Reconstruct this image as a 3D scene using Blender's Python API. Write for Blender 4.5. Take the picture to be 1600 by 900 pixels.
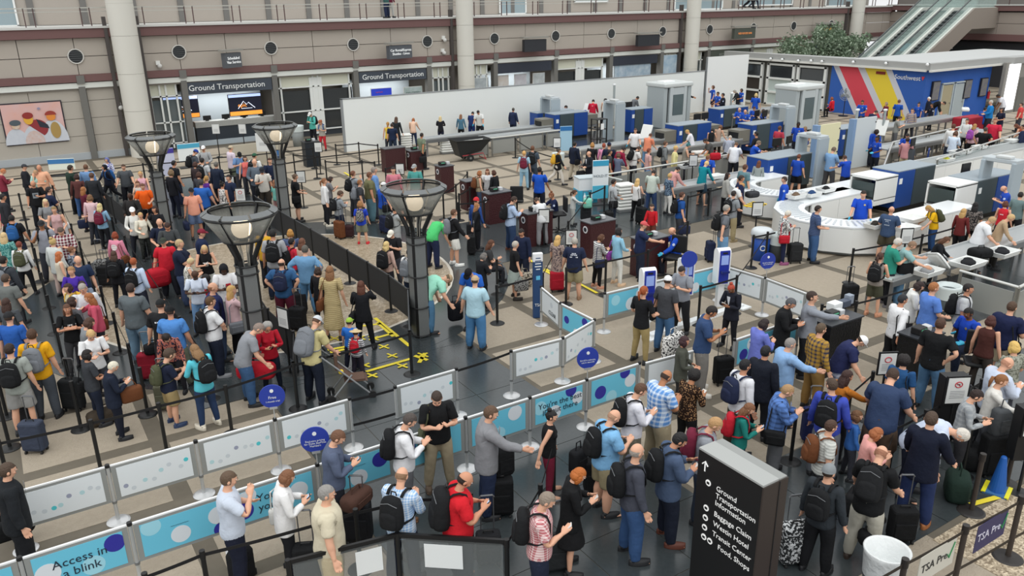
import bpy, bmesh, math, random
import numpy as np
from mathutils import Matrix, Vector
for _o in list(bpy.data.objects): bpy.data.objects.remove(_o)
SC = bpy.context.scene; COL = SC.collection; PI = math.pi
# ---------------- camera, sky, light, exposure ----------------
F_PX, PITCH, ROLL, AZ, CAM_H = 1253.7, math.radians(19.895), math.radians(-0.708), math.radians(57.553), 7.44
_fw = np.array([math.cos(AZ)*math.cos(PITCH), math.sin(AZ)*math.cos(PITCH), -math.sin(PITCH)])
_rt = np.array([math.sin(AZ), -math.cos(AZ), 0.]); _up = np.cross(_rt, _fw)
RT = _rt*math.cos(ROLL)+_up*math.sin(ROLL); UP = -_rt*math.sin(ROLL)+_up*math.cos(ROLL)
CM = np.array([RT, -UP, _fw])
cam = bpy.data.cameras.new('camera'); cam.sensor_width = 36; cam.lens = 36*F_PX/1600; cam.clip_end = 400
camo = bpy.data.objects.new('camera', cam); COL.objects.link(camo); SC.camera = camo
camo.matrix_world = Matrix(((RT[0], UP[0], -_fw[0], 0), (RT[1], UP[1], -_fw[1], 0), (RT[2], UP[2], -_fw[2], CAM_H), (0, 0, 0, 1)))
SC.view_settings.view_transform = 'Standard'; SC.view_settings.look = 'None'; SC.view_settings.gamma = 1.0
SC.view_settings.exposure = 0.36; SC.view_settings.use_curve_mapping = False
W = bpy.data.worlds.new('skylit_roof'); SC.world = W; W.use_nodes = True
_n = W.node_tree.nodes; _l = W.node_tree.links
_bg = _n['Background']; _tc = _n.new('ShaderNodeTexCoord'); _sx = _n.new('ShaderNodeSeparateXYZ'); _cr = _n.new('ShaderNodeValToRGB')
_cr.color_ramp.elements[0].position = 0.0; _cr.color_ramp.elements[0].color = (.70, .71, .72, 1)
_cr.color_ramp.elements[1].position = 0.8; _cr.color_ramp.elements[1].color = (.98, 1, 1.0, 1)
_l.new(_tc.outputs['Generated'], _sx.inputs[0]); _l.new(_sx.outputs['Z'], _cr.inputs[0]); _l.new(_cr.outputs[0], _bg.inputs[0])
_bg.inputs[1].default_value = 1.0
_s = bpy.data.lights.new('roof_daylight', 'SUN'); _s.energy = 0.9; _s.angle = math.radians(70); _s.color = (1, .99, .97)
_so = bpy.data.objects.new('roof_daylight', _s); COL.objects.link(_so); _so.rotation_euler = (math.radians(24), math.radians(-14), 0)

def pj(x, y, z=0):
    v = CM @ (np.array([x, y, z])-[0, 0, CAM_H]); return 800+F_PX*v[0]/v[2], 450+F_PX*v[1]/v[2]
def _ray(x, y): return CM.T @ np.array([x-800, y-450, F_PX])
def G(x, y, z=0.0):
    d = _ray(x, y); t = (z-CAM_H)/d[2]; return (t*d[0], t*d[1])
def GY(x, y, Yv):
    d = _ray(x, y); t = Yv/d[1]; return (t*d[0], CAM_H+t*d[2])
def GX(x, y, Xv):
    d = _ray(x, y); t = Xv/d[0]; return (t*d[1], CAM_H+t*d[2])
rnd = random.Random(7)
ORD = ['first', 'second', 'third', 'fourth', 'fifth', 'sixth', 'seventh', 'eighth', 'ninth', 'tenth', 'eleventh', 'twelfth', 'thirteenth']

# ---------------- materials ----------------
def lin(h):
    if len(h) == 3: h = ''.join(c*2 for c in h)
    o = []
    for i in (0, 2, 4):
        c = int(h[i:i+2], 16)/255; o.append(c/12.92 if c <= .04045 else ((c+.055)/1.055)**2.4)
    return (*o, 1)
_mc = {}
def M(col, rough=.6, metal=0, pat=None, c2='fff', sc=1.0, emit=0, bump=0, alpha=1, spec=.4):
    k = (col, rough, metal, pat, c2, sc, emit, bump, alpha, spec)
    if k in _mc: return _mc[k]
    m = bpy.data.materials.new('mat_'+col+('_'+pat if pat else '')); m.use_nodes = True
    N = m.node_tree.nodes; L = m.node_tree.links; b = N['Principled BSDF']
    b.inputs['Base Color'].default_value = lin(col); b.inputs['Roughness'].default_value = rough; b.inputs['Metallic'].default_value = metal
    b.inputs['Specular IOR Level'].default_value = spec
    if emit: b.inputs['Emission Color'].default_value = lin(col); b.inputs['Emission Strength'].default_value = emit
    if alpha < 1: b.inputs['Alpha'].default_value = alpha
    tc = N.new('ShaderNodeTexCoord')
    def mp(s, src='Object'):
        n = N.new('ShaderNodeMapping'); n.inputs['Scale'].default_value = s; L.new(tc.outputs[src], n.inputs[0]); return n
    def mix(fac, a, c):
        n = N.new('ShaderNodeMix'); n.data_type = 'RGBA'; n.inputs[6].default_value = lin(a) if isinstance(a, str) else (0, 0, 0, 1); n.inputs[7].default_value = lin(c)
        if not isinstance(a, str): L.new(a, n.inputs[6])
        L.new(fac, n.inputs[0]); return n.outputs[2]
    def th(v, t):
        n = N.new('ShaderNodeMath'); n.operation = 'GREATER_THAN'; n.inputs[1].default_value = t; L.new(v, n.inputs[0]); return n.outputs[0]
    out = None
    if pat in ('P', 'C', 'S', 'V'):
        def wave(ax, s):
            w = N.new('ShaderNodeTexWave'); w.bands_direction = ax; w.inputs['Scale'].default_value = s; L.new(tc.outputs['Object'], w.inputs['Vector']); return th(w.outputs['Fac'], .62)
        if pat == 'S': out = mix(wave('Z', 7*sc), col, c2)
        elif pat == 'V': out = mix(wave('X', 9*sc), col, c2)
        else:
            s = 4*sc if pat == 'P' else 9*sc
            a = wave('Z', s); c = wave('X', s); ad = N.new('ShaderNodeMath'); ad.operation = 'ADD'; L.new(a, ad.inputs[0]); L.new(c, ad.inputs[1])
            ml = N.new('ShaderNodeMath'); ml.operation = 'MULTIPLY'; ml.inputs[1].default_value = .5; L.new(ad.outputs[0], ml.inputs[0]); out = mix(ml.outputs[0], col, c2)
    elif pat in ('F', 'L'):
        v = N.new('ShaderNodeTexNoise' if pat == 'F' else 'ShaderNodeTexVoronoi'); v.inputs['Scale'].default_value = (26 if pat == 'F' else 34)*sc; L.new(tc.outputs['Object'], v.inputs['Vector'])
        out = mix(th(v.outputs[0], .53 if pat == 'F' else .36), col, c2)
    elif pat == 'N':      # soft natural variation of the thing's own colour
        v = N.new('ShaderNodeTexNoise'); v.inputs['Scale'].default_value = 3*sc; v.inputs['Detail'].default_value = 6; L.new(tc.outputs['Object'], v.inputs['Vector'])
        out = mix(v.outputs[0], col, c2)
    elif pat == 'T':      # terrazzo or pebble speckle
        v = N.new('ShaderNodeTexVoronoi'); v.inputs['Scale'].default_value = 22*sc; v.inputs['Randomness'].default_value = 1; L.new(tc.outputs['Object'], v.inputs['Vector'])
        sp = N.new('ShaderNodeSeparateColor'); L.new(v.outputs['Color'], sp.inputs[0])
        v2 = N.new('ShaderNodeTexNoise'); v2.inputs['Scale'].default_value = 5*sc; L.new(tc.outputs['Object'], v2.inputs['Vector'])
        ad = N.new('ShaderNodeMath'); ad.operation = 'MULTIPLY'; L.new(sp.outputs[0], ad.inputs[0]); L.new(v2.outputs[0], ad.inputs[1])
        m2 = N.new('ShaderNodeMath'); m2.operation = 'MULTIPLY'; m2.inputs[1].default_value = 1.7; L.new(ad.outputs[0], m2.inputs[0]); out = mix(m2.outputs[0], col, c2)
    if out is not None: L.new(out, b.inputs['Base Color'])
    if bump:
        v = N.new('ShaderNodeTexNoise'); v.inputs['Scale'].default_value = bump; v.inputs['Detail'].default_value = 3; L.new(tc.outputs['Object'], v.inputs['Vector'])
        bn = N.new('ShaderNodeBump'); bn.inputs['Strength'].default_value = .55; bn.inputs['Distance'].default_value = .035; L.new(v.outputs[0], bn.inputs['Height']); L.new(bn.outputs[0], b.inputs['Normal'])
    m.diffuse_color = lin(col); _mc[k] = m; return m
def CLOTH(s, rough=.85):
    p = s.split('+'); return M(p[0], rough, pat=p[1] if len(p) > 1 else None, c2=p[2] if len(p) > 2 else 'fff', bump=9, spec=.2)
METAL = M('b8babb', .35, .8); STEEL = M('8f9294', .4, .7); BLK = M('1b1b1c', .5); BLKM = M('222324', .42, .2); WHT = M('e9ecec', .5); RUB = M('202020', .7); DGREY = M('3b3e40', .5); SILV = M('c9cccd', .35, .55)

# ---------------- mesh helpers ----------------
class MB:
    def __init__(s): s.v = []; s.f = []; s.mi = []; s.sm = []; s.cur = 0; s.smooth = False
    def _add(s, vs, fs, T=None):
        o = len(s.v)
        if T is not None: vs = [tuple(T @ Vector(v)) for v in vs]
        s.v += [tuple(v) for v in vs]; s.f += [tuple(i+o for i in f) for f in fs]; s.mi += [s.cur]*len(fs); s.sm += [s.smooth]*len(fs); return s
    def box(s, cx, cy, cz, sx, sy, sz, rz=0, T=None, tx=1.0, ty=1.0):
        c, n = math.cos(rz), math.sin(rz); vs = []
        for k, (a, b, d) in enumerate(((-1,-1,-1),(1,-1,-1),(1,1,-1),(-1,1,-1),(-1,-1,1),(1,-1,1),(1,1,1),(-1,1,1))):
            x, y = a*sx/2*(tx if d > 0 else 1), b*sy/2*(ty if d > 0 else 1); vs.append((cx+x*c-y*n, cy+x*n+y*c, cz+d*sz/2))
        return s._add(vs, [(0,3,2,1),(4,5,6,7),(0,1,5,4),(1,2,6,5),(2,3,7,6),(3,0,4,7)], T)
    def rbox(s, cx, cy, cz, sx, sy, sz, r=.04, T=None, n=3):   # box with rounded vertical edges and softened top and bottom
        prof = [(-sz/2, r*.7), (-sz/2+r*.35, r*.2), (-sz/2+r*.9, 0), (sz/2-r*.9, 0), (sz/2-r*.35, r*.2), (sz/2, r*.7)]; rings = []
        for z, ins in prof:
            ring = []; hx, hy = sx/2-ins, sy/2-ins; rr = min(r, hx*.9, hy*.9)
            for qx, qy, a0 in ((1,1,0),(-1,1,PI/2),(-1,-1,PI),(1,-1,1.5*PI)):
                for i in range(n):
                    a = a0+PI/2*i/(n-1); ring.append((cx+qx*(hx-rr)+rr*math.cos(a), cy+qy*(hy-rr)+rr*math.sin(a), cz+z))
            rings.append(ring)
        return s.loft(rings, T=T)
    def loft(s, rings, cap=True, T=None):
        n = len(rings[0]); vs = [p for r in rings for p in r]; fs = []
        for i in range(len(rings)-1):
            for j in range(n):
                fs.append((i*n+j, i*n+(j+1) % n, (i+1)*n+(j+1) % n, (i+1)*n+j))
        if cap: fs.append(tuple(range(n-1, -1, -1))); fs.append(tuple(range((len(rings)-1)*n, len(rings)*n)))
        return s._add(vs, fs, T)
    def lathe(s, prof, cx=0, cy=0, n=16, T=None, cap=True):
        return s.loft([[(cx+r*math.cos(2*PI*j/n), cy+r*math.sin(2*PI*j/n), z) for j in range(n)] for r, z in prof], cap, T)
    def cyl(s, cx, cy, z0, z1, r, n=12, r2=None, T=None): return s.lathe([(r, z0), (r if r2 is None else r2, z1)], cx, cy, n, T)
    def tube(s, pts, r, n=8, flat=1.0, closed=False):
        P = [Vector(p) for p in pts]; rings = []; rr = r if hasattr(r, '__len__') else [r]*len(P)
        for i, p in enumerate(P):
            if closed: t = (P[(i+1) % len(P)]-P[i-1]).normalized()
            else: t = (P[min(i+1, len(P)-1)]-P[max(i-1, 0)]).normalized()
            u = Vector((0, 0, 1)) if abs(t.z) < .9 else Vector((0, 1, 0)); a = t.cross(u).normalized(); b = a.cross(t).normalized()
            rings.append([tuple(p+a*(rr[i]*math.cos(2*PI*j/n))+b*(rr[i]*flat*math.sin(2*PI*j/n))) for j in range(n)])
        if closed: rings.append(rings[0])
        return s.loft(rings, not closed)
    def sph(s, cx, cy, cz, rx, ry=None, rz=None, n=12, m=8, T=None):
        ry = rx if ry is None else ry; rz = rx if rz is None else rz
        return s.loft([[(cx+rx*math.sin(a)*math.cos(2*PI*j/n), cy+ry*math.sin(a)*math.sin(2*PI*j/n), cz-rz*math.cos(a)) for j in range(n)] for a in [max(.02, min(PI-.02, PI*i/m)) for i in range(m+1)]], T=T)
    def quad(s, a, b, c, d): return s._add([a, b, c, d], [(0, 1, 2, 3)])
    def prism(s, poly, z0, z1, T=None):
        n = len(poly); vs = [(x, y, z0) for x, y in poly]+[(x, y, z1) for x, y in poly]
        return s._add(vs, [tuple(range(n-1, -1, -1)), tuple(range(n, 2*n))]+[(i, (i+1) % n, n+(i+1) % n, n+i) for i in range(n)], T)
    def mesh(s, name, mats):
        me = bpy.data.meshes.new(name); me.from_pydata(s.v, [], s.f)
        for m in (mats if isinstance(mats, (list, tuple)) else [mats]): me.materials.append(m)
        if any(s.mi): me.polygons.foreach_set('material_index', s.mi)
        if any(s.sm): me.polygons.foreach_set('use_smooth', s.sm)
        me.update(); return me
def link(name, me, parent=None, loc=(0, 0, 0), rz=0):
    o = bpy.data.objects.new(name, me); COL.objects.link(o); o.location = loc; o.rotation_euler[2] = rz
    if parent is not None: o.parent = parent
    return o
def part(name, mb, mat, parent=None, loc=(0, 0, 0), rz=0): return link(name, mb.mesh(name, mat), parent, loc, rz)
def tag(o, label, cat, group=None):
    o['label'] = label; o['category'] = cat
    if group: o['group'] = group
    return o
def thing(name, label, cat, loc=(0, 0, 0), rz=0, group=None):
    o = bpy.data.objects.new(name, None); o.empty_display_size = .1; COL.objects.link(o); o.location = loc; o.rotation_euler[2] = rz
    return tag(o, label, cat, group)
def struct(name, mb, mat, loc=(0, 0, 0)):
    o = part(name, mb, mat, None, loc); o['kind'] = 'structure'; return o
_protos = {}
def inst(key, build, name, label, cat, loc, rz=0, group=None):
    """first call builds the parts, later calls copy them"""
    o = thing(name, label, cat, loc, rz, group)
    if key not in _protos:
        build(o); ch = list(o.children); _protos[key] = [(c, list(c.children)) for c in ch]
    else:
        for c, gs in _protos[key]:
            d = c.copy(); COL.objects.link(d); d.parent = o
            for g in gs: e = g.copy(); COL.objects.link(e); e.parent = d
    return o
def text(s, size, mat, parent, T, name='lettering', align='CENTER', ext=.002, sp=1.0):
    cu = bpy.data.curves.new(name, 'FONT'); cu.body = s; cu.size = size; cu.align_x = align; cu.align_y = 'CENTER'; cu.extrude = ext; cu.resolution_u = 2; cu.space_line = sp
    o = bpy.data.objects.new(name, cu); me = bpy.data.meshes.new_from_object(o); bpy.data.objects.remove(o); me.materials.clear(); me.materials.append(mat)
    o = link(name, me, parent); o.matrix_basis = T; return o
def TX(x, y, z, rx=90, rz=0): return Matrix.Translation((x, y, z)) @ Matrix.Rotation(math.radians(rz), 4, 'Z') @ Matrix.Rotation(math.radians(rx), 4, 'X')
# ---------------- the floor ----------------
mb = MB(); mb.box(33, 22, -.15, 86, 62, .3); floor = struct('floor', mb, M('5c554a', .7, pat='N', c2='6b6457', sc=2))
SP, PX, PY = 2.45, 1.42, 12.72
def yb(k): return 11.9+2.213*k if k <= 4 else 11.9+2.213*k
tileM = M('978c7c', .75, pat='N', c2='a79c8b', sc=3, bump=30)
GRAN = M('33383a', .22, pat='N', c2='3f4547', sc=6, spec=.5)
tiles = []
for i in range(-3, 32):
    for j in range(-5, 16):
        x0, y0 = 1.55+2.26*i, 12.05+2.213*j; x1, y1 = x0+1.96, y0+1.92
        cx, cy = (x0+x1)/2, (y0+y1)/2
        if 3.6 < cx < 8.2 and cy < 24 or (19.4 < cy < 24.0 and cx < 22): continue
        if 5.0 < cy < 7.5 or cy < 5.0 and cx > 10.4: continue
        if cy > 45.5 or cy < 1 or cx < -5: continue
        px, py = pj(cx, cy)
        if not (-80 < px < 1700 and py < 960): continue
        tiles.append((math.hypot(cx, cy), cx, cy))
tiles.sort(); far = MB()
_tm = MB().box(0, 0, .002, 1.96, 1.92, .006).mesh('carpet_tile', tileM)
for k, (d, cx, cy) in enumerate(tiles):
    if k < 240: link('carpet_tile', _tm, floor, (cx, cy, 0))
    else: far.box(cx, cy, .002, 1.96, 1.92, .006)
o = part('carpet_tile', far, tileM, floor); o['kind'] = 'stuff'
# granite walkways made of slabs with thin joints
gs = {}
def slabs(x0, x1, y0, y1, s, mat, z=.01, skip=None):
    nx, ny = max(1, round((x1-x0)/s)), max(1, round((y1-y0)/s)); dx, dy = (x1-x0)/nx, (y1-y0)/ny
    key = (round(dx, 3), round(dy, 3), mat.name, z)
    if key not in gs: gs[key] = MB().box(0, 0, z/2, dx-.012, dy-.012, z).mesh('granite_slab', mat)
    for i in range(nx):
        for j in range(ny):
            cx, cy = x0+(i+.5)*dx, y0+(j+.5)*dy; px, py = pj(cx, cy)
            if -250 < px < 1900 and py < 1400 and not (skip and skip(cx, cy)): link('granite_slab', gs[key], floor, (cx, cy, 0))
inC = lambda x, y: math.hypot(x-5.8, y-21.4) < 5.2
slabs(3.55, 8.22, 1.5, 14.9, 1.17, GRAN); slabs(3.55, 8.22, 14.9, 38, 2.3, GRAN, skip=inC)
slabs(8.22, 24.5, 19.35, 24.0, 2.33, GRAN, skip=inC); slabs(2.3, 3.55, 14.9, 38, 1.8, GRAN, z=.02); slabs(-4.6, 3.55, 19.35, 24.0, 2.33, GRAN, skip=inC)
slabs(8.22, 20.0, 5.0, 7.6, 1.3, GRAN); slabs(24.5, 34, 33.2, 37.5, 2.15, GRAN); slabs(18.5, 30, 9.0, 11.2, 2.2, GRAN)
PEB = M('7a6b56', .6, pat='T', c2='d6c6ac', sc=1.6, bump=30)
slabs(10.25, 18, 1.0, 4.9, 1.3, PEB, z=.012)
n = 48
ring = lambda r0, r1, z: (lambda m: [m.prism([(5.8+r0*math.cos(a), 21.4+r0*math.sin(a)), (5.8+r1*math.cos(a), 21.4+r1*math.sin(a)), (5.8+r1*math.cos(b), 21.4+r1*math.sin(b)), (5.8+r0*math.cos(b), 21.4+r0*math.sin(b))], 0, z) for a, b in [(2*PI*i/n, 2*PI*(i+1)/n) for i in range(n)]] and m)(MB())
part('granite_ring', ring(4.95, 6.5, .014), GRAN, floor); part('trim_ring', ring(4.87, 4.95, .017), M('c8c2b6', .4), floor)
part('terrazzo_disc', ring(.3, 4.87, .016), M('85765f', .35, pat='T', c2='b9ab96', sc=1.1), floor)
# yellow tape on the granite by the fence
tape = M('e3cf3a', .6)
def strip(name, a, b, w=.09, z=.022, mat=tape, par=None, lab=None):
    (x0, y0), (x1, y1) = G(*a), G(*b); L = math.hypot(x1-x0, y1-y0); m = MB(); m.box(0, 0, 0, L, w, .004)
    o = part(name, m, mat, floor, ((x0+x1)/2, (y0+y1)/2, z), math.atan2(y1-y0, x1-x0)); return o
for a, b in [((586, 498), (640, 542)), ((590, 505), (615, 527)), ((562, 511), (596, 507)), ((578, 532), (614, 522)), ((512, 548), (540, 543)), ((516, 552), (538, 547)), ((572, 582), (641, 562)), ((850, 423), (873, 436)), ((903, 443), (933, 459)), ((852, 421), (858, 425)), ((1516, 790), (1560, 778)), ((820, 403), (836, 412)), ((538, 270), (548, 276)), ((648, 557), (668, 564)), ((655, 568), (664, 553))]: strip('floor_tape', a, b)
for x, y in [(523, 530), (582, 588), (600, 543), (613, 557), (629, 573), (584, 530), (661, 556), (570, 572), (563, 529)]:
    strip('tape_cross', (x-8, y-3), (x+8, y+3), .05, .024); strip('tape_cross', (x-7, y+3), (x+7, y-3), .05, .026)

# ---------------- the far wall with its storefronts, facade, gallery ----------------
YW = 45.71; BAY = 4.782; V0 = 4.01
facM = M('a79f95', .8, pat='N', c2='aea69c', sc=.3); brown = M('6f5250', .7); pilM = M('6d6c68', .7); stripM = M('d5d8d2', .6); panM = M('a9a399', .8, pat='N', c2='b0aaa0', sc=.4)
mb = MB(); mb.box(32, YW+3.4, 6, 78, .3, 12); mb.box(32, YW+1.6, 3.5, 78, 3.3, .2); wall_back = struct('wall_back', mb, M('8f8a83', .8))
m = MB(); m.box(32, YW+.02, 3.79+.17, 76, .5, .34); part('cornice', m, brown, wall_back)
m = MB(); m.box(32, YW+.02, 3.62, 76, .36, .26); part('light_strip', m, stripM, wall_back)
m = MB(); m.box(32, YW+.02, 6.07, 76, .5, .44); part('cornice', m, brown, wall_back); m = MB(); m.box(32, YW+1.5, 6.33, 76, 3.6, .1); part('gallery_floor', m, M('c4c4c0', .7), wall_back)
pm = MB().box(0, 0, 0, BAY/2-.03, .3, .83).mesh('facade_panel', facM)
for i in range(-1, 31):
    for z in (4.55, 5.41): link('facade_panel', pm, wall_back, (V0-BAY*1.5+.6+BAY/2*i+.6, YW+.12, z))
def vent(o):
    m = MB(); m.lathe([(.36, 0), (.36, .05), (.31, .05), (.31, 0)], n=24, cap=False); c = part('vent_frame', m, M('c8c6c0', .5), o); c.rotation_euler[0] = PI/2
    m = MB(); m.cyl(0, 0, 0, .02, .32, 24); c = part('vent_core', m, M('26292b', .6), o); c.rotation_euler[0] = PI/2
    for z in (-.2, -.1, 0, .1, .2): m = MB(); m.box(0, -.03, z, 2*math.sqrt(.31**2-z*z), .02, .025); part('slat', m, M('55585a', .5), o)
for i in range(13):
    inst('vent', vent, 'round_vent', 'round louvred air vent on the upper wall, %s from the left' % ORD[i], 'vent', (V0+BAY*i, YW-.05, 5.0), 0, 'round vents along the upper wall')
# columns
for k, (x, r) in enumerate([(6.25, .62), (25.4, .52), (44.6, .52), (63.9, .52)]):
    m = MB(); m.smooth = True
    for a, b in [(0, 2.3), (2.31, 4.1), (4.11, 5.9), (5.91, 7.4), (7.41, 9.2)]: m.lathe([(r, a), (r, b)], n=28, cap=False)
    m.smooth = False; o = struct('column', m, M('cfcdc4', .5), (x, YW-.75, 0))
    m = MB(); m.box(-r-.12, .62, 3.4, .16, .3, 6.8); m.box(r+.12, .62, 3.4, .16, .3, 6.8); part('pilaster', m, M('4f4a48', .7), o)
# gallery railing and rear wall of gallery
rail = struct('trim_1', MB().box(32, YW-.1, 7.22, 76, .05, .05).box(32, YW-.1, 7.05, 76, .035, .035), M('b9b8b0', .4, .4))
m = MB()
for i in range(34): m.box(-5+2.39*i, YW-.1, 6.7, .045, .05, 1.05); m.box(-4.6+2.39*i, YW-.1, 6.7, .045, .05, 1.05)
part('rail_post', m, M('54403f', .5), rail)
m = MB(); m.box(32, YW+3.2, 9, 76, .1, 5.2); gw = struct('wall_gallery', m, M('aaa299', .8))
m = MB()
for i in range(31): m.box(-4.5+2.39*i, YW+3.12, 8.5, .3, .12, 5)
part('mullion', m, M('716f6c', .6), gw)
for k, (a, b, z0, z1) in enumerate([(-3, 2.0, 6.4, 9), (9.4, 11.4, 8.0, 10), (15, 17, 8.2, 10), (20.2, 22.4, 8.2, 10), (30.3, 32.4, 6.4, 9.5), (36.6, 39.6, 7.1, 9.5), (46.3, 51.5, 6.4, 9.5), (53.4, 60, 6.6, 9.5), (64.5, 69, 6.4, 9.5)]):
    w = struct('window_%d' % (k+1), MB().box((a+b)/2, YW+3.1, (z0+z1)/2, b-a, .06, z1-z0), M('8fa0a6', .15, spec=.8)); 
    m = MB(); m.box(a, YW+3.05, (z0+z1)/2, .09, .1, z1-z0); m.box(b, YW+3.05, (z0+z1)/2, .09, .1, z1-z0); m.box((a+b)/2, YW+3.05, z0, b-a+.09, .1, .09); m.box((a+b)/2, YW+3.05, z0+1.4, b-a+.09, .1, .05); part('window_frame', m, M('e4e6e4', .5), w)
# storefront bays, each between grey piers
pierx = [V0+BAY*i for i in range(14)]
m = MB()
for x in pierx: m.box(x, YW+.02, 1.78, .3, .4, 3.56); m.box(x, YW-.12, 3.9, .35, .3, .4)
part('pier', m, pilM, wall_back)
# solid panelled bays on the left
pw = MB().box(0, 0, 0, 2.3, .12, .83).mesh('wall_panel', panM)
for i, cx in enumerate([-4.2, -1.85, .5, 2.62+.2]):
    for j in range(4): link('wall_panel', pw, wall_back, (cx, YW+.08, .35+.42+.85*j-.03))
pw2 = MB().box(0, 0, 0, 1.5, .12, .83).mesh('wall_panel', panM)
for j in range(4): link('wall_panel', pw2, wall_back, (4.95, YW+.08, .35+.42+.85*j-.03))
struct('baseboard_back', MB().box(1, YW-.02, .17, 12, .16, .34), M('aab0b4', .4))
GLS = M('5f686b', .08, spec=.9); GLD = M('2c3033', .1, spec=.9); GW = M('dfe2df', .5)
def bay(x0, x1, kind, head='414852'):
    w = x1-x0; cx = (x0+x1)/2
    if 'g' in kind:       # glazed bay: upper blind, bars, dark room behind
        part('glass_pane', MB().box(cx, YW+.3, 1.3, w, .04, 2.6), GLS if 'd' not in kind else GLD, wall_back)
        part('blind', MB().box(cx, YW+.2, 3.15, w-.3, .05, .62), M('cfd0bf', .7), wall_back)
        m = MB()
        for z in (.35, 1.45, 2.8, 3.45): m.box(cx, YW+.15, z, w, .1, .07)
        for x in (x0+.2, cx-.15, cx+.15, x1-.2): m.box(x, YW+.15, 1.8, .09, .1, 3.4)
        if 'm' in kind: m.box(cx, YW+.16, 1.7, .75, .08, 3.2)
        part('mullion', m, GW, wall_back)
        part('base_panel', MB().box(cx, YW+.2, .2, w, .08, .4), M('34383e', .6), wall_back)
    else:
        part('sign_fascia', MB().box(cx, YW-.02, 3.12, w-.1, .2, .62), M(head, .6), wall_back)
        part('shop_interior', MB().box(cx, YW+2.6, 1.4, w, .1, 2.8), M('9aa3a8', .7), wall_back)
bay(6.9, 8.6, 'g'); bay(8.9, 13.45, 's'); bay(13.75, 18.2, 'gmd'); bay(18.5, 23.0, 's'); bay(23.3, 24.8, 'g'); bay(26, 27.6, 'gd'); bay(27.95, 32.4, 's', '2f3440'); bay(32.8, 37.1, 'gmd'); bay(37.45, 41.9, 's', '2f3440'); bay(42.2, 44, 'g'); bay(45.2, 46.7, 'g'); bay(47.1, 51.6, 's', '4a5048'); bay(52, 56.5, 'gm'); bay(57, 61, 's')
text('Ground Transportation', .42, WHT, wall_back, TX(11.0, YW-.14, 3.13), ext=.01); text('Ground Transportation', .42, WHT, wall_back, TX(20.75, YW-.14, 3.12), ext=.01)
for _x in (11.1, 20.7, 30.2, 39.6):      # the shops' own ceiling lights
    _a = bpy.data.lights.new('shop_light', 'AREA'); _a.shape = 'RECTANGLE'; _a.size = 3.6; _a.size_y = 1.0; _a.energy = 110
    _b = bpy.data.objects.new('shop_light', _a); COL.objects.link(_b); _b.location = (_x, YW+1.5, 2.75)
text('RED ROCKS BAR', .3, M('8d938c', .6), wall_back, TX(49.3, YW-.14, 3.1))
# counter and screens in the first shop, pictures in the others
def counter(x0, x1, y, lab):
    t = thing('service_counter', lab, 'counter', ((x0+x1)/2, y, 0)); w = x1-x0
    part('counter_front', MB().box(0, 0, .5, w, .5, 1.0), M('2c333b', .5), t); part('counter_top', MB().box(0, 0, 1.14, w+.05, .62, .3), M('a9aaa6', .5, pat='N', c2='8c8d89', sc=9), t)
    part('kick_plate', MB().box(0, -.27, .14, w, .04, .28), M('aab4ba', .4), t); return t
counter(9.2, 13.6, YW+.7, 'long dark counter with speckled top under the left hanging shop sign')
def screen(x, y, z, w, h, rows, label, name='wall_screen'):
    t = thing(name, label, 'screen', (x, y, z)); part('housing', MB().box(0, .05, 0, w+.06, .08, h+.06), BLK, t)
    zt = h/2
    for fr, c, e in rows: hh = h*fr; part('display', MB().box(0, 0, zt-hh/2, w, .03, hh), M(c, .4, emit=e), t); zt -= hh
    return t
for x in (8.75, 11.95):
    t = screen(x, YW+.35 if x > 9 else YW+1.2, 2.05, 1.75, 1.12, [(.13, 'a9bde8', .9), (.68, '14172a', .3), (.19, 'e08a35', .9)], 'wall screen with orange logo and white mountain line, %s' % ('right one over the counter' if x > 9 else 'left one behind the grey pier'))
    text('epic', .3, M('e8913a', .5, emit=.9), t, TX(-.18, -.03, -.02)); m = MB()
    m.tube([(-.42, -.03, -.2), (-.1, -.03, .19), (.06, -.03, 0), (.16, -.03, .12), (.5, -.03, -.2)], .018, 4); m.tube([(-.25, -.03, -.2), (.35, -.03, -.2)], .012, 4); part('logo', m, M('dfe6f5', .5, emit=.8), t)
for k, x in enumerate((9.9, 10.9, 11.9, 12.9)):
    t = thing('monitor', 'small black monitor on the speckled shop counter, %s from the left' % ORD[k], 'monitor', (x, YW+.75, 1.29), 0, 'monitors on the shop counter')
    part('display', MB().box(0, 0, .16, .42, .04, .24), BLK, t); part('stand', MB().box(0, .02, .03, .16, .14, .06), BLK, t)
PICS = [(20.0, 1.95, 1.3, .9, '2f48d8', 'bright blue poster with white lettering under the right shop sign'), (22.1, 1.9, 1.2, .9, '5f7f76', 'framed green logo poster with pale ground, right of the blue poster'),
 (28.6, 2.3, .9, .7, 'b39a86', 'leftmost of three photo prints behind the partition, brown street scene'), (30.0, 2.3, .9, .7, '9a8a98', 'middle one of three photo prints behind the partition, pinkish'), (31.4, 2.3, .9, .7, '6f7576', 'rightmost of three photo prints behind the partition, grey'),
 (26.8, 2.2, 1.1, .8, '66727a', 'grey landscape print beside the white column above the partition'), (39.6, 2.3, 3.4, 1.0, '3f78a0', 'wide blue seascape mural with clouds over the white partition'), (43.1, 2.5, 1.6, 1.6, '5f93b8', 'blue sky print in the narrow bay beside the column')]
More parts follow.
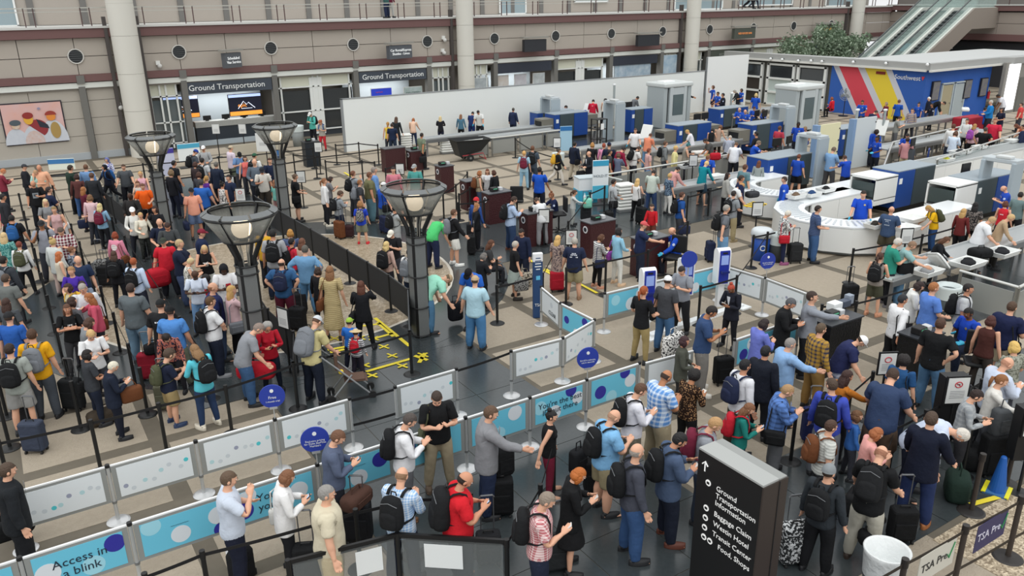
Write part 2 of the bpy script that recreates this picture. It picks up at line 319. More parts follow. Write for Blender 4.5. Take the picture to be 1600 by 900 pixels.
for x, z, w, h, c, lab in PICS:
    t = thing('poster', lab, 'poster', (x, YW-.02 if x > 30 else YW+.1, z)); part('backing', MB().box(0, .03, 0, w+.06, .03, h+.06), M('d8d8d4', .6), t)
    part('print', MB().box(0, 0, 0, w, .03, h), M(c, .5, pat='N', c2='d5dde0' if c[0] != '2' else '2f48d8', sc=.8), t)
    if c == '2f48d8': text('airport rides.', .19, WHT, t, TX(.05, -.03, -.05)); text('supershuttle', .09, M('e05a50', .6), t, TX(-.15, -.03, .25))
    if c == '5f7f76': text('GO GREEN', .2, M('26463c', .6), t, TX(0, -.03, .1))
# painting on the left wall
t = thing('framed_painting', 'large framed painting of robed figures under an orange sky', 'painting', (1.68, YW-.04, 1.98))
part('frame', MB().box(0, .03, 0, 2.66, .06, 2.0), M('2e2a33', .5), t); part('canvas', MB().box(0, -.015, 0, 2.54, .03, 1.88), M('d99a80', .7, pat='N', c2='cbb9c0', sc=.5), t)
def blob(pts, c, nm='brush_shape', d=.035): return part(nm, MB().prism([(x, z) for x, z in pts], 0, .006), M(c, .7, pat='N', c2='c8ccd2' if c[0] in 'bc' else c, sc=2), t, (0, -d, 0))
def ell(cx, cz, rx, rz, a0=0, a1=360, n=18): return [(cx+rx*math.cos(math.radians(a0+(a1-a0)*i/n)), cz+rz*math.sin(math.radians(a0+(a1-a0)*i/n))) for i in range(n+(1 if a1-a0 < 360 else 0))]
BL = []
for pts, c in [(ell(-.85, -.95, .5, .75, 0, 180), 'b9bfca'), (ell(.75, -.95, .62, 1.05, 0, 180), 'c2c6cf'), (ell(0, -.95, .6, .9, 0, 180), 'b7bdc8'), (ell(.1, -.25, .45, .42, -60, 150), '8c3236'), ([(.1, .2), (.55, -.1), (.6, -.3), (.2, -.2)], '2c2f3a'), (ell(-.1, -.95, .42, .6, 0, 180), 'c4967e'), (ell(.85, -.4, .22, .4), 'a68a50'), (ell(-.22, .2, .2, .24), 'd9a63a'), (ell(-.22, .38, .23, .16), '8c2f2c'), (ell(-.8, -.08, .17, .14), 'c8923a'), (ell(-.8, .08, .24, .14), '4e5860'), (ell(.75, .25, .2, .18), 'd8873a'), (ell(.75, .34, .25, .2, 0, 180), '963a30'), (ell(.3, .68, .07, .06), '8f8aa0')]:
    BL.append(blob(pts, c, d=.033+.004*len(BL)))
for b in BL: b.rotation_euler[0] = PI/2
# hanging blade signs
def blade(px, py, lab, c, txt=None, tc='dfe2e2', w=1.7, rz=0, h=.75):
    x, z = GY(px, py, YW-.9); t = thing('hanging_sign', lab, 'sign', (x, YW-.9, z), rz)
    part('sign_box', MB().box(0, 0, 0, w, .28, h), M(c, .5), t); part('canopy', MB().box(0, -.02, h/2+.13, w+.25, .4, .1), M('8f8d86', .5), t); part('bracket', MB().box(0, .45, h/2+.1, .08, .8, .08), STEEL, t)
    if txt: text(txt, .2, M(tc, .5, emit=.3), t, TX(0, -.16, 0), ext=.01)
blade(362, 94, 'grey hanging sign on the wall left of the first counter shop', '575b60', 'Scheduled\nVan Service', w=1.1, rz=.5)
blade(624, 81, 'grey hanging sign above the blue poster shop', '55595f', 'Car Rental/Express\nShuttles - Limos', w=1.7, rz=.25)
blade(835, 71, 'black hanging sign above the three photo prints', '2c2e33'); blade(1012, 63, 'black hanging sign above the blue seascape mural', '2c2e33', w=2.0)
blade(1162, 52, 'hanging sign with orange lettering near the tree', '50544c', 'RED ROCKS BAR', 'd88a52', 2.3); blade(1292, 46, 'hanging sign half hidden by the tree crown', '3a382e', '', 'd8a040', 2.4); part('lettering', MB().box(-.2, -.16, 0, 1.3, .02, .22), M('c8963c', .5, emit=.3), COL.objects['hanging_sign.005'])
# wall gadgets
def gadget(px, py, lab):
    x, z = GY(px, py, YW-.15); t = thing('wall_camera', lab, 'camera', (x, YW-.15, z)); part('mount', MB().box(0, .05, .05, .2, .15, .2), M('dcdcd8', .5), t); part('dome', MB().sph(.05, -.08, -.1, .12), M('c9c9c6', .4), t)
gadget(247, 100, 'white wall camera right of the big left column'); gadget(693, 60, 'upper white camera left of the second column'); gadget(692, 80, 'lower white camera left of the second column'); gadget(186, 165, 'small white wall fitting left of the big column')
# end wall on the right with its gallery
XE = 69.58
m = MB(); m.box(XE+1.6, 26, 3.5, .3, 40, 7); wr = struct('wall_right', m, M('6f6a66', .8))
m = MB(); m.box(XE+.1, 26, 3.96, .5, 40, .5); m.box(XE+.1, 26, 6.18, .5, 40, .4); part('cornice', m, brown, wr)
pm = MB().box(0, 0, 0, .3, 2.36, .83).mesh('facade_panel', M('9a9087', .8))
for i in range(16):
    for z in (4.6, 5.46): link('facade_panel', pm, wr, (XE+.2, 44.5-2.39*i, z))
m = MB(); m.box(XE+1.5, 26, 6.42, 3.4, 40, .08); part('gallery_floor', m, M('b4b4b0', .7), wr)
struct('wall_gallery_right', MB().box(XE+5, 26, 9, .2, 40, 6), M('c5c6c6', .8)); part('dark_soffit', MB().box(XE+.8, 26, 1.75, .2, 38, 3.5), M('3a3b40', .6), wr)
rail2 = struct('trim_2', MB().box(XE-.1, 26, 7.22, .05, 40, .05), M('b9b8b0', .4, .4))
m = MB()
for i in range(16): m.box(XE-.1, 45-2.39*i, 6.8, .05, .05, .85)
part('rail_post', m, M('54403f', .5), rail2)
t = thing('shop_banner', 'dark banner with blue end and white lettering behind the tree', 'sign', (XE-.4, 39, 2.9)); part('banner', MB().box(0, 0, 0, .1, 7, .6), M('1d2326', .6), t); part('blue_end', MB().box(-.03, 4.1, 0, .1, 1.6, .7), M('3f86a6', .6), t)
part('lettering', MB().box(-.07, 1.2, .1, .02, 2.0, .1).box(-.07, 1.6, -.1, .02, 1.3, .08), WHT, t)
t = thing('terminal_sign', 'round blue plane sign with lettering on the right upper wall', 'sign', (XE-.02, *GX(1413, 38, XE-.02)))
m = MB(); m.cyl(0, 0, 0, .03, .33, 20); c = part('disc', m, M('3a5fa8', .5), t); c.rotation_euler[1] = -PI/2; text('Terminal', .4, M('b4b0a8', .5), t, TX(-.05, -1.5, 0, rz=-90))
# ---------------- white hoarding partition ----------------
hp = struct('wall_partition', MB().box(27.9, 39.7, 1.34, 25.6, .1, 2.68), M('e4e8e6', .55)); 
m = MB(); m.box(27.9, 39.7, 2.69, 25.7, .14, .05); m.box(15.1, 39.7, 1.36, .1, .14, 2.7); part('cap_rail', m, M('8e9294', .5), hp)
h2 = struct('wall_partition_end', MB().box(42.8, 39.65, 1.78, 4.0, .1, 3.56), M('e6e9e8', .55)); part('edge_trim', MB().box(40.8, 39.62, 1.78, .06, .12, 3.56), M('7e8284', .5), h2)
# ---------------- office block with airline wall ----------------
XO, YO = 47.3, 28.1; HT = 3.05
blueM = M('2a58a8', .6, pat='N', c2='305fb0', sc=.5)
m = MB(); m.box(XO+.1, 31.4, HT/2, .2, 6.6, HT); ow = struct('wall_airline', m, blueM)
struct('wall_airline_side', MB().box(XO+3.7, YO+.11, HT/2, 7.0, .2, HT), blueM)
# diagonal stripes on the wall, painted boards 1 cm proud
def stripe(t0, t1, b0, b1, c):
    m = MB(); m.prism([(t0, HT-.03), (b0, .02), (b1, .02), (t1, HT-.03)], 0, .012); o = part('painted_stripe', m, M(c, .6), ow); o.matrix_basis = Matrix(((0, 0, -1, XO), (1, 0, 0, 0), (0, 1, 0, 0), (0, 0, 0, 1)))
stripe(34.62, 34.2, 32.62, 32.15, 'c9cbd2'); stripe(34.2, 32.8, 32.15, 30.7, 'd24654'); stripe(32.8, 32.3, 30.7, 30.2, 'c9cbd2'); stripe(32.3, 30.85, 30.2, 28.95, 'e4cb3c'); stripe(30.85, 30.42, 28.95, 28.5, 'c9cbd2')
text('Southwest', .4, WHT, ow, TX(XO-.02, 29.3, 2.58, rz=-90), ext=.012)
m = MB(); m.prism([(-.1, .08), (0, -.12), (.1, .08), (.05, .13), (0, .08), (-.05, .13)], 0, .01); o = part('heart_logo', m, M('d8434a', .5), ow); o.matrix_basis = TX(XO-.02, 28.3, 2.6, rz=-90)
part('exit_sign', MB().box(XO-.04, 31.1, 2.75, .06, .62, .16), M('7c2320', .5), ow)
# booth windows further back
bw = struct('wall_booth', MB().box(XO+.15, 39.3, HT/2, .1, 9.2, HT), M('54544f', .6))
yc = 39.7
for k, (pa, pb) in enumerate([(1153, 1193), (1200, 1243), (1247, 1293)]):
    ya, _ = GX(pa, 110, XO); yb_, _ = GX(pb, 110, XO); w = ya-yb_; cy = (ya+yb_)/2
    fr = struct('window_%d' % (20+k), MB().box(XO+.05, cy, 2.1, .05, w-.1, 1.1), GLD)
    m = MB(); m.box(XO-.03, cy+w/2-.08, HT/2-.1, .16, .2, HT-.2); m.box(XO-.03, cy-w/2+.08, HT/2-.1, .16, .2, HT-.2)
    for z in (2.8, 1.85, .9, .05): m.box(XO-.03, cy, z, .16, w, .13)
    part('window_frame', m, GW, fr); part('frosted_pane', MB().box(XO+.04, cy, .95, .05, w-.1, 1.8), M('bac6c2', .4) if k else M('39332e', .5), fr)
rf = struct('trim_3', MB().prism([(XO-.25, 44), (XO-.25, YO-.3), (54.6, YO-.3), (55.3, YO-.9), (62, YO-.9), (62, 33), (XO+.9, 33.4), (XO+.2, 44)], HT+.05, HT+.45), M('a3a4a2', .6))
m = MB(); m.box(XO-.3, 36, HT+.03, .12, 16, .12); m.box(XO+3.6, YO-.4, HT+.03, 8, .14, .12); part('fascia_trim', m, M('d8d8d2', .5), rf)
part('roof_sheet', MB().prism([(XO-.1, 33.3), (XO-.1, YO-.1), (54.8, YO-.1), (62, YO-.6), (62, 32.8), (XO+.9, 33.2)], HT+.45, HT+.47), M('b5b7b6', .7), rf)
for k, (px, py) in enumerate([(1204, 92), (1222, 93), (1247, 95), (1267, 95), (1284, 96), (1333, 97), (1384, 99), (1449, 101)]):
    y, z = GX(px, py, XO-.45); t = thing('spot_camera', 'small white spot fitting on the office roof edge, %s from the left' % ORD[k], 'camera', (XO-.45, y, z), 0, 'spot fittings along the roof edge'); part('head', MB().sph(0, 0, 0, .09), WHT, t); part('arm', MB().box(.12, 0, .05, .2, .04, .04), DGREY, t)
# doors, posters on the airline side wall
for k, (pa, pb, c) in enumerate([(1467, 1484, 'a89f84'), (1487, 1503, 'a9b3b6')]):
    xa, _ = GY(pa, 160, YO); xb, _ = GY(pb, 160, YO); d = struct('door_%d' % (k+1), MB().box((xa+xb)/2, YO-.03, 1.05, xb-xa-.1, .06, 2.1), M(c, .5)); m = MB(); m.box(xa, YO-.05, 1.1, .09, .1, 2.2); m.box(xb, YO-.05, 1.1, .09, .1, 2.2); m.box((xa+xb)/2, YO-.05, 2.2, xb-xa+.09, .1, .09); part('door_frame', m, M('b5c0c3', .5), d); part('door_handle', MB().box(xb-.14, YO-.1, 1.0, .12, .04, .04), METAL, d)
for px, py, lab in [(1461, 142, 'purple portrait poster left of the open beige door'), (1511, 139, 'purple and olive portrait poster right of the grey door'), (1536, 136, 'purple portrait poster nearest the bright opening')]:
    x, z = GY(px, py, YO-.05); t = thing('poster', lab, 'poster', (x, YO-.06, z)); part('backing', MB().box(0, 0, 0, .78, .1, 1.15), M('23242e', .6), t); part('print', MB().box(0, -.06, 0, .68, .02, 1.05), M('55587c', .6, pat='N', c2='8d8a70', sc=2), t)
m = MB(); m.cyl(0, 0, -.25, .2, .08, 10); x, z = GY(1545, 148, YO-.1); t = thing('fire_extinguisher', 'red fire extinguisher on the blue wall end', 'extinguisher', (x, YO-.085, z)); part('cylinder', m, M('b8262c', .4), t); part('nozzle', MB().cyl(0, 0, .2, .3, .03, 8), BLK, t)
# bright opening and grey wall beyond
struct('wall_grey', MB().box(58.6, YO-.7, 1.6, 8, .2, 3.2), M('8b8983', .7)); struct('window_30', MB().box(55.6, YO-.84, 1.65, 1.3, .06, 2.9), M('f4f6fb', .4, emit=1.1)); struct('door_3', MB().box(57.0, YO-.84, 1.1, .9, .06, 2.2), M('6f6f6a', .5))
t = thing('exit_light', 'small green exit sign at the right edge', 'sign', (60.6, YO-.95, 2.2)); part('panel', MB().box(0, 0, 0, .9, .06, .35), M('3fae58', .5, emit=.6), t)
# ---------------- escalators ----------------
t = thing('escalator', 'pair of glass sided escalators climbing to the right gallery', 'escalator', (0, 0, 0))
sl = math.tan(math.radians(30)); xt, zt, xb = XE-3.5, 6.0, XE-3.5-6/sl
def incl(name, y, w, dz0, dz1, mat):
    m = MB(); m._add([(xb, y, dz0), (xt, y, zt+dz0), (XE, y, zt+dz0), (XE, y, zt+dz1), (xt, y, zt+dz1), (xb, y, dz1)]+[(xb, y+w, dz0), (xt, y+w, zt+dz0), (XE, y+w, zt+dz0), (XE, y+w, zt+dz1), (xt, y+w, zt+dz1), (xb, y+w, dz1)], [(0, 1, 4, 5), (1, 2, 3, 4), (6, 11, 10, 7), (7, 10, 9, 8), (5, 4, 10, 11), (4, 3, 9, 10), (0, 6, 7, 1), (1, 7, 8, 2), (0, 5, 11, 6), (2, 8, 9, 3)]); return part(name, m, mat, t)
Y0 = 36.2; beige = M('8f867d', .7); bal = M('d5d6cf', .4)
incl('side_cladding', Y0, .12, -1.3, .25, beige)
for k in (0, 1):
    y = Y0+.15+k*2.6
    incl('balustrade_deck', y, .38, .05, .28, bal); incl('balustrade_deck', y+1.5, .38, .05, .28, bal); incl('step_band', y+.38, 1.12, -.1, .05, M('3c4445', .5))
    incl('glass_panel', y+.15, .03, .28, 1.0, M('b9cfca', .1, alpha=.35)); incl('glass_panel', y+1.7, .03, .28, 1.0, M('b9cfca', .1, alpha=.35)); incl('handrail', y+.12, .09, 1.0, 1.07, M('4a4f50', .4)); incl('handrail', y+1.67, .09, 1.0, 1.07, M('4a4f50', .4))
    m = MB()
    for i in range(26): m.box(xb+.4*i+.2, y+.94, .23*i+.12, .36, 1.0, .2)
    part('step', m, M('2e3334', .5), t)
incl('side_cladding', Y0+5.0, .12, -1.3, .25, beige)
# ---------------- people: body and clothing templates in an A-pose, then posed by linear blend skinning ----------------
A35 = math.radians(35)
def _arm(sx, t):   # point along the arm, t in metres from the shoulder
    return (sx*(.185+t*math.sin(A35)), 0, 1.415-t*math.cos(A35))
def _rings(m, rows, n=20):
    m.loft([[(cx+rx*math.cos(2*PI*j/n), cy+ry*math.sin(2*PI*j/n), z) for j in range(n)] for z, cx, cy, rx, ry in rows])
def build_body(fem):
    q = .84 if fem else .95
    m = MB(); w = .88 if fem else 1.0; hw = 1.04 if fem else .98
    _rings(m, [(.86, 0, 0, .12*hw, .085), (.92, 0, 0, .15*hw, .10), (1.02, 0, 0, .135*hw, .095), (1.12, 0, 0, .12 if fem else .13, .09), (1.25, 0, 0, .135*w, .10), (1.36, 0, 0, .155*w, .10), (1.43, 0, 0, .15*w, .08), (1.465, 0, 0, .085, .06), (1.49, 0, 0, .055, .055)])
    m.tube([(0, -.005, 1.43), (0, 0, 1.5), (0, .012, 1.58)], [.062, .054, .055], 12)
    # head: skull, jaw, nose, brows, ears, lips
    m.sph(0, 0, 1.655, .076, .096, .098, 20, 14); m.sph(0, .022, 1.60, .058, .072, .075, 16, 10); m.sph(0, .055, 1.565, .034, .034, .03, 10, 8)
    m.tube([(0, .09, 1.655), (0, .108, 1.628), (0, .09, 1.617)], [.011, .016, .012], 8); m.sph(0, .082, 1.676, .05, .018, .012, 10, 6); m.sph(0, .087, 1.592, .022, .012, .009, 10, 6)
    for s in (-1, 1):
        m.sph(s*.078, -.005, 1.635, .012, .02, .032, 8, 8); m.sph(s*.04, .07, 1.62, .024, .02, .02, 8, 6)
        m.tube([_arm(s, -.05), _arm(s, .0), _arm(s, .13), _arm(s, .27), _arm(s, .30), _arm(s, .36), _arm(s, .52)], [.045, .05*w, .045*w, .038*w, .036, .038*w, .026], 12)
        px, py, pz = _arm(s, .52); a = Vector((s*math.sin(A35), 0, -math.cos(A35))); f = Vector((0, 1, 0)); qv = a.cross(f).normalized()
        P = lambda u, v, t=0: tuple(Vector((px, py, pz))+a*u+f*v+qv*t)
        m.tube([P(0, 0), P(.03, .0), P(.07, .0), P(.095, .0)], [.026, .032, .04, .036], 10, flat=.55)
        for k, (v, L) in enumerate([(.032, .078), (.011, .088), (-.011, .082), (-.031, .064)]):
            m.tube([P(.08, v), P(.08+L*.5, v*1.15, s*.006), P(.08+L, v*1.1, s*.022)], [.0105, .0095, .0075], 7)
        m.tube([P(.02, .025), P(.05, .05, s*.006), P(.085, .058, s*.016)], [.014, .012, .009], 7)
        m.tube([(s*.085, 0, .93), (s*.092, .0, .80), (s*.098, .012, .52), (s*.1, .0, .46), (s*.103, -.012, .35), (s*.107, -.012, .09)], [.085*q, .08*q, .054*q, .05*q, .053*q, .032*q], 12)
        m.tube([(s*.107, -.045, .04), (s*.107, .0, .05), (s*.113, .08, .03), (s*.116, .16, .022)], [.03, .034, .033, .022], 10, flat=.7)
    if fem:
        for s in (-1, 1): m.sph(s*.06, .075, 1.29, .055, .05, .055, 12, 8)
    return m
def cl_torso(fem, kind):
    m = MB(); g = .022 if kind != 'j' else .034; w = .88 if fem else 1.0; hem = {'t': .84, 'l': .83, 'v': .88, 'j': .76, 'd': .88}[kind]
    bel = .004 if fem else .012; hp = .162 if fem else .158
    rows = [(hem, 0, 0, hp+g-.004+(.01 if kind == 'j' else 0), .112+g*.6), (hem+.05, 0, 0, hp+g, .116+g*.6), (1.03, 0, bel, (.137 if fem else .15)+g, .105+g*.7), (1.12, 0, bel, (.123 if fem else .145)+g, .10+g*.7), (1.25, 0, 0, .145*w+g, .108+g*.6), (1.35, 0, 0, .168*w+g, .105+g*.6), (1.425, 0, -.004, (.163*w if kind != 'v' else .125)+g, .085+g*.5), (1.462, 0, -.008, .10+g*.3, .062+g*.4), (1.485 if kind != 'j' else 1.51, 0, -.01, .07 if kind != 'v' else .085, .056+g*.3)]
    _rings(m, rows, 24)
    if fem:
        for s in (-1, 1): m.sph(s*.062, .082, 1.29, .062+g*.3, .056, .06, 12, 8)
    if kind != 'v':
        end = {'t': .205, 'l': .505, 'j': .51, 'd': .18}[kind]
        for s in (-1, 1):
            pts = [-.06, .0, .1, .2, .3, .4, .505]; rr = [.055, .062, .062, .058, .054, .05, .042]; pts2 = [t for t in pts if t < end-.01]+[end]
            r2 = [(r*w if i > 0 else r)+(.008 if kind == 'j' else (.006 if kind == 't' else 0)) for i, r in enumerate(rr[:len(pts2)-1])]; r2.append(r2[-1]*(.98 if end > .3 else 1.03))
            m.tube([_arm(s, t) for t in pts2], r2, 14)
    return m
def cl_legs(fem, kind):
    m = MB(); hp = .168 if fem else .160
    if kind in 'ps':
        _rings(m, [(.84, 0, 0, .158, .115), (.90, 0, 0, hp+.008, .12), (1.0, 0, 0, .152, .112), (1.04, 0, 0, .148, .11)], 20)
        for s in (-1, 1):
            P = [(s*.08, 0, .92), (s*.09, 0, .80), (s*.096, .008, .66), (s*.099, .01, .52), (s*.102, .0, .40), (s*.106, -.008, .24), (s*.108, -.006, .07)]
            R = [.088, .098, .088, .076, .073, .066, .06] if not fem else [.09, .096, .082, .066, .064, .054, .045]
            if kind == 's': P = P[:3]+[(s*.099, .01, .54)]; R = [.09, .10, .098, .098]
            m.tube(P, R, 14)
    elif kind == 'k': _rings(m, [(.50, 0, 0, .23, .20), (.52, 0, 0, .235, .205), (.75, 0, 0, .20, .16), (.92, 0, 0, .172, .125), (1.04, 0, 0, .135, .10)], 20)
    else: _rings(m, [(.30, 0, 0, .21, .19), (.32, 0, 0, .215, .195), (.6, 0, 0, .19, .155), (.9, 0, 0, .174, .125), (1.05, 0, 0, .14, .11)], 20)
    return m
def shell(rx, ry, rz, cy, cz, cond, n=22, mm=16):
    b = MB(); b.sph(0, cy, cz, rx, ry, rz, n, mm); keep = []
    for f in b.f:
        c = [sum(b.v[i][k] for i in f)/len(f) for k in range(3)]
        if cond(*c): keep.append(f)
    idx = sorted({i for f in keep for i in f}); mp = {i: k for k, i in enumerate(idx)}
    o = MB(); o._add([b.v[i] for i in idx], [tuple(mp[i] for i in f) for f in keep]); return o
def add(m, o): return m._add(o.v, o.f)
def hair_t(kind):
    top = lambda x, y, z: (z > 1.70-(0 if y < .02 else 0) or y < .045) and not (y > .03 and z < 1.695) and z > 1.605 or (z > 1.585 and y < -.02)
    m = MB()
    if kind == 'b': return shell(.082, .101, .098, -.004, 1.652, lambda x, y, z: z < 1.68 and z > 1.60 and y < .01)
    if kind in ('c', 'e', 'w', 'h'):
        add(m, shell(.080, .100, .09, -.004, 1.655, lambda x, y, z: z > 1.60 and y < -.01 and z < 1.69)); return m
    add(m, shell(.084, .104, .107, -.004, 1.656, top))
    if kind == 'l': m.sph(0, -.055, 1.50, .098, .055, .17, 14, 10); m.sph(.068, -.01, 1.56, .03, .045, .12, 8, 8); m.sph(-.068, -.01, 1.56, .03, .045, .12, 8, 8)
    if kind == 'm': m.sph(0, -.035, 1.615, .098, .08, .085, 14, 10); m.sph(.07, .01, 1.60, .03, .05, .08, 8, 8); m.sph(-.07, .01, 1.60, .03, .05, .08, 8, 8)
    if kind == 'u': m.sph(0, -.02, 1.655, .118, .115, .12, 14, 10, ); m.v = [(x*(1+.04*math.sin(70*z)), y if y < .06 else .06, z*(1+.004*math.sin(60*x))) for x, y, z in m.v]
    if kind == 'p': m.tube([(0, -.09, 1.68), (0, -.135, 1.64), (0, -.13, 1.55), (0, -.115, 1.46)], [.02, .033, .03, .012], 8)
    if kind == 'n': m.sph(0, -.06, 1.765, .045, .045, .04, 10, 8)
    return m
def hat_t(kind):
    m = MB(); d = lambda z0: shell(.089, .108, .104, -.002, 1.668, lambda x, y, z: z > z0)
    if kind == 'c':
        add(m, d(1.675)); m.loft([[(.08*math.cos(a)*(1), .09+.02*0+(.085*math.sin(a)), 1.69-.012*0-.05*math.sin(a)**2*0.4+dz) for a in [PI*j/10 for j in range(11)]]+[(-.078*math.cos(PI*j/6), .055, 1.69+dz) for j in range(1, 6)] for dz in (-.004, .004)])
    if kind == 'e': add(m, shell(.09, .11, .118, -.006, 1.66, lambda x, y, z: z > 1.655))
    if kind == 'w': add(m, d(1.69)); m.lathe([(.085, 1.70), (.175, 1.685), (.178, 1.69), (.085, 1.712)], 0, 0, 20)
    if kind == 'h': add(m, shell(.102, .125, .128, -.02, 1.65, lambda x, y, z: (y < .06 or z > 1.72) and z > 1.56)); m.sph(0, -.06, 1.50, .11, .07, .06)
    return m
def shoe_t(s):
    m = MB(); m.loft([[(s*.115+x*w, y, z) for x, y in [(math.cos(2*PI*j/14)*.053, .05+math.sin(2*PI*j/14)*.152) for j in range(14)]] for z, w in ((-.012, 1.0), (.015, 1.03), (.05, .95), (.08, .72))])
    m.tube([(s*.108, -.035, .04), (s*.108, -.025, .11)], [.047, .046], 10); return m
def solidify_remesh(mb, vox, tris, name, smooth=2):
    me = mb.mesh(name, []); me.materials.clear(); o = bpy.data.objects.new('tmp', me); COL.objects.link(o)
    r = o.modifiers.new('r', 'REMESH'); r.mode = 'VOXEL'; r.voxel_size = vox
    if smooth: sm = o.modifiers.new('s', 'SMOOTH'); sm.factor = .5; sm.iterations = smooth
    n = 2.0*1.0; d = o.modifiers.new('d', 'DECIMATE'); dg = bpy.context.evaluated_depsgraph_get(); d.show_viewport = False
    dg.update(); cnt = len(o.evaluated_get(dg).data.polygons)*2; d.ratio = min(1, tris/max(1, cnt)); d.show_viewport = True; dg.update()
    out = bpy.data.meshes.new_from_object(o.evaluated_get(dg)); bpy.data.objects.remove(o); out.name = name
    out.polygons.foreach_set('use_smooth', [True]*len(out.polygons)); return out
BONES = {  # name: (parent, head, tail, radius)
 'pel': (None, (0, 0, 1.0), (0, 0, .93), .11), 'spi': ('pel', (0, 0, 1.04), (0, 0, 1.2), .11), 'che': ('spi', (0, 0, 1.22), (0, 0, 1.43), .12), 'hea': ('che', (0, 0, 1.5), (0, .01, 1.70), .06),
}
for s, t in ((1, 'R'), (-1, 'L')):
    BONES['ua'+t] = ('che', _arm(s, 0), _arm(s, .27), .045); BONES['fa'+t] = ('ua'+t, _arm(s, .28), _arm(s, .50), .035); BONES['ha'+t] = ('fa'+t, _arm(s, .53), _arm(s, .68), .03)
    BONES['th'+t] = ('pel', (s*.09, 0, .90), (s*.098, .005, .52), .075); BONES['sh'+t] = ('th'+t, (s*.1, .0, .49), (s*.107, -.01, .10), .05); BONES['fo'+t] = ('sh'+t, (s*.107, -.01, .075), (s*.12, .15, .03), .035)
BN = list(BONES)
def weights(co):
    D = []
    for b in BN:
        p, h, t, r = BONES[b]; h = np.array(h); t = np.array(t); d = t-h; u = np.clip(((co-h) @ d)/(d @ d), 0, 1); q = h+u[:, None]*d; D.append(np.linalg.norm(co-q, axis=1)-r)
    D = np.array(D).T
    for i, b in enumerate(BN):
        if b[-1] in 'RL' and b[:2] in ('th', 'sh', 'fo'):
            s = 1 if b[-1] == 'R' else -1; D[:, i] += np.where(co[:, 0]*s < -.004, .5, 0)
            if b[:2] == 'th': D[:, i] += np.clip((co[:, 2]-.86)*1.2, 0, 1)
        if b[:2] in ('ua', 'fa', 'ha'):
            s = 1 if b[-1] == 'R' else -1; D[:, i] += np.where(co[:, 0]*s < .12, .2, 0)
        if b == 'hea': D[:, i] += np.where(co[:, 2] < 1.5, (1.5-co[:, 2])*1.0, 0)
    m = D.min(axis=1, keepdims=True); w = np.exp(-((D-m)/.022)); w[w < .02] = 0; return w/w.sum(axis=1, keepdims=True)
TPL = {}; NRM = {}
def tpl(key, nearq):
    k = (key, nearq)
    if k in TPL: return TPL[k]
    nm, fem = key[0], key[1]; part_ = key[2]
    if nm == 'body': me = solidify_remesh(build_body(fem), .0085 if nearq else .012, 6500 if nearq else 1700, 'body', 1)
    elif nm == 'shirt': me = solidify_remesh(cl_torso(fem, part_), .014, 2600 if nearq else 700, 'shirt', 3)
    elif nm == 'legs': me = solidify_remesh(cl_legs(fem, part_), .014, 1800 if nearq else 500, 'trousers', 3)
    elif nm == 'hair': me = hair_t(part_).mesh('hair', []); me.polygons.foreach_set('use_smooth', [True]*len(me.polygons))
    elif nm == 'hat': me = hat_t(part_).mesh('hat', []); me.polygons.foreach_set('use_smooth', [True]*len(me.polygons))
    elif nm == 'glove':
        b0, cb, wb = tpl(('body', fem, ''), nearq); hs = wb[:, BN.index('haR')]+wb[:, BN.index('haL')] > .5; nb = NRM[(('body', fem, ''), nearq)]; idx = {}; vs = []; fs = []
        for p in b0.polygons:
            if all(hs[i] for i in p.vertices):
                for i in p.vertices:
                    if i not in idx: idx[i] = len(vs); vs.append(tuple(cb[i]+nb[i]*.005))
                fs.append(tuple(idx[i] for i in p.vertices))
        me = bpy.data.meshes.new('gloves'); me.from_pydata(vs, [], fs); me.polygons.foreach_set('use_smooth', [True]*len(me.polygons))
    elif nm == 'shoe': me = shoe_t(part_).mesh('shoe', []); me.polygons.foreach_set('use_smooth', [True]*len(me.polygons))
    me.materials.clear(); me.materials.append(BLK)
    n = len(me.vertices); co = np.empty(n*3); me.vertices.foreach_get('co', co); co = co.reshape(-1, 3)
    if nm in ('hair', 'hat'):
        W_ = np.zeros((n, len(BN))); f = np.clip((co[:, 2]-1.42)/.08, 0, 1); W_[:, BN.index('hea')] = f; W_[:, BN.index('che')] = 1-f
    elif nm == 'shoe': W_ = np.zeros((n, len(BN))); W_[:, BN.index('fo'+('R' if part_ > 0 else 'L'))] = 1
    else:
        W_ = weights(co)
        if nm == 'legs' and part_ in 'kd':   # skirts hang between the legs
            z = np.clip((co[:, 2]-.5)/.4, 0, 1)[:, None]; sR = np.clip(.5+co[:, 0:1]*4, 0, 1); W2 = np.zeros_like(W_); W2[:, [BN.index('pel')]] = .45+.55*z; W2[:, [BN.index('thR')]] = (1-W2[:, [BN.index('pel')]])*sR; W2[:, [BN.index('thL')]] = (1-W2[:, [BN.index('pel')]])*(1-sR); W_ = W2
    nn = np.empty(n*3); me.vertex_normals.foreach_get('vector', nn); NRM[k] = nn.reshape(-1, 3)
    TPL[k] = (me, co, W_); return TPL[k]
def rot(ax, d):
    a = math.radians(d); c, s = math.cos(a), math.sin(a); M4 = np.eye(4)
    i, j = {'x': (1, 2), 'y': (2, 0), 'z': (0, 1)}[ax]; M4[i, i] = c; M4[j, j] = c; M4[i, j] = -s; M4[j, i] = s; return M4
def tr(v): M4 = np.eye(4); M4[:3, 3] = v; return M4
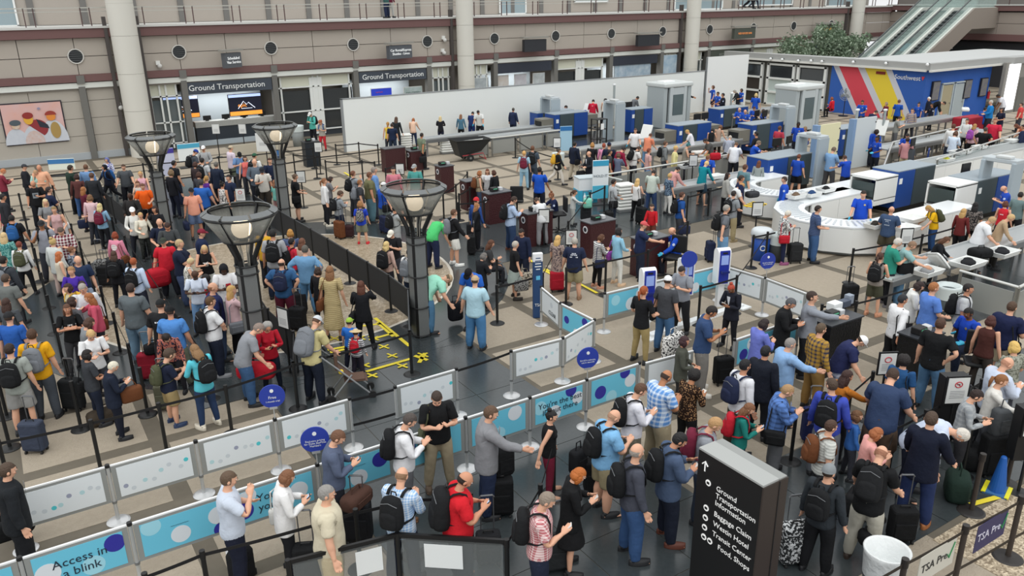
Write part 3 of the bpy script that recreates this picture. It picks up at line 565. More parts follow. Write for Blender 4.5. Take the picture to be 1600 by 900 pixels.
# arm presets: flex, abduct, inward twist, elbow
ARM = {'dn': (2, 9, 10, 14), 'ph': (22, 10, 38, 98), 'cr': (32, 12, 82, 104), 'hp': (-28, 38, 62, 84), 'rc': (62, 8, 6, 24), 'rl': (42, 8, 10, 22), 'pl': (-24, 12, 0, 10), 'up': (52, 14, 30, 118), 'pt': (78, 12, 5, 12), 'st': (28, 16, 20, 132), 'fw': (28, 8, 6, 12), 'hd': (10, 12, 30, 72)}
PO = {  # right arm, left arm, spine bend, head pitch, leg mode
 'st': ('dn', 'dn', 2, 6, 's'), 'ph': ('ph', 'ph', 6, 28, 's'), 'p1': ('ph', 'dn', 4, 22, 's'), 'p2': ('dn', 'ph', 4, 22, 's'), 'cr': ('cr', 'cr', 2, 4, 's'), 'hp': ('hp', 'hp', 3, 8, 's'), 'h1': ('hp', 'dn', 2, 6, 's'), 'h2': ('dn', 'hp', 2, 6, 's'),
 'rc': ('rc', 'rc', 14, 24, 's'), 'rl': ('rl', 'rl', 22, 26, 's'), 'bd': ('rc', 'rc', 72, 20, 's'), 'lg': ('pl', 'dn', 3, 8, 's'), 'l2': ('dn', 'pl', 3, 8, 's'), 'wk': ('fw', 'pl', 4, 6, 'w'), 'si': ('ph', 'hd', 8, 14, 'i'), 's2': ('rc', 'rl', 12, 14, 'i'), 'up': ('up', 'dn', 2, 4, 's'), 'u2': ('up', 'ph', 2, 10, 's'), 'pt': ('pt', 'dn', 2, 0, 's'), 'ss': ('st', 'st', 3, 8, 's'), 's1': ('st', 'dn', 3, 6, 's'), 'le': ('rl', 'rl', 34, 20, 's'), 'hd': ('hd', 'hd', 2, 8, 's'), 'rp': ('rc', 'dn', 6, 10, 's'), 'fw': ('fw', 'fw', 3, 8, 's'), 'wp': ('ph', 'pl', 4, 14, 'w'), 'kn': ('ph', 'rl', 24, 24, 'k')}
def pose(code, hy=0, sx=1.0, kid=False, jit=0):
    ra, la, sp, hp, lg = PO[code]; r = random.Random(jit); J = lambda a: r.uniform(-a, a)
    Gm = {}
    def about(p, R_): return tr(p) @ R_ @ tr([-c for c in p])
    root = np.eye(4); Gm['pel'] = root @ about((0, 0, 1.0), rot('x', -sp*.35)) if sp > 20 else root
    Gm['spi'] = Gm['pel'] @ about((0, 0, 1.04), rot('x', -sp*(.3 if sp > 20 else .5))); Gm['che'] = Gm['spi'] @ about((0, 0, 1.22), rot('x', -sp*(.35 if sp > 20 else .5)) @ rot('z', J(4)))
    Gm['hea'] = Gm['che'] @ about((0, -.01, 1.5), rot('z', hy+J(8)) @ rot('x', -(hp+J(3))) @ (np.diag([1.28, 1.28, 1.22, 1]) if kid else np.eye(4)))
    for s, t, a in ((1, 'R', ra), (-1, 'L', la)):
        fl, ab, tw, el = ARM[a]; fl += J(5); ab += J(2)+(9 if sx > 1.2 else 4); el += J(6)
        if sp > 50: fl = 30+J(10)+sp*.55
        Ai = rot('y', s*35); S = rot('x', fl) @ rot('y', -s*ab) @ rot('z', s*tw); E = rot('x', el)
        p = _arm(s, 0); q = _arm(s, .28)
        Gm['ua'+t] = Gm['che'] @ about(p, S @ Ai)
        Gm['fa'+t] = Gm['ua'+t] @ about(q, np.linalg.inv(Ai) @ E @ Ai)
        w = _arm(s, .53); Gm['ha'+t] = Gm['fa'+t] @ about(w, np.linalg.inv(Ai) @ rot('x', 8) @ rot('z', s*(40 if a in ('ph', 'hd') else 0)) @ Ai)
        hf, kf, ab2 = {'s': (2+J(3), 3, 3.5+J(2)), 'w': (22*s, 8 if s > 0 else 26, 2), 'i': (84, 84, 8), 'k': (70 if s > 0 else 5, 100 if s > 0 else 88, 4)}[lg]
        h = (s*.09, 0, .92); k = (s*.1, 0, .5); an = (s*.107, -.01, .085)
        Gm['th'+t] = (root if sp > 20 else Gm['pel']) @ about(h, rot('x', hf) @ rot('y', -s*ab2)); Gm['sh'+t] = Gm['th'+t] @ about(k, rot('x', -kf)); Gm['fo'+t] = Gm['sh'+t] @ about(an, rot('x', -(hf-kf)*.9) @ rot('z', -s*(8+J(5))))
    return np.array([Gm[b] for b in BN])
SKIN = {'1': 'd9a78b', '2': 'c68f72', '3': 'b07a58', '4': '7d5238', '5': '4b3226'}
HAIRC = {}
PEOPLE = []
def skin_to(key, nearq, Ms, sc, sxy, zo, name, mat, parent):
    me0, co, W_ = tpl(key, nearq)
    B = np.einsum('vb,bij->vij', W_, Ms); c = co.copy()
    if sxy != 1 and key[0] in ('shirt', 'legs', 'body'):
        f = sxy; g = np.clip((1.5-co[:, 2])/.05, 0, 1)*np.where((np.abs(co[:, 0]) > .43) & (co[:, 2] > .7), .25, 1)*((co[:, 2] > .13)+0.0); c += NRM[(key, nearq)]*(g*(f-1)*(.075 if key[0] != 'body' else .05))[:, None]; t = np.clip((1.5-co[:, 2])/.1, 0, 1)*(np.abs(co[:, 0]) < .22); c[:, 1] *= 1+(f-1)*1.3*t; c[:, 0] *= 1+(f-1)*.4*t
    out = np.einsum('vij,vj->vi', B[:, :3, :3], c)+B[:, :3, 3]; out[:, 2] -= zo; out *= sc
    me = me0.copy(); me.name = name; me.vertices.foreach_set('co', out.astype(np.float32).ravel()); me.materials[0] = mat; me.update()
    return link(name, me, parent)
_eye = {}
def eye_mesh():
    if not _eye:
        m = MB(); m.smooth = True; m.sph(0, 0, 0, .0135, .008, .0085, 8, 6); m.cur = 1; m.sph(0, .0055, 0, .0062, .0045, .0065, 8, 6); _eye[0] = m.mesh('eye', [M('d8d2cc', .4), M('2a1d16', .3)])
        m = MB(); m.smooth = True; m.sph(0, 0, 0, .02, .008, .006, 8, 6); _eye[1] = m.mesh('lips', M('a3604f', .5)); m = MB(); m.tube([(-.018, 0, 0), (0, .004, .005), (.018, 0, -.002)], .0035, 5); _eye[2] = m.mesh('eyebrow', M('3a2a20', .8))
    return _eye
def place(px, py, foot, h0):
    """ground point under a head seen at (px, py); height from the feet when they are seen"""
    h = h0
    if foot:
        g = G(px, foot)
        # solve the height so the head lands on py
        lo, hi = .6, 2.6
        for _ in range(24):
            mid = (lo+hi)/2
            if pj(g[0], g[1], mid)[1] > py: lo = mid
            else: hi = mid
        h = mid
    return h
def person(line, idx):
    d, lab = line.split(';'); lab = lab.strip(); T = d.split(); px, py, foot, face, po, bd, hair, top, bot = T[:9]; ex = T[9:]
    px, py, foot, face = float(px), float(py), float(foot), float(face)*10
    sex, sk = bd[0], bd[1]; fem = sex in 'fg'; kid = sex in 'kg'; big = sex == 'M'
    h = {'m': 1.77, 'f': 1.66, 'M': 1.80, 'k': 1.30, 'g': 1.35}[sex]
    for e in list(ex):
        if e[0] == 'H' and e[1:].isdigit(): h = int(e[1:])/100; ex.remove(e); foot = 0
    sit = PO[po][4] == 'i'; kneel = PO[po][4] == 'k'; bend = po == 'bd'
    if foot and not (sit or bend or kneel):
        h = min(max(place(px, py, foot, h), {'m': 1.62, 'f': 1.52, 'M': 1.66, 'k': .95, 'g': 1.0}[sex]), {'m': 1.92, 'f': 1.80, 'M': 1.95, 'k': 1.5, 'g': 1.6}[sex])
    hat = hair[0] in 'cewh'; toph = h
    hy = 0; sx = 1.27 if big else (1.06 if fem else 1.14)
    for e in list(ex):
        if e[0] == 'Y': hy = int(e[1:]); ex.remove(e)
    Ms = pose(po, hy, sx, kid, idx)
    nearq = (py > 440 or (px > 830 and py > 430))
    me0, co, W_ = tpl(('body', fem, ''), nearq)
    B = np.einsum('vb,bij->vij', W_, Ms); out = np.einsum('vij,vj->vi', B[:, :3, :3], co)+B[:, :3, 3]; zo = out[:, 2].min()-(.012); topz = out[:, 2].max()-zo
    sc = h/1.755 if not (sit or bend or kneel) else h/1.755
    headtop = topz*sc; ht = out[out[:, 2].argmax()]*sc
    x, y = G(px, py, headtop+(.01 if hair[0] == 'b' else .02))
    v = math.atan2(y, x); rz = v-PI/2-math.radians(face)
    c, s = math.cos(rz), math.sin(rz); x -= ht[0]*c-ht[1]*s; y -= ht[0]*s+ht[1]*c     # the head, not the hips, stands at the pixel
    if y > 39.2 and x > 15: x *= 39.2/y; y = 39.2
    base = 0.0; seath = 0
    if sit: base = .0; seath = (BONES['pel'][1][2]-zo)*sc
    lab = 'person '+lab; o = thing('person', lab, 'person', (x, y, base), rz, None)
    sm = M(SKIN[sk], .55, spec=.3); b = skin_to(('body', fem, ''), nearq, Ms, sc, sx, zo, 'body', sm, o)
    tk, tc = top.split(':'); bk, bc = bot.split(':')
    nmt = {'t': 't_shirt', 'l': 'long_sleeve_top', 'v': 'sleeveless_top', 'j': 'jacket', 'd': 'dress_bodice'}[tk]
    skin_to(('shirt', fem, tk), nearq, Ms, sc, sx, zo, nmt, CLOTH(tc), o)
    skin_to(('legs', fem, bk), nearq, Ms, sc, sx, zo, {'p': 'trousers', 's': 'shorts', 'k': 'skirt', 'd': 'long_skirt'}[bk], CLOTH(bc), o)
    shc = '222326'
    for e in list(ex):
        if e.startswith('sh:'): shc = e[3:]; ex.remove(e)
    if shc != 'no':
        for q in (1, -1): skin_to(('shoe', fem, q), False, Ms, sc, 1, zo, 'shoe', M(shc, .6), o)
    hk = hair[0]; hc = hair[2:].split(',') if len(hair) > 1 else ['3a2c22']
    if hk == '0': pass
    elif hat: skin_to(('hair', fem, 'c'), False, Ms, sc, 1, zo, 'hair', M(hc[1] if len(hc) > 1 else '3a2c22', .7), o); skin_to(('hat', fem, hk), False, Ms, sc, 1, zo, {'c': 'cap', 'e': 'beanie', 'w': 'straw_hat', 'h': 'hood'}[hk], CLOTH(hc[0]), o)
    else: skin_to(('hair', fem, hk), False, Ms, sc, 1, zo, 'hair', M(hc[0], .65, pat='N', c2=hc[0], bump=40), o)
    hM = Ms[BN.index('hea')]
    def W2(Mb, p): q = (Mb @ np.array([*p, 1]))[:3]; q[2] -= zo; return q*sc
    def attach(me, name, Mb, p):
        e = link(name, me, o); R_ = Matrix([list(r) for r in Mb]); q = W2(Mb, p); e.matrix_basis = Matrix.Translation(q) @ R_.to_3x3().normalized().to_4x4() @ Matrix.Scale(sc, 4); return e
    fr = (face+360+0) % 360
    if nearq and 60 < fr < 300:
        em = eye_mesh()
        for q in (1, -1): attach(em[0], 'eye', hM, (q*.031, .0895, 1.655)); attach(em[2], 'eyebrow', hM, (q*.032, .0985, 1.678))
        attach(em[1], 'lips', hM, (0, .0945, 1.591))
    if nearq or 'white' in lab or 'print' in lab: pass
    info = dict(o=o, x=x, y=y, rz=rz, sc=sc, Ms=Ms, zo=zo, lab=lab, W2=W2, px=px, py=py, h=h); PEOPLE.append(info)
    if 'officer' in lab:
        che = Ms[BN.index('che')]; bm = MB().lathe([(.001, -.004), (.028, 0), (.03, .004), (.001, .012)], n=10) if 0 not in _bd else None
        if bm: bm.smooth = True; _bd[0] = bm.mesh('badge', M('d8c48a', .3, .6)); _bd[1] = MB().lathe([(.001, 0), (.04, .0), (.036, .006), (.001, .008)], n=12).mesh('shoulder_patch', M('b9c4dc', .6))
        e = attach(_bd[0], 'badge', che, (-.08, .15, 1.35)); e.matrix_basis = e.matrix_basis @ Matrix.Rotation(-PI/2, 4, 'X')
        for q, t in ((1, 'R'), (-1, 'L')): w = _arm(q, .13); e = attach(_bd[1], 'shoulder_patch', Ms[BN.index('ua'+t)], (w[0]+q*.068, w[1], w[2]+.03)); e.matrix_basis = e.matrix_basis @ Matrix.Rotation(q*(PI/2-.6), 4, 'Y')
    if 'glove' in lab: skin_to(('glove', fem, ''), nearq, Ms, sc, 1, zo, 'gloves', M('3fb4d8', .5), o)
    for words, side, kind in PRINTS:
        if words in lab: garment_print(side+kind, info, sx)
    for e in ex: carry(e, info)
    return o
_bd = {}
PRINTS = [('black suit jacket at the lower left', 'F', 'vee'), ('bald in dark suit', 'F', 'vee'), ('dark blazer with lanyard', 'F', 'vee'), ('grey suit jacket and', 'F', 'vee'), ('white-haired in navy coat', 'F', 'vee'), ('blond in blue checked blazer', 'F', 'vee'), ('white t-shirt with red box print', 'F', 'box'), ('white swoosh', 'F', 'swoosh'), ('grey graphic', 'F', 'grey'), ('round white back print', 'A', 'round'), ('black t-shirt with white back print', 'A', 'box2'), ('navy t-shirt with white back print', 'A', 'cru'), ('crimson shirt', 'A', 'wht'), ('white lettering, folded arms', 'F', 'ret'), ('golden yellow t-shirt', 'A', 'yel'), ('slate blue t-shirt', 'A', 'pal'), ('leather strap', 'F', 'r'), ('red sleeveless top with white lettering', 'A', 'top')]
def garment_print(code, I, sx):
    """flat print laid on the chest (F) or back (A) of the garment: code = side + colour key + kind"""
    che = I['Ms'][BN.index('che')]; sg = 1 if code[0] == 'F' else -1; kind = code[1:]
    def put(m_or_me, mat, zc, name='garment_print', lift=0):
        me = m_or_me.mesh(name, mat) if isinstance(m_or_me, MB) else m_or_me
        R_ = Matrix.Rotation(I['rz'], 4, 'Z')
        for v in me.vertices:
            x, z = v.co.x, v.co.z+zc; y = sg*(math.sqrt(max(.05, 1-(x/(.21*sx))**2))*(.135+(.02 if (sg > 0 and False) else 0))*(1+(sx-1)*1.25)+.006+lift+abs(v.co.y)); q = (che @ np.array([x*sg, y, z, 1]))[:3]; q[2] -= I['zo']; v.co = Vector(q*I['sc'])
        link(name, me, I['o'])
    def tx(s, size, col, zc, lift=.002):
        cu = bpy.data.curves.new('t', 'FONT'); cu.body = s; cu.size = size; cu.align_x = 'CENTER'; cu.align_y = 'CENTER'; cu.resolution_u = 2; o = bpy.data.objects.new('t', cu); me = bpy.data.meshes.new_from_object(o); bpy.data.objects.remove(o); me.materials.clear(); me.materials.append(M(col, .6))
        for v in me.vertices: v.co = Vector((-v.co.x, 0, v.co.y)) if sg > 0 else Vector((v.co.x*-1*-1, 0, v.co.y))
        for v in me.vertices: v.co.x = v.co.x*(1 if sg > 0 else -1)
        put(me, None, zc, 'garment_lettering', lift)
    def rect(x0, x1, z0, z1, col, zc, lift=0):
        m = MB(); n = 6; vs = []; 
        for i in range(n+1): x = x0+(x1-x0)*i/n; vs += [(x, 0, z0), (x, 0, z1)]
        m._add(vs, [(2*i, 2*i+2, 2*i+3, 2*i+1) for i in range(n)]); put(m, M(col, .7), zc, 'garment_print', lift)
    if kind == 'box': rect(-.11, 0, -.045, .045, 'c82838', 1.26); rect(0, .11, -.045, .045, 'f0f0f0', 1.26); tx('3 7.X', .06, '222222', 1.26, .004)
    elif kind == 'swoosh':
        m = MB(); P = [(-.1, 0, -.01), (-.06, 0, -.05), (-.01, 0, -.045), (.12, 0, .035), (-.01, 0, -.005), (-.05, 0, -.012), (-.07, 0, .01)]; m._add([(-x, y, z) for x, y, z in P], [tuple(range(7))]); put(m, M('f2f2f2', .6), 1.27)
    elif kind == 'grey': rect(-.09, .09, -.1, .09, '8a9298', 1.24); rect(-.05, .06, -.03, .05, '4a5258', 1.24, .003)
    elif kind == 'round':
        m = MB(); n = 20; m._add([(.1*math.cos(2*PI*i/n), 0, .1*math.sin(2*PI*i/n)) for i in range(n)], [tuple(range(n))]); put(m, M('ece4e2', .7), 1.28); tx('~~~\n~~~~', .07, 'b86a80', 1.28, .003)
    elif kind == 'vee':
        m = MB(); m._add([(-.05, 0, .1), (.05, 0, .1), (.012, 0, -.12), (-.012, 0, -.12)], [(0, 1, 2, 3)]); put(m, M('d4d8e0', .7), 1.33, 'shirt_front', .012)
    elif kind in ('r', 'wht'): tx('R' if kind == 'r' else 'U', .1, '8a8a8e' if kind == 'r' else 'f0e4e8', 1.29)
    else:      # lettering too small to read in the photograph: rows of short bars
        col, rows = {'ret': ('e8e8e8', [(-.12, .12, 0)]), 'yel': ('f2e6b0', [(-.07, .07, .05), (-.05, .06, -.04)]), 'cru': ('d8dce6', [(-.06, .06, .07), (-.09, .09, .03), (-.11, .11, -.03)]), 'pal': ('a9b6c6', [(-.1, .1, .07), (-.04, .06, .02), (-.06, .05, -.03), (-.08, .08, -.09)]), 'box2': ('e6e6e6', [(-.1, 0, 0), (-.02, .11, .05)]), 'top': ('f0e0e0', [(-.06, .06, 0)])}[kind]
        for x0, x1, zc in rows:
            k = max(2, int((x1-x0)/.035))
            for i in range(k): a = x0+(x1-x0)*i/k; rect(a, a+(x1-x0)/k*.72, -.016, .016, col, 1.29+zc)
# ---------------- things people carry ----------------
def wpt(I, p): c, s = math.cos(I['rz']), math.sin(I['rz']); return (I['x']+p[0]*c-p[1]*s, I['y']+p[0]*s+p[1]*c, p[2])
CN = {'1': 'black', 'k': 'dark', 'r': 'red', 'g': 'grey', 'b': 'blue', 'n': 'navy', 'm': 'maroon', 'w': 'brown', 'o': 'olive', 'p': 'purple', 'y': 'yellow', 't': 'tan', 'c': 'patterned', 'e': 'dark green', 'h': 'white', 'i': 'pink', 'q': 'mint'}
CC = {'1': '1c1d1f', 'k': '2a2b2e', 'r': 'b3202f', 'g': '75797f', 'b': '2a5a93', 'n': '252c46', 'm': '6d2438', 'w': '6b4128', 'o': '4c4f3a', 'p': '9a4da8', 'y': 'd9a93a', 't': 'b0916b', 'c': '8b8a88+F+2c2c2c', 'e': '1f3b33', 'h': 'dcdcd8', 'i': 'c94a78', 'q': '8fd8c0'}
def trunc(lab, pre):
    w = (pre+' '+lab).split(); return ' '.join(w[:16])
def bag_pack(o, col, big=1.0):
    def pod(m, cx, cy, cz, sx, sy, sz, tp):
        R_ = []
        for k in range(11):
            t = -1+2*k/10; f = max(.12, (1-abs(t)**3.2)**(1/3.2)); f *= 1-tp*t; ring = []
            for j in range(16):
                a = 2*PI*j/16; c_, s_ = math.cos(a), math.sin(a); q = (abs(c_)**2.8+abs(s_)**2.8)**(-1/2.8); ring.append((cx+sx/2*f*c_*q, cy+sy/2*f*s_*q, cz+sz/2*t))
            R_.append(ring)
        return m.loft(R_)
    m = MB(); m.smooth = True; pod(m, 0, 0, 0, .32*big, .20*big, .49*big, .13); b = part('pack_body', m, CLOTH(col), o)
    m = MB(); m.smooth = True; pod(m, 0, -.085*big, -.08*big, .24*big, .09, .25*big, .05); part('front_pocket', m, CLOTH(col), b); m = MB(); m.tube([(-.04, .06, .22*big), (-.03, .05, .27*big), (.03, .05, .27*big), (.04, .06, .22*big)], .01, 6); part('grab_handle', m, BLK, b)
    m = MB(); m.tube([(-.12*big, -.075*big, .13*big), (0, -.09*big, .17*big), (.12*big, -.075*big, .13*big)], .005, 5); part('zip', m, M('6f7275', .5), b)
def carry(e, I):
    k = e[0]; col = e[1:2]; o = I['o']; che = I['Ms'][BN.index('che')]; sc = I['sc']; lab = I['lab']; cn = CN.get(col, ''); cc = CC.get(col, '1c1d1f')
    if k == 'B':      # backpack worn on the back
        p = I['W2'](che, (0, -.215, 1.24)); big = 1.2 if len(e) > 2 else 1.0
        t = thing('backpack', trunc(lab, cn+' backpack worn by'), 'backpack'); R_ = Matrix.Rotation(I['rz'], 4, 'Z') @ Matrix([list(r) for r in che]).to_3x3().normalized().to_4x4()
        t.matrix_basis = Matrix.Translation(wpt(I, p)) @ R_ @ Matrix.Scale(sc, 4); bag_pack(t, cc, big)
        for s in (-1, 1):
            m = MB(); m.smooth = True; m.tube([(s*.10, .07, .2), (s*.105, .12, .245), (s*.11, .20, .262), (s*.115, .285, .235), (s*.12, .335, .13), (s*.135, .345, .0), (s*.165, .29, -.1), (s*.18, .2, -.14), (s*.13, .08, -.17)], .024, 6, flat=.4); part('shoulder_strap', m, CLOTH(cc), t)
    elif k == 'S':    # bag at the hip on a strap
        s = -1 if 'L' in e else 1; p = I['W2'](I['Ms'][0], (s*.24, -.04, .86)); t = thing('shoulder_bag', trunc(lab, cn+' shoulder bag of'), 'bag', wpt(I, p), I['rz']+rnd.uniform(-.2, .2)); t.scale = (sc,)*3
        m = MB(); m.smooth = True; m.rbox(0, 0, 0, .11, .34, .26, .04); part('bag_body', m, CLOTH(cc), t); m = MB(); m.rbox(s*.06, 0, -.02, .02, .26, .14, .01); part('pocket', m, CLOTH(cc), t)
        q = np.array(I['W2'](che, (s*.12, -.02, 1.475)))-np.array(p); q = q/sc; a = I['W2'](che, (s*.15, .13, 1.32)); a = (np.array(a)-p)/sc; b2 = (np.array(I['W2'](che, (s*.15, -.15, 1.32)))-p)/sc
        m = MB(); m.tube([(0, -.13, .12), (b2[0], b2[1], b2[2]), (q[0], q[1], q[2]), (a[0], a[1], a[2]), (0, .13, .12)], .012, 5); part('strap', m, CLOTH(cc), t)
    elif k == 'P':    # phone or card in the hand
        s = -1 if 'L' in e else 1; b = 'ha'+('R' if s > 0 else 'L'); Mb = I['Ms'][BN.index(b)]; w = _arm(s, .64); p = I['W2'](Mb, (w[0]-s*.02, w[1]+.02, w[2])); wh = 'W' in e
        t = thing('boarding_card' if wh else 'phone', trunc(lab, ('white card' if wh else 'dark phone')+' held by'), 'card' if wh else 'phone', wpt(I, p), I['rz']); t.rotation_euler[0] = .7
        m = MB(); m.rbox(0, 0, 0, .075, .15, .01, .004) if False else m.box(0, 0, 0, .078, .15, .01); part('case', m, M('e6e6e2' if wh else '1d1d20', .4), t)
        if not wh: part('display', MB().box(0, 0, .006, .07, .135, .002), M('9fb2c8', .3, emit=.4), t)
    elif k in 'KU':    # roller suitcase: K behind or beside, U upright close in front
        dx, dy = {'K': (.34, -.22), 'U': (.05, .42)}[k]
        if 'L' in e: dx = -dx
        kd = 'small' if 's' in e[2:] else 'roller'; z = .55 if kd == 'roller' else .45
        X, Y, _ = wpt(I, (dx, dy, 0)); suitcase(X, Y, I['rz']+rnd.uniform(-.3, .3), cc, trunc(lab, cn+' roller suitcase beside'), z)
    elif k == 'D':    # bag held in a lowered hand
        s = -1 if 'L' in e else 1; Mb = I['Ms'][BN.index('ha'+('R' if s > 0 else 'L'))]; w = _arm(s, .64); p = I['W2'](Mb, w); X, Y, Z = wpt(I, p); z = max(.17, Z-.28)
        t = thing('hand_bag', trunc(lab, cn+' bag in the hand of'), 'bag', (X, Y, z), I['rz']); m = MB(); m.smooth = True; m.rbox(0, 0, 0, .16, .38, .28, .05); part('bag_body', m, CLOTH(cc), t)
        m = MB(); m.tube([(0, -.12, .12), (0, -.05, Z-z), (0, .05, Z-z), (0, .12, .12)], .01, 6); part('handle', m, CLOTH(cc), t)
_sc = {}
def suitcase(X, Y, rz, cc, lab, z=.55):
    key = (cc, z)
    if key not in _sc:
        m = MB(); m.smooth = False; m.rbox(0, 0, .06+z/2, .38*(z/.55)**.5, .23, z, .045, n=3); a = m.mesh('case_body', CLOTH(cc))
        m = MB(); m.rbox(0, -.12, .06+z*.36, .30, .03, z*.5, .012); b = m.mesh('front_pocket', CLOTH(cc)); m = MB()
        for s in (-1, 1): m.cyl(s*.09, .09, z+.05, 1.02, .009, 6)
        m.tube([(-.1, .09, 1.02), (-.08, .09, 1.05), (.08, .09, 1.05), (.1, .09, 1.02)], .014, 6); c = m.mesh('telescopic_handle', M('6b6d70', .4, .6)); w = MB().cyl(0, 0, -.015, .015, .03, 10).mesh('wheel', RUB); h = MB().tube([(-.07, 0, 0), (-.06, 0, .035), (.06, 0, .035), (.07, 0, 0)], .011, 6).mesh('grab_handle', BLK); _sc[key] = (a, b, c, w, h)
    a, b, c, w, h = _sc[key]; t = thing('suitcase', lab, 'suitcase', (X, Y, 0), rz); link('case_body', a, t); link('front_pocket', b, t); link('telescopic_handle', c, t); link('grab_handle', h, t, (0, 0, z+.06))
    for sx in (-.14, .14):
        for sy in (-.08, .08): q = link('wheel', w, t, (sx, sy, .03)); q.rotation_euler = (0, PI/2, 0)
    return t
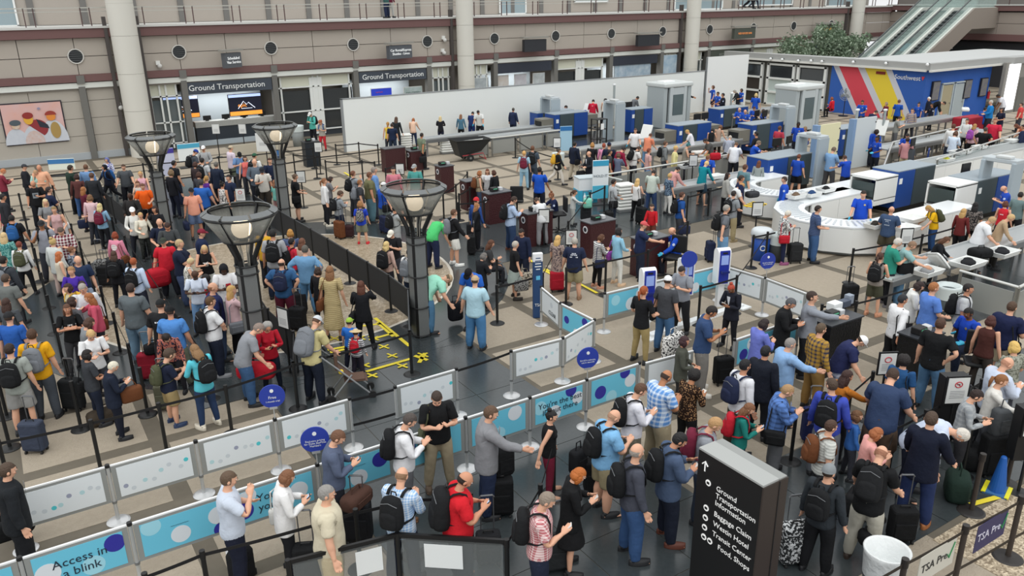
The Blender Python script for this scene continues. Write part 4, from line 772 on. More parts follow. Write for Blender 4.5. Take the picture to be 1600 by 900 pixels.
# x y foot face(/10 deg: 0 back seen, 9 faces right, 18 towards camera, 27 left) pose body hair top bottom extras ; label
CROWD = '''
8 722 0 9 l2 m1 s:4a3a2e j:1f2226 p:202226 DL1 ; in black suit jacket at the lower left edge holding a black bag
356 735 0 9 u2 m1 s:5d4a3a t:c3ccda p:1c2030 ; in pale blue short-sleeved shirt and navy trousers, hands raised to mouth
449 733 893 9 ph f1 m:7a5238 j:e6e6e6 p:1d1e22 P SLh ; in white blazer and black trousers holding a phone
508 757 0 9 dn=st M1 s:8d8a86 t:cfc6ae p:b8ac90 ; in loose beige short-sleeved shirt and khaki trousers
529 671 0 9 ph m1 s:6b4a36 l:566077 p:20232b P ; in slate blue shirt looking at phone by the blue round sign
640 645 0 9 ph m1 s:4c4440 l:e2e3e6 p:5f6064 B1 sh:6b4a30 ; in white shirt and grey trousers beside the olive messenger bag
682 611 770 17 ph m1 s:3b2f28 t:1a1b1d p:9c9078 Y-15 So sh:5a4a3c ; in black polo and khaki trousers carrying an olive messenger bag
768 633 800 8 rp m1 s:5c4636 j:85868a p:252f48 ; in grey suit jacket and dark jeans leaning on black luggage
628 730 0 3 ph m1 b:8a6a50 l:8fb4dd+C+dfe8f2 p:2a3142 B1 ; bald in blue and white checked shirt at the front rail
728 737 0 8 ph M2 b:2b211c t:c8202b p:22252e B1+ P ; in bright red t-shirt holding phone and passport
862 640 770 9 pl=lg f1 n:1d1a1a v:1a1a1c p:6d1f33 sh:c89a80 ; in black sleeveless top and maroon trousers pulling a black bag
856 768 0 9 p1 m1 s:8a7d70 t:b6666c+C+ead6d4 p:23283a B1 PW ; in red and white checked shirt looking down at a card
905 730 890 8 ph f1 m:b0642c j:18191b k:1b1b1d PW ; red-haired in long black jacket and skirt
960 640 800 6 ph M1 b:b08a70 t:7db2dc s:8f8468 B1 ; in sky blue t-shirt and khaki shorts beside black suitcase
995 693 868 7 st m1 b:9c948c l:474a55 p:36527c B1 Y20 ; in charcoal shirt, jeans and large black backpack on the granite
1063 675 845 7 ph m2 s:1d1b1c j:4a5a75 p:1d2230 B1 sh:5c3226 PW ; in slate jacket and dark trousers with brown shoes
1003 598 0 7 ph m1 s:5a4030 l:dcdce4 p:6a6456 B1 PW ; in white shirt with black pack beside the blue plaid shirt
1042 578 730 5 ph M3 b:3a2a22 t:5d8fcc+P+d5e3f2 p:9d9178 ; bald in blue plaid shirt and khaki trousers
1087 576 0 4 ph f3 u:1c1918 l:a9825c+L+2c1d14 p:19191b PW ; in leopard print top and black trousers
1070 524 640 9 hd f2 m:3a2226 j:4a4c44 p:2b2b2c ; in olive cardigan with a black and white patterned pillow bag
1113 477 616 9 ph m3 s:1f1b1a t:33496f p:7b7874 sh:d8d4cc P ; in blue polo and grey trousers looking at phone
1143 443 545 21 ph f4 n:a8442f j:20222c p:1c1d22 PW ; in dark blazer with lanyard, orange bun, by the white kiosk base
1006 446 565 4 hd f1 p:9a4e28 t:1b1c1f p:a08e62 ; long-haired in black polo and khaki trousers by the kiosks
1044 430 547 3 st m1 c:e4e4e4 t:45474c p:44678f SL1 ; in white cap, charcoal t-shirt and blue jeans
1066 415 522 21 ph m1 s:2b2320 t:8a8f98 p:1f2023 P ; in grey uniform shirt and black trousers beside a kiosk
1119 651 0 9 ph m1 s:b58e62 t:8d9198 p:2c3442 Bm ; blond in grey shirt with a red and grey pack behind the tall sign
1173 629 712 9 ph f1 l:7a5238 l:1e746c p:26304a Br P sh:a58a68 ; in teal sweater and red backpack holding out a phone
1165 560 0 5 st m2 s:17171a l:dcdde2 p:454038 Bn ; in white shirt with navy backpack behind the teal sweater
1197 539 0 2 st m2 s:17171a j:1b1f2a p:1a1b20 ; in dark navy suit seen from behind
1237 527 660 6 rp M1 s:8f8a86 l:8cb0da p:8f8468 ; grey-haired in light blue shirt reaching to a suitcase handle
1196 497 0 5 ph f1 m:2b2020 j:6f7ac8 p:3a3f4c ; in periwinkle jacket behind the cyan welcome panel
1238 465 0 9 ph m2 s:55565a j:1b1c1e p:24252a PW ; grey-haired in black zip jacket beside the raised hand
1270 454 585 8 pt m1 s:3b2c26 l:8a8f98 p:1f2126 ; in grey uniform shirt and tie raising one hand
1284 504 0 5 st m1 s:5a4a3a l:b08a3c+P+3a3a4a p:8a6c3e ; in gold and navy plaid shirt
1349 524 650 8 le M1 c:e8e8e8 t:262c52 s:9a9eac+P+5c6478 ; in navy polo and plaid shorts with white cap, leaning over
1232 600 745 8 ph m1 s:a5845e j:5a7fc0+P+39507c p:5c5e62 S1 ; blond in blue checked blazer with black shoulder bag
1301 590 0 1 st m1 s:4a3a2e l:3f4fb0 p:70747c B1 Y45 ; in royal blue shirt with a slung black backpack
1326 577 0 5 rp f2 l:3a2520 l:b06a24 p:26262a ; in mustard orange sweater bending over luggage
1300 655 790 7 l2 m1 s:4a3428 t:d5d7d2+S+b4b6b2 p:2a2c30 Bw Y20 ; in striped white t-shirt with brown leather backpack
1397 575 745 1 rl M1 s:3f2d22 t:31405e s:56463a ; in large steel blue polo shirt seen from behind
1373 667 800 7 ph f1 m:a0603a l:dfa09a p:4a3a3a ; in salmon pink shirt with auburn bob
1379 697 872 1 rl m1 b:9a6a52 t:17181a p:b5b2a6 B1 sh:3a2f28 ; bald in black t-shirt and light trousers with camera backpack
1296 725 890 2 st m1 e:84898c l:2f3439 p:1c1d20 B1 ; in grey beanie, dark hoodie and black trousers
1457 642 813 1 fw m1 s:4a3a2e j:161b2c p:27345a sh:9c6238 ; in navy piped jacket, jeans and tan shoes
1504 668 0 9 bd M1 s:d2ccc2 l:c5cfe2 p:1d2130 ; white-haired in pale blue shirt bending over bags
1414 553 0 2 st f1 u:1f1a1a t:27507e p:2f3646 S1 ; in blue t-shirt with black shoulder bag, dark curly hair
1471 496 637 2 h1 m1 s:4a3226 t:191a1c p:4f7293 ; in black polo and blue jeans, hand behind the back
1515 480 585 22 si m4 s:181616 t:2148b4 p:232b3e sh:17171a ; in royal blue officer shirt and cyan gloves on a stool
1412 459 580 5 lg m2 s:26282c l:e4e5e7 p:232427 S1 ; in white shirt and black trousers with black messenger bag
1460 440 566 5 hd m1 s:a0683e t:5b82cc s:5c5142 ; in cornflower blue polo and brown shorts
1438 439 0 8 ph f1 m:2f211f j:dedfdc p:3a3a3e ; dark-haired in white jacket beside the cornflower polo
1514 442 560 9 st m2 s:221d1c t:bdc0c2 p:3c3c40 B1 ; in pale grey t-shirt and black backpack by the glass rail
1377 394 492 2 hd f1 p:4a2f25 v:8d8680 s:47483a B1 sh:c08a6c ; in tank top and olive shorts with a grey-green backpack
1404 371 478 7 ph m1 s:cfc9c0 t:2f8a78 p:202228 D1 sh:77757a ; white-haired in teal polo and black trousers
1427 376 478 8 rc m1 s:8a6e58 t:8fb3b4 p:5f86a8 ; in pale teal shirt and jeans lifting a white bin
1480 369 450 9 rl f1 l:5a3a26 l:181a1f p:1d1e22 ; in black sweater with long brown hair at the bins
1552 338 430 8 rl M1 s:b89a70 t:e3e5e8 p:8d8268 ; in white polo and khaki trousers loading a bin
1581 334 425 8 rl f1 s:c8a878 l:b39a7c p:2a2826 ; in tan sweater with short blond hair at the bins
1507 325 400 3 st f1 l:c09a62 l:6a2a2a p:1c1c20 ; in dark red sweater with long blond hair
1526 315 396 1 st f2 l:181718 t:77706c+F+1f2022 p:1a1a1e ; in black and grey flowered top with long black hair
1573 313 382 2 st f1 m:5f3426 v:c82a36 p:2a2a30 ; in red sleeveless top with white lettering
1596 299 366 2 st m1 s:221d1b t:6a7f80 p:232327 ; in grey-green t-shirt at the right edge
1569 290 362 26 ph m1 b:b8836a t:2549ae p:202536 ; bald in officer blue shirt behind the red sleeveless top
1451 320 397 25 rl f1 l:b08a52 t:e8b51e p:2b4a78 Bo ; in yellow t-shirt, jeans and green backpack at the counter
1394 322 402 2 hd M1 b:c08a70 t:3c4f6e s:4c473a ; bald in slate blue t-shirt and olive shorts
1350 297 385 18 fw m1 s:2c211c t:1f4cc0 p:1c2130 ; in officer blue shirt and cyan gloves inside the curved counter
1279 320 408 7 hd m1 s:29211d t:38486a+S+54658a p:3c5a84 sh:1a1a1c ; in navy striped t-shirt and jeans at the curved counter
1232 328 412 6 ph f1 s:d5d0c4 l:d8d8d6+F+5c6468 p:1f2540 S=x sh:8a4a70 ; white-haired in white and grey patterned top, navy trousers
1226 275 350 27 dn=st m1 s:3a2b24 l:2450bc p:20232e ; in long-sleeved officer blue shirt with cyan glove by the white curve
1303 229 300 3 ph m1 s:6a5a4c l:7fa4cc p:4a4a4c ; in light blue shirt behind the cream panel
1320 242 305 32 rc m1 s:4a3026 t:2148b0 p:23262e ; in officer blue shirt with arms spread by the pale board
1371 212 275 23 hd f4 n:181516 t:2149b2 p:1d2029 ; in officer blue shirt and teal gloves beside the pale board
1249 240 294 2 st m1 s:6a3a26 t:2048a8 s:17181b sh:7ad84a ; in blue t-shirt, black shorts and green shoes in the metal detector
1419 214 275 1 fw m2 s:3a2a26 l:c58d90 p:b3a588 ; in dusty pink shirt and tan trousers at the inspection table
819 235 296 1 st f1 s:d8a868 t:a4c8dc p:8db4cc Bm ; in light blue overalls and maroon backpack
832 227 292 1 st m1 s:6a4632 t:45505c p:3a4350 B1 D1 ; in grey t-shirt and black backpack beside the light blue overalls
874 231 290 8 wk f1 s:4a4238 j:1f2024 p:ddd8cf By ; in black jacket and white trousers with yellow and pink backpack
898 221 280 4 st m1 s:231f1d j:1d2436 p:c4bba8 S1 ; in navy blazer and cream trousers
920 236 288 24 hd m1 b:b0806a j:20232a p:22242a D1 ; bald in dark suit and pale shirt by the cyan stand
843 260 335 1 fw m3 s:1d1917 t:1f52b8 p:1e222c ; in officer blue polo seen from behind in open floor
838 308 384 33 le m1 s:4a3a30 t:d6d8da p:8d8d90 ; in white t-shirt and grey trousers leaning on the podium
862 300 0 25 s2 f2 n:7a4a2e l:1d2544 p:1e2434 ; in navy officer sweater seated on the black chair
803 306 393 7 ph m1 s:3a2a22 l:aabedb p:2c3f5e B1 sh:6a4030 ; in light blue shirt, dark jeans and black backpack at the desk
898 296 350 9 rp g1 p:4a3226 l:c6c9c6 p:b5b8b4 ; small in white hoodie holding a mint bag handle
959 279 348 7 hd m2 s:241d1b l:a9adb0 p:232a38 S1 K1 ; in grey sweater and navy trousers by the white bins
997 278 345 3 hd f1 l:d8b478 v:e3e3e2 p:1d1d20 S1 K1 ; blond in white sleeveless top and black trousers
1022 265 335 1 rl m2 s:2a211f t:b8c2b8 p:31456a ; in sage shirt and jeans at the steel rail
1047 270 330 5 st f1 s:c8a468 t:6f8498+F+2b3a52 p:e0dfda ; blond in blue and white patterned top, white trousers
1060 260 322 5 rl m1 s:1f1b1b l:cf9a96 p:1e1e22 ; in pink shirt and black trousers beside the patterned blouse
1105 251 323 3 rl f1 s:d5b880 l:137f8c s:2f4150 sh:no ; barefoot in teal shirt and denim shorts
1106 242 0 18 rl m1 s:7a4c34 t:2450b4 p:20232e ; in officer blue shirt sorting bins opposite the teal shirt
1137 269 336 7 st f1 l:2e1f1c j:a9a9a4 p:1d1d20 ; in long light grey cardigan with long dark hair
1159 273 0 8 st m2 s:3a2c26 t:232a48 p:23252c ; in navy polo between grey cardigan and tealgrey shirt
1165 256 0 5 st m1 s:5a3a2a t:5f8088 p:2a3a52 ; in teal-grey t-shirt beside the x-ray machine
1187 250 304 2 st f1 l:6a3e2a l:8c9492 p:8db0b2 ; in grey sweater and pale jeans by the x-ray machine
1159 285 356 8 rl m1 s:b98a56 t:dcdede p:4a5a70 ; in white t-shirt leaning over the striped ramp
1147 297 376 4 hd m1 s:2c2522 t:8b9094 p:9f9270 B1 sh:8a7a5c ; in grey and black t-shirt, khaki trousers, black backpack
1136 319 412 7 lg m1 s:9a958e t:6a6e74 p:6f98bc B1 KnL ; grey-haired in grey polo and jeans pulling a navy case
1066 299 374 7 st m1 s:4f3226 t:234f92 p:3d4046 B1 Dn ; in blue t-shirt with black backpack holding a dark bag
1019 318 376 19 fw k1 s:3a2a20 l:b81f28 s:6a3a30 ; small in red jacket with yellow stripes
1007 345 437 8 rp m1 c:c85a5c,6a4630 t:222c4c p:262c3c ; in red and white cap and navy t-shirt at the podium
1051 355 0 26 s2 m1 b:b8856a l:1f4bb6 p:20232e ; bald in officer blue shirt with cyan gloves at the podium
968 355 444 5 hd f1 m:1d1819 l:8fc0d8 p:dcdcd6 SpL sh:d0b090 ; in light blue top and white cropped trousers, purple bag
940 365 448 6 ph f1 m:5a3a26 l:d4d4d2+S+4a4c50 p:18181b Sn sh:c08a70 ; in striped top and black leggings with blue bag
898 370 466 1 st M1 s:b0aaa0 t:222a42 s:9a9070 sh:8a6a50 ; in navy t-shirt with white back print and khaki shorts
872 367 452 4 st f1 l:d8b070 t:a8958c+F+5f5358 d:a8958c+F+5f5358 ; blond in long flowered dress
814 357 430 21 p1 m2 s:231c1a l:1f2740 p:23293a ; in navy sweater looking down, behind the black skirt
805 376 465 7 st f1 s:b8b0a4 t:1d1d20 k:9aa6a0 sh:2a2420 Dc ; in black t-shirt with white stripe and pale skirt
768 374 0 8 si f1 l:5a3826 t:3a3a3c p:2c2e34 ; in charcoal top crouching by luggage, long brown hair
756 394 480 5 ph f1 m:6f6a66 j:1e2024 p:1c1e22 ; grey-haired in black coat holding white papers
745 317 386 8 lg f1 l:9a6a42 j:1c1d22 p:1d1e22 K1 ; in long black coat with brown hair and small suitcase
744 308 0 5 st f1 e:c43038,3a2a22 l:2c4a88 p:2a2c34 ; in red beanie and blue jacket behind the long black coat
742 430 543 2 st M1 c:b8a080,4a3a2c t:a9cbd8 p:4a7aa6 ; in tan cap, pale blue shirt and jeans seen from behind
700 428 0 7 bd M1 c:b8a080,6a5a44 t:9fe0c8 p:4f7898 ; in mint green shirt and jeans bending down
731 419 0 20 le m2 c:1b1b1e t:2a62c0 p:23252c ; in black cap and bright blue shirt leaning forward
709 326 413 7 fw m1 s:5f4230 l:1d1d20 s:e0dfd8 Bg sh:e4e4e0 ; in black long-sleeved top and white shorts
694 342 388 4 bd m1 s:6f4a34 t:4fc070 p:232b48 ; in bright green shirt bending over
611 359 441 20 ph m1 c:e2ddd0,6a4a30 t:202024 p:3a3c44 ; in white cap and black t-shirt with leather strap
604 376 462 4 st f1 l:d8bc80 l:c8a89c p:2a2a30 B1+ ; blond in pink hoodie with a large black case on the back
640 387 468 4 st m1 s:18171a t:dededd p:2f3a50 Bg ; black-haired in white t-shirt with grey backpack by the lamp post
617 320 376 6 up m2 s:191819 t:a5a9aa p:9a9c9e B1 ; in light grey t-shirt and black backpack looking up
531 297 375 6 ph k1 s:4f3a2c l:8a9096 s:232a3c B1 Kw ; small in grey hoodie and navy shorts
562 313 378 1 st k1 m:9a6e44 t:2743b8 s:7c8070 Bc sh:c8202c ; small in blue t-shirt and red shoes with checked backpack
507 278 352 8 st f1 p:8a5a3a l:e4e4e4 p:24252a sh:d8d0c0 ; in white shirt and black trousers beside the grey hoodie
516 275 340 8 ph f1 m:3a2a24 t:7d7d80 p:2a2a2e ; in grey top looking at a phone behind the white shirt
461 271 345 8 hd m1 s:6a5444 t:1b1c1e s:1c1d20 S1 ; in black polo and black shorts with small black bag
551 266 338 6 up m1 s:6f4632 l:8f959c p:3a3c42 B1 ; in grey sweater on the phone with black backpack
562 280 350 8 st m1 s:8a5a34 t:3c3e42 p:44444a Bg ; in charcoal t-shirt and pale grey backpack
577 268 346 8 st M2 s:6a4430 t:6b6a4c p:5a7c88 ; in olive t-shirt and jeans in the middle line
584 260 340 9 st m1 s:8a8078 l:6f96cc p:3a3f4c ; in blue shirt behind the olive t-shirt
599 284 352 6 st M1 c:dcdcdc t:1f4aa8 s:6f7a76 S1 Kn ; in white cap and blue t-shirt with orange strap
614 260 0 18 st m1 s:2a201e l:c87a86 p:2a2c34 ; in pink shirt between the two brown podiums
647 256 0 20 st m1 c:9a9c9c t:4f9a94 p:33363c ; in grey cap and teal shirt behind the brown podium
749 266 330 8 st f1 m:9a6038 v:9b9078 p:3a465c Bw ; in tan top with brown backpack near the maroon podium
761 263 318 18 st f1 l:6a3c28 l:dcdfe2 p:2a2c34 ; in white blouse facing the camera in a group of three
772 265 326 31 st f1 m:4a2c20 l:1d1e22 p:1d1e22 ; in black sweater in the group of three
612 192 240 1 st m1 s:3a2c24 t:1e2942 p:2a3648 ; in navy t-shirt at the far steel table
606 190 0 1 st f1 p:b08448 v:d8b848 p:3a3c44 ; in yellow top beside the navy t-shirt
619 182 235 2 st f1 l:5a4438 l:24272c p:20242e ; in black cardigan with long brown hair at the far table
646 184 230 1 rl f1 m:a06038 t:dcb8a0 p:28344e ; in peach top and dark jeans at the far table
688 181 226 1 cr f1 l:d5c090 l:202126 p:23273a ; blond in black top at the white partition
720 178 216 1 st f1 l:8a6248 l:4c7288 p:1d1e22 ; in denim jacket with pink collar at the partition
739 174 214 2 rl m2 s:1c1819 t:233465 p:23336a ; in navy scrubs reaching to the bins
747 172 0 20 rl m2 s:1b1718 t:dadcda p:25262c ; in white top with blue glove facing the navy scrubs
802 168 206 3 st m2 s:4a4440 j:262f4c p:232b40 ; in dark blue suit by the first metal detector
659 207 264 5 lg m3 s:2a2320 t:6f7a66 p:1f2024 D1 ; in sage t-shirt and black trousers carrying a backpack
484 175 235 22 ph f1 c:e0e0de,8a5a44 l:58b8ac p:1d1e24 B1 ; in turquoise jacket and white cap at the far counter
500 187 238 20 ph g1 p:a05a3a t:a8a49c p:c0303a Bb ; small in grey top with red jacket and blue backpack
604 -12 28 30 hd m1 s:2a2320 l:3a5a58 p:232b44 ; on the gallery in dark jeans beside a maroon jacket
884 157 0 24 s2 m2 s:2a2422 l:2450b4 p:20242e ; in officer blue shirt seated by two monitors
927 155 0 1 rl m1 s:1d1a1a l:b81e38 p:2a2a30 ; in crimson shirt with white back print
946 154 0 1 rl f1 u:1c191a v:e0dcd4 p:1d1e22 ; in white top with dark curly hair by the crimson shirt
996 150 0 6 le m2 s:26282a j:6b6e72 p:1f2024 ; in grey jacket bending by the second x-ray machine
1031 134 0 8 rl m2 s:1d1a19 l:25262b p:23242a ; in black jacket behind the first body scanner
1076 133 0 8 rc m3 s:1a1818 l:1f2025 p:2a2c30 ; in black and white top reaching right past the scanner
1114 133 178 26 up f1 m:5a3c2c t:2452b6 s:1d2232 ; in officer blue shirt and dark shorts at the partition end
1122 143 0 24 hd m3 s:1c1919 t:2450b0 p:1c2030 ; in officer blue shirt beside the dark shorts
1130 145 0 26 hd m2 s:1b1919 l:1e222e p:1d202a ; in dark uniform jacket among the partition officers
1148 140 0 26 rl f1 m:9a948c l:2a2d32 p:22252c ; grey-haired in dark jacket leaning at the steel table
1159 138 0 24 hd f3 m:1c1918 t:2450b0 p:c0c4c4 ; in officer blue shirt by the glass door
1182 145 205 1 st f1 m:d8bc80 t:2150b6 p:22262e ; blond in officer blue shirt in front of the glass door
1156 168 0 20 ph m1 b:c09078 t:2450b4 p:20242e ; bald in officer blue shirt, left of two
1165 171 0 20 ph m1 b:c49a82 t:2450b4 p:20242e ; bald in officer blue shirt, right of two
1179 166 0 19 ph f1 p:4a2a24 t:2450b4 p:20242e ; in officer blue shirt behind two black monitors
1193 170 0 24 hd f3 p:3a2420 t:2450b4 p:20242e ; in officer blue shirt at the right monitor
993 200 245 19 fw M1 s:5a4034 t:e0e2e4 p:22252c ; in white uniform shirt with cyan glove facing the camera
1017 208 265 3 rl m1 s:5a3a2c t:d98668 p:6a90b4 ; in orange-pink t-shirt reaching into the lane
1074 202 0 28 rl f1 s:c09a5c t:dcdce2 p:3a4250 ; short-haired in white t-shirt beside the third x-ray
1040 220 265 8 st m1 s:5a4030 l:7d8284 p:3a3d44 B1 ; in grey hoodie and black backpack beside white tubs
1057 227 0 9 st f1 s:d0b070 l:dcd498 p:c8c8c0 ; in pale yellow top between white tubs
1076 223 0 8 ph f1 n:2f6a70 v:8f8a80 p:3a3a40 ; teal-haired in grey sleeveless top
1103 216 0 26 rl m2 s:2a2220 t:4c4c4a p:2c2e34 ; in dark grey t-shirt leaning at the bins
1114 200 245 1 rl f1 m:201a1a v:17171a p:1c2030 ; in black racerback top and black trousers
1127 195 0 3 rl f1 m:6f4c34 v:a58c7c p:3a3430 ; in brown patterned blouse beside the black racerback
1141 211 265 1 rl m1 s:b8b0a4 l:8f96a6+V+b5bac6 p:4f5d74 ; in striped blue shirt with grey hair at the lane
1151 222 280 1 rl M1 s:6a4c38 t:e2e5ea p:26282e ; in white polo and dark trousers at the lane
1182 205 0 29 hd m2 s:201b1a l:232428 p:24262c ; in black shirt at the fourth x-ray machine
1186 219 0 8 rc m1 s:7a6a58 t:2150b6 p:23262e ; in officer blue shirt reaching over the machine
1219 196 255 4 st m2 s:5a3a28 t:b03a4c p:3a3c42 ; bearded in raspberry t-shirt leaving the detector
1248 190 0 19 st m5 s:151314 t:2148ae p:20232c ; in officer blue shirt beside the second scanner
1258 197 0 22 si m2 s:8a7458 t:2148ae p:20232c ; seated in officer blue shirt beside the white tubs
1300 151 0 30 si f1 m:8a4c30 l:c02030 p:1c1d20 ; seated in red sweater near the big fan
1348 156 205 20 hd m3 s:2a211e t:2450b0 p:1d2030 ; in officer blue shirt under the wall stripe
1345 181 0 18 le f2 p:3a2c28 t:e2e2e0 p:55565a ; in white t-shirt bending over a tray
1369 172 0 5 le m1 s:3a2c26 t:1d2640 p:3a3a40 ; in navy t-shirt bending over the lane
1385 159 200 24 hd f1 m:8a7a6c l:6a2236 p:c08084 ; in maroon top and pink trousers
1406 155 204 2 st f1 s:6a4a34 t:2150a8 p:1d1f28 ; in officer blue shirt seen from behind on the yellow stripe
1407 181 0 8 ph f1 s:3a2424 t:8a8c88 p:5a5c60 ; in grey t-shirt at the glass rail
1436 160 200 21 st f2 n:231c1b t:2450ae p:1e2230 ; in officer blue shirt beside the hockey jersey
1426 169 200 19 st m1 s:4a3428 l:2a3c96+S+d8c070 p:3a3c44 ; in blue and yellow hockey jersey
1452 151 195 25 st m1 s:e0dcd4 j:1e2434 p:3a4a70 ; white-haired in navy suit by the beige door
1457 161 200 25 st f3 s:1f1a1a l:1d2234 p:1b1e28 ; in dark officer jacket before the beige door
1476 158 195 9 bd m1 s:2a2320 l:17181c p:b0a58a ; in black top and khaki trousers bending into the door
1361 198 0 2 st m1 s:6a4a34 t:2148ae p:20232c ; in officer blue shirt behind the pale board, left one
1371 202 0 3 st f3 u:2a1d1a t:2148ae p:20232c H168 ; in officer blue shirt behind the pale board, curly-haired
1419 208 0 18 ph m2 s:221c1a t:2148ae p:20232c H175 ; in officer blue shirt facing the dusty pink shirt
1491 193 270 2 st m1 s:5a3426 l:dcdcda p:2a3040 ; in cream shirt with brown hair at the right lane
1494 204 276 2 ph f1 m:5a3c2c l:cfdcec p:26304a ; in pale blue shirt beside the cream shirt
1490 222 0 5 si g1 l:a87850 l:1f2640 p:1e2236 ; small in navy crouching by the lane
1512 185 240 19 hd m1 s:4a3630 l:d0d3d2 p:1b1c1f ; in light grey shirt and black trousers facing the camera
1524 193 250 3 st f1 l:b08450 l:d8b0b8 p:1f2024 Bp ; blond in pink top with purple backpack
1541 198 258 2 hp M2 s:4a3e36 t:17181b p:1d1e22 ; in black t-shirt among the right hand crowd
1556 184 250 19 fw M1 s:8a5a44 t:c52a44 p:1b1c20 ; in cherry red polo facing the camera
1549 156 210 25 hd m1 s:b8b4ac l:1f7ac0 p:2a2c34 ; grey-haired in bright blue shirt with black strap
1541 167 0 5 si m2 s:231d1c t:2450ac p:1e2230 ; seated in officer blue shirt by the red table
1566 168 0 22 hd f2 m:3a2a24 t:1f2338 p:4a3438 ; in navy top behind the cherry red polo
1588 193 0 28 le f1 l:6a3c28 v:94482e p:3a3430 ; in rust sleeveless top with long brown hair
1600 194 255 28 st m2 s:2a211e l:222c48 p:23262e ; in navy jacket at the right edge near the rust top
1597 160 205 26 st m1 s:3a2a22 t:d04a48 p:3a3c44 ; in coral red t-shirt at the upper right edge
1560 147 0 26 le m4 s:1c1918 t:d5d6dc p:3a3d48 ; in white t-shirt bending in the bright opening
926 222 0 2 st f1 m:b08048 l:1e1f24 p:2a2c34 ; in black jacket with caramel hair beside the pink blouse
944 223 0 1 st f1 s:9a4a34 l:d88fb0 p:2a2c34 S1 ; in pink blouse at the lane
952 222 0 1 st m1 c:1d2440 l:1c2238 p:23262e ; in navy cap behind the pink blouse
953 233 290 8 st m2 s:2a2220 t:3f4144 p:8a8468 Bo ; in dark grey t-shirt with green backpack
967 238 290 3 cr f1 m:6a4e3e l:616a80 p:3a3f4a ; in slate blue sweater with long brown hair
974 229 0 5 le m1 s:231c1b l:8a1f3c p:6a2434 ; in maroon hoodie bending over the bins
998 228 290 6 rl m1 s:4a3428 t:dededc p:34363c B1 ; in white t-shirt with black and grey backpack
1015 231 0 7 st f1 s:7a3c2a t:c8a09c p:6a90b8 ; in dusty rose top with short auburn hair
37 256 322 9 st m1 c:3c3f44,3a2c24 l:25272d p:1f2026 ; in dark cap and dark sweater by the left wall
60 257 0 19 st M2 b:b88468 l:e3ac8c p:2a2a30 S1 ; in peach shirt with crossbody strap by the left wall
55 265 0 20 ph f1 s:b08a68 t:a5c8bc p:2a2c34 ; in pale green top beside the peach shirt
51 282 358 18 p2 m2 b:3a2a24 t:1c1d20 p:1e2026 PW ; bald in black t-shirt with grey graphic
75 291 0 8 cr m1 s:2c2220 t:1e2640 p:26304a ; in navy t-shirt with folded arms, left queue
69 310 0 17 hd f1 l:d5be94 t:85878a p:4a4c52 ; blond in grey t-shirt, left queue
83 322 0 18 hd f1 p:8a7048 v:c4a0a0 p:4a4448 ; in pink strapped top beside the grey t-shirt
94 336 0 17 st k1 s:b88a60 t:e2e2e2 p:3a3c44 ; small in plain white t-shirt, left queue
63 344 0 19 s1 m3 c:2c2d30,1d1a1a t:9396a0 p:3a3c44 B1 ; in black backwards cap and grey t-shirt
94 354 0 19 ph M1 s:5a4a40 l:6a2436+P+d8d4d0 p:2a3042 ; in red and white plaid shirt looking down
82 371 0 5 st f1 n:c0a46c j:c5c9c6 p:c8b0a8 ; in pale grey cardigan with blond bun
92 392 455 8 st f1 l:b8683a v:cfc6b4 p:1f2434 ; ginger in cream sleeveless top and dark jeans
111 384 0 8 st k1 s:7a5238 t:9ba4b4+F+2c3444 p:3a3f4c ; small in blue and white shirt beside the ginger hair
120 399 0 18 st m1 b:8a6248 t:26344e p:2a2c34 ; in navy polo and glasses, left queue
109 416 0 20 hd f1 s:a07a50 t:4a2f9c p:2a2c34 ; in purple top with coral strap
124 425 0 17 ph k1 s:b8905c v:a87a84 p:3a3c44 ; small in mauve top in front of the navy polo
127 438 0 20 ph k1 s:3a2a22 t:7a8494 p:3a3c44 ; small dark-haired beside the purple top
105 442 0 24 st g1 m:3a2420 t:c8c09c p:3a3c44 By ; small with yellow backpack and brown hair
109 257 334 6 st m1 s:33291f l:24342c p:1d1e22 S1 ; in dark green sweater with black bag at the sign board
133 256 0 2 st m1 s:6a4a36 l:6e90ba p:3a3f4c ; in light blue shirt with a strap near the wall sign
142 269 0 2 st m1 s:5a4032 l:2a2c30 p:23252b ; in black sweater beside the light blue shirt
130 291 362 6 st f1 l:a0683c l:5f2232 p:3a2230 Dc ; in burgundy dress top carrying a patterned tote
119 271 0 2 st f1 m:3a2420 l:5a3634 p:3f5f90 ; in brown jacket behind the dark green sweater
140 303 0 3 st f1 m:7a5a3c l:d8b8bc p:3a3c44 ; in pale pink top, left queue
139 308 378 27 hd f1 l:1f1a1a t:8b9498 p:3a4252 Dn ; in grey-blue top with long dark hair
155 317 384 3 hd f1 l:d5c48c l:8db4d0 p:1e1f24 Bm ; in light blue top with maroon backpack
166 246 300 22 hd f1 h:6a70a0 l:d5d7e0+F+4a4ca0 p:2a2c34 ; in white and purple jersey with hood
162 257 318 24 wk f2 h:1c1f28 l:1b1f2e p:1c1d22 Bb ; in black hood and navy jacket walking
192 256 320 19 fw M1 s:4a3424 t:4c5054 p:1f2026 ; in grey polo and glasses near the left wall
218 267 0 19 fw f1 p:c49a64 v:dca8b4 p:8a8c90 ; in pink strapped top behind the orange t-shirt
222 286 352 19 hd M1 s:6a4430 t:e8601c p:1e2026 ; in bright orange t-shirt
214 282 0 20 st k1 s:6a4028 t:c8c0b8 p:3a3c44 ; small with brown hair behind the orange t-shirt
202 301 350 20 hd M5 b:1c1714 l:2e2c2c p:22232a K1L ; in dark sweater beside a black suitcase
205 323 0 18 hd f1 c:e6e6e6,c8a878 l:dfdfda p:2a2c34 ; in white cap and white top
218 331 405 16 hd f1 p:c8a470 l:e2ddcc p:3a3d3a+F+1f211f Y-30 ; in cream sweater and camouflage trousers
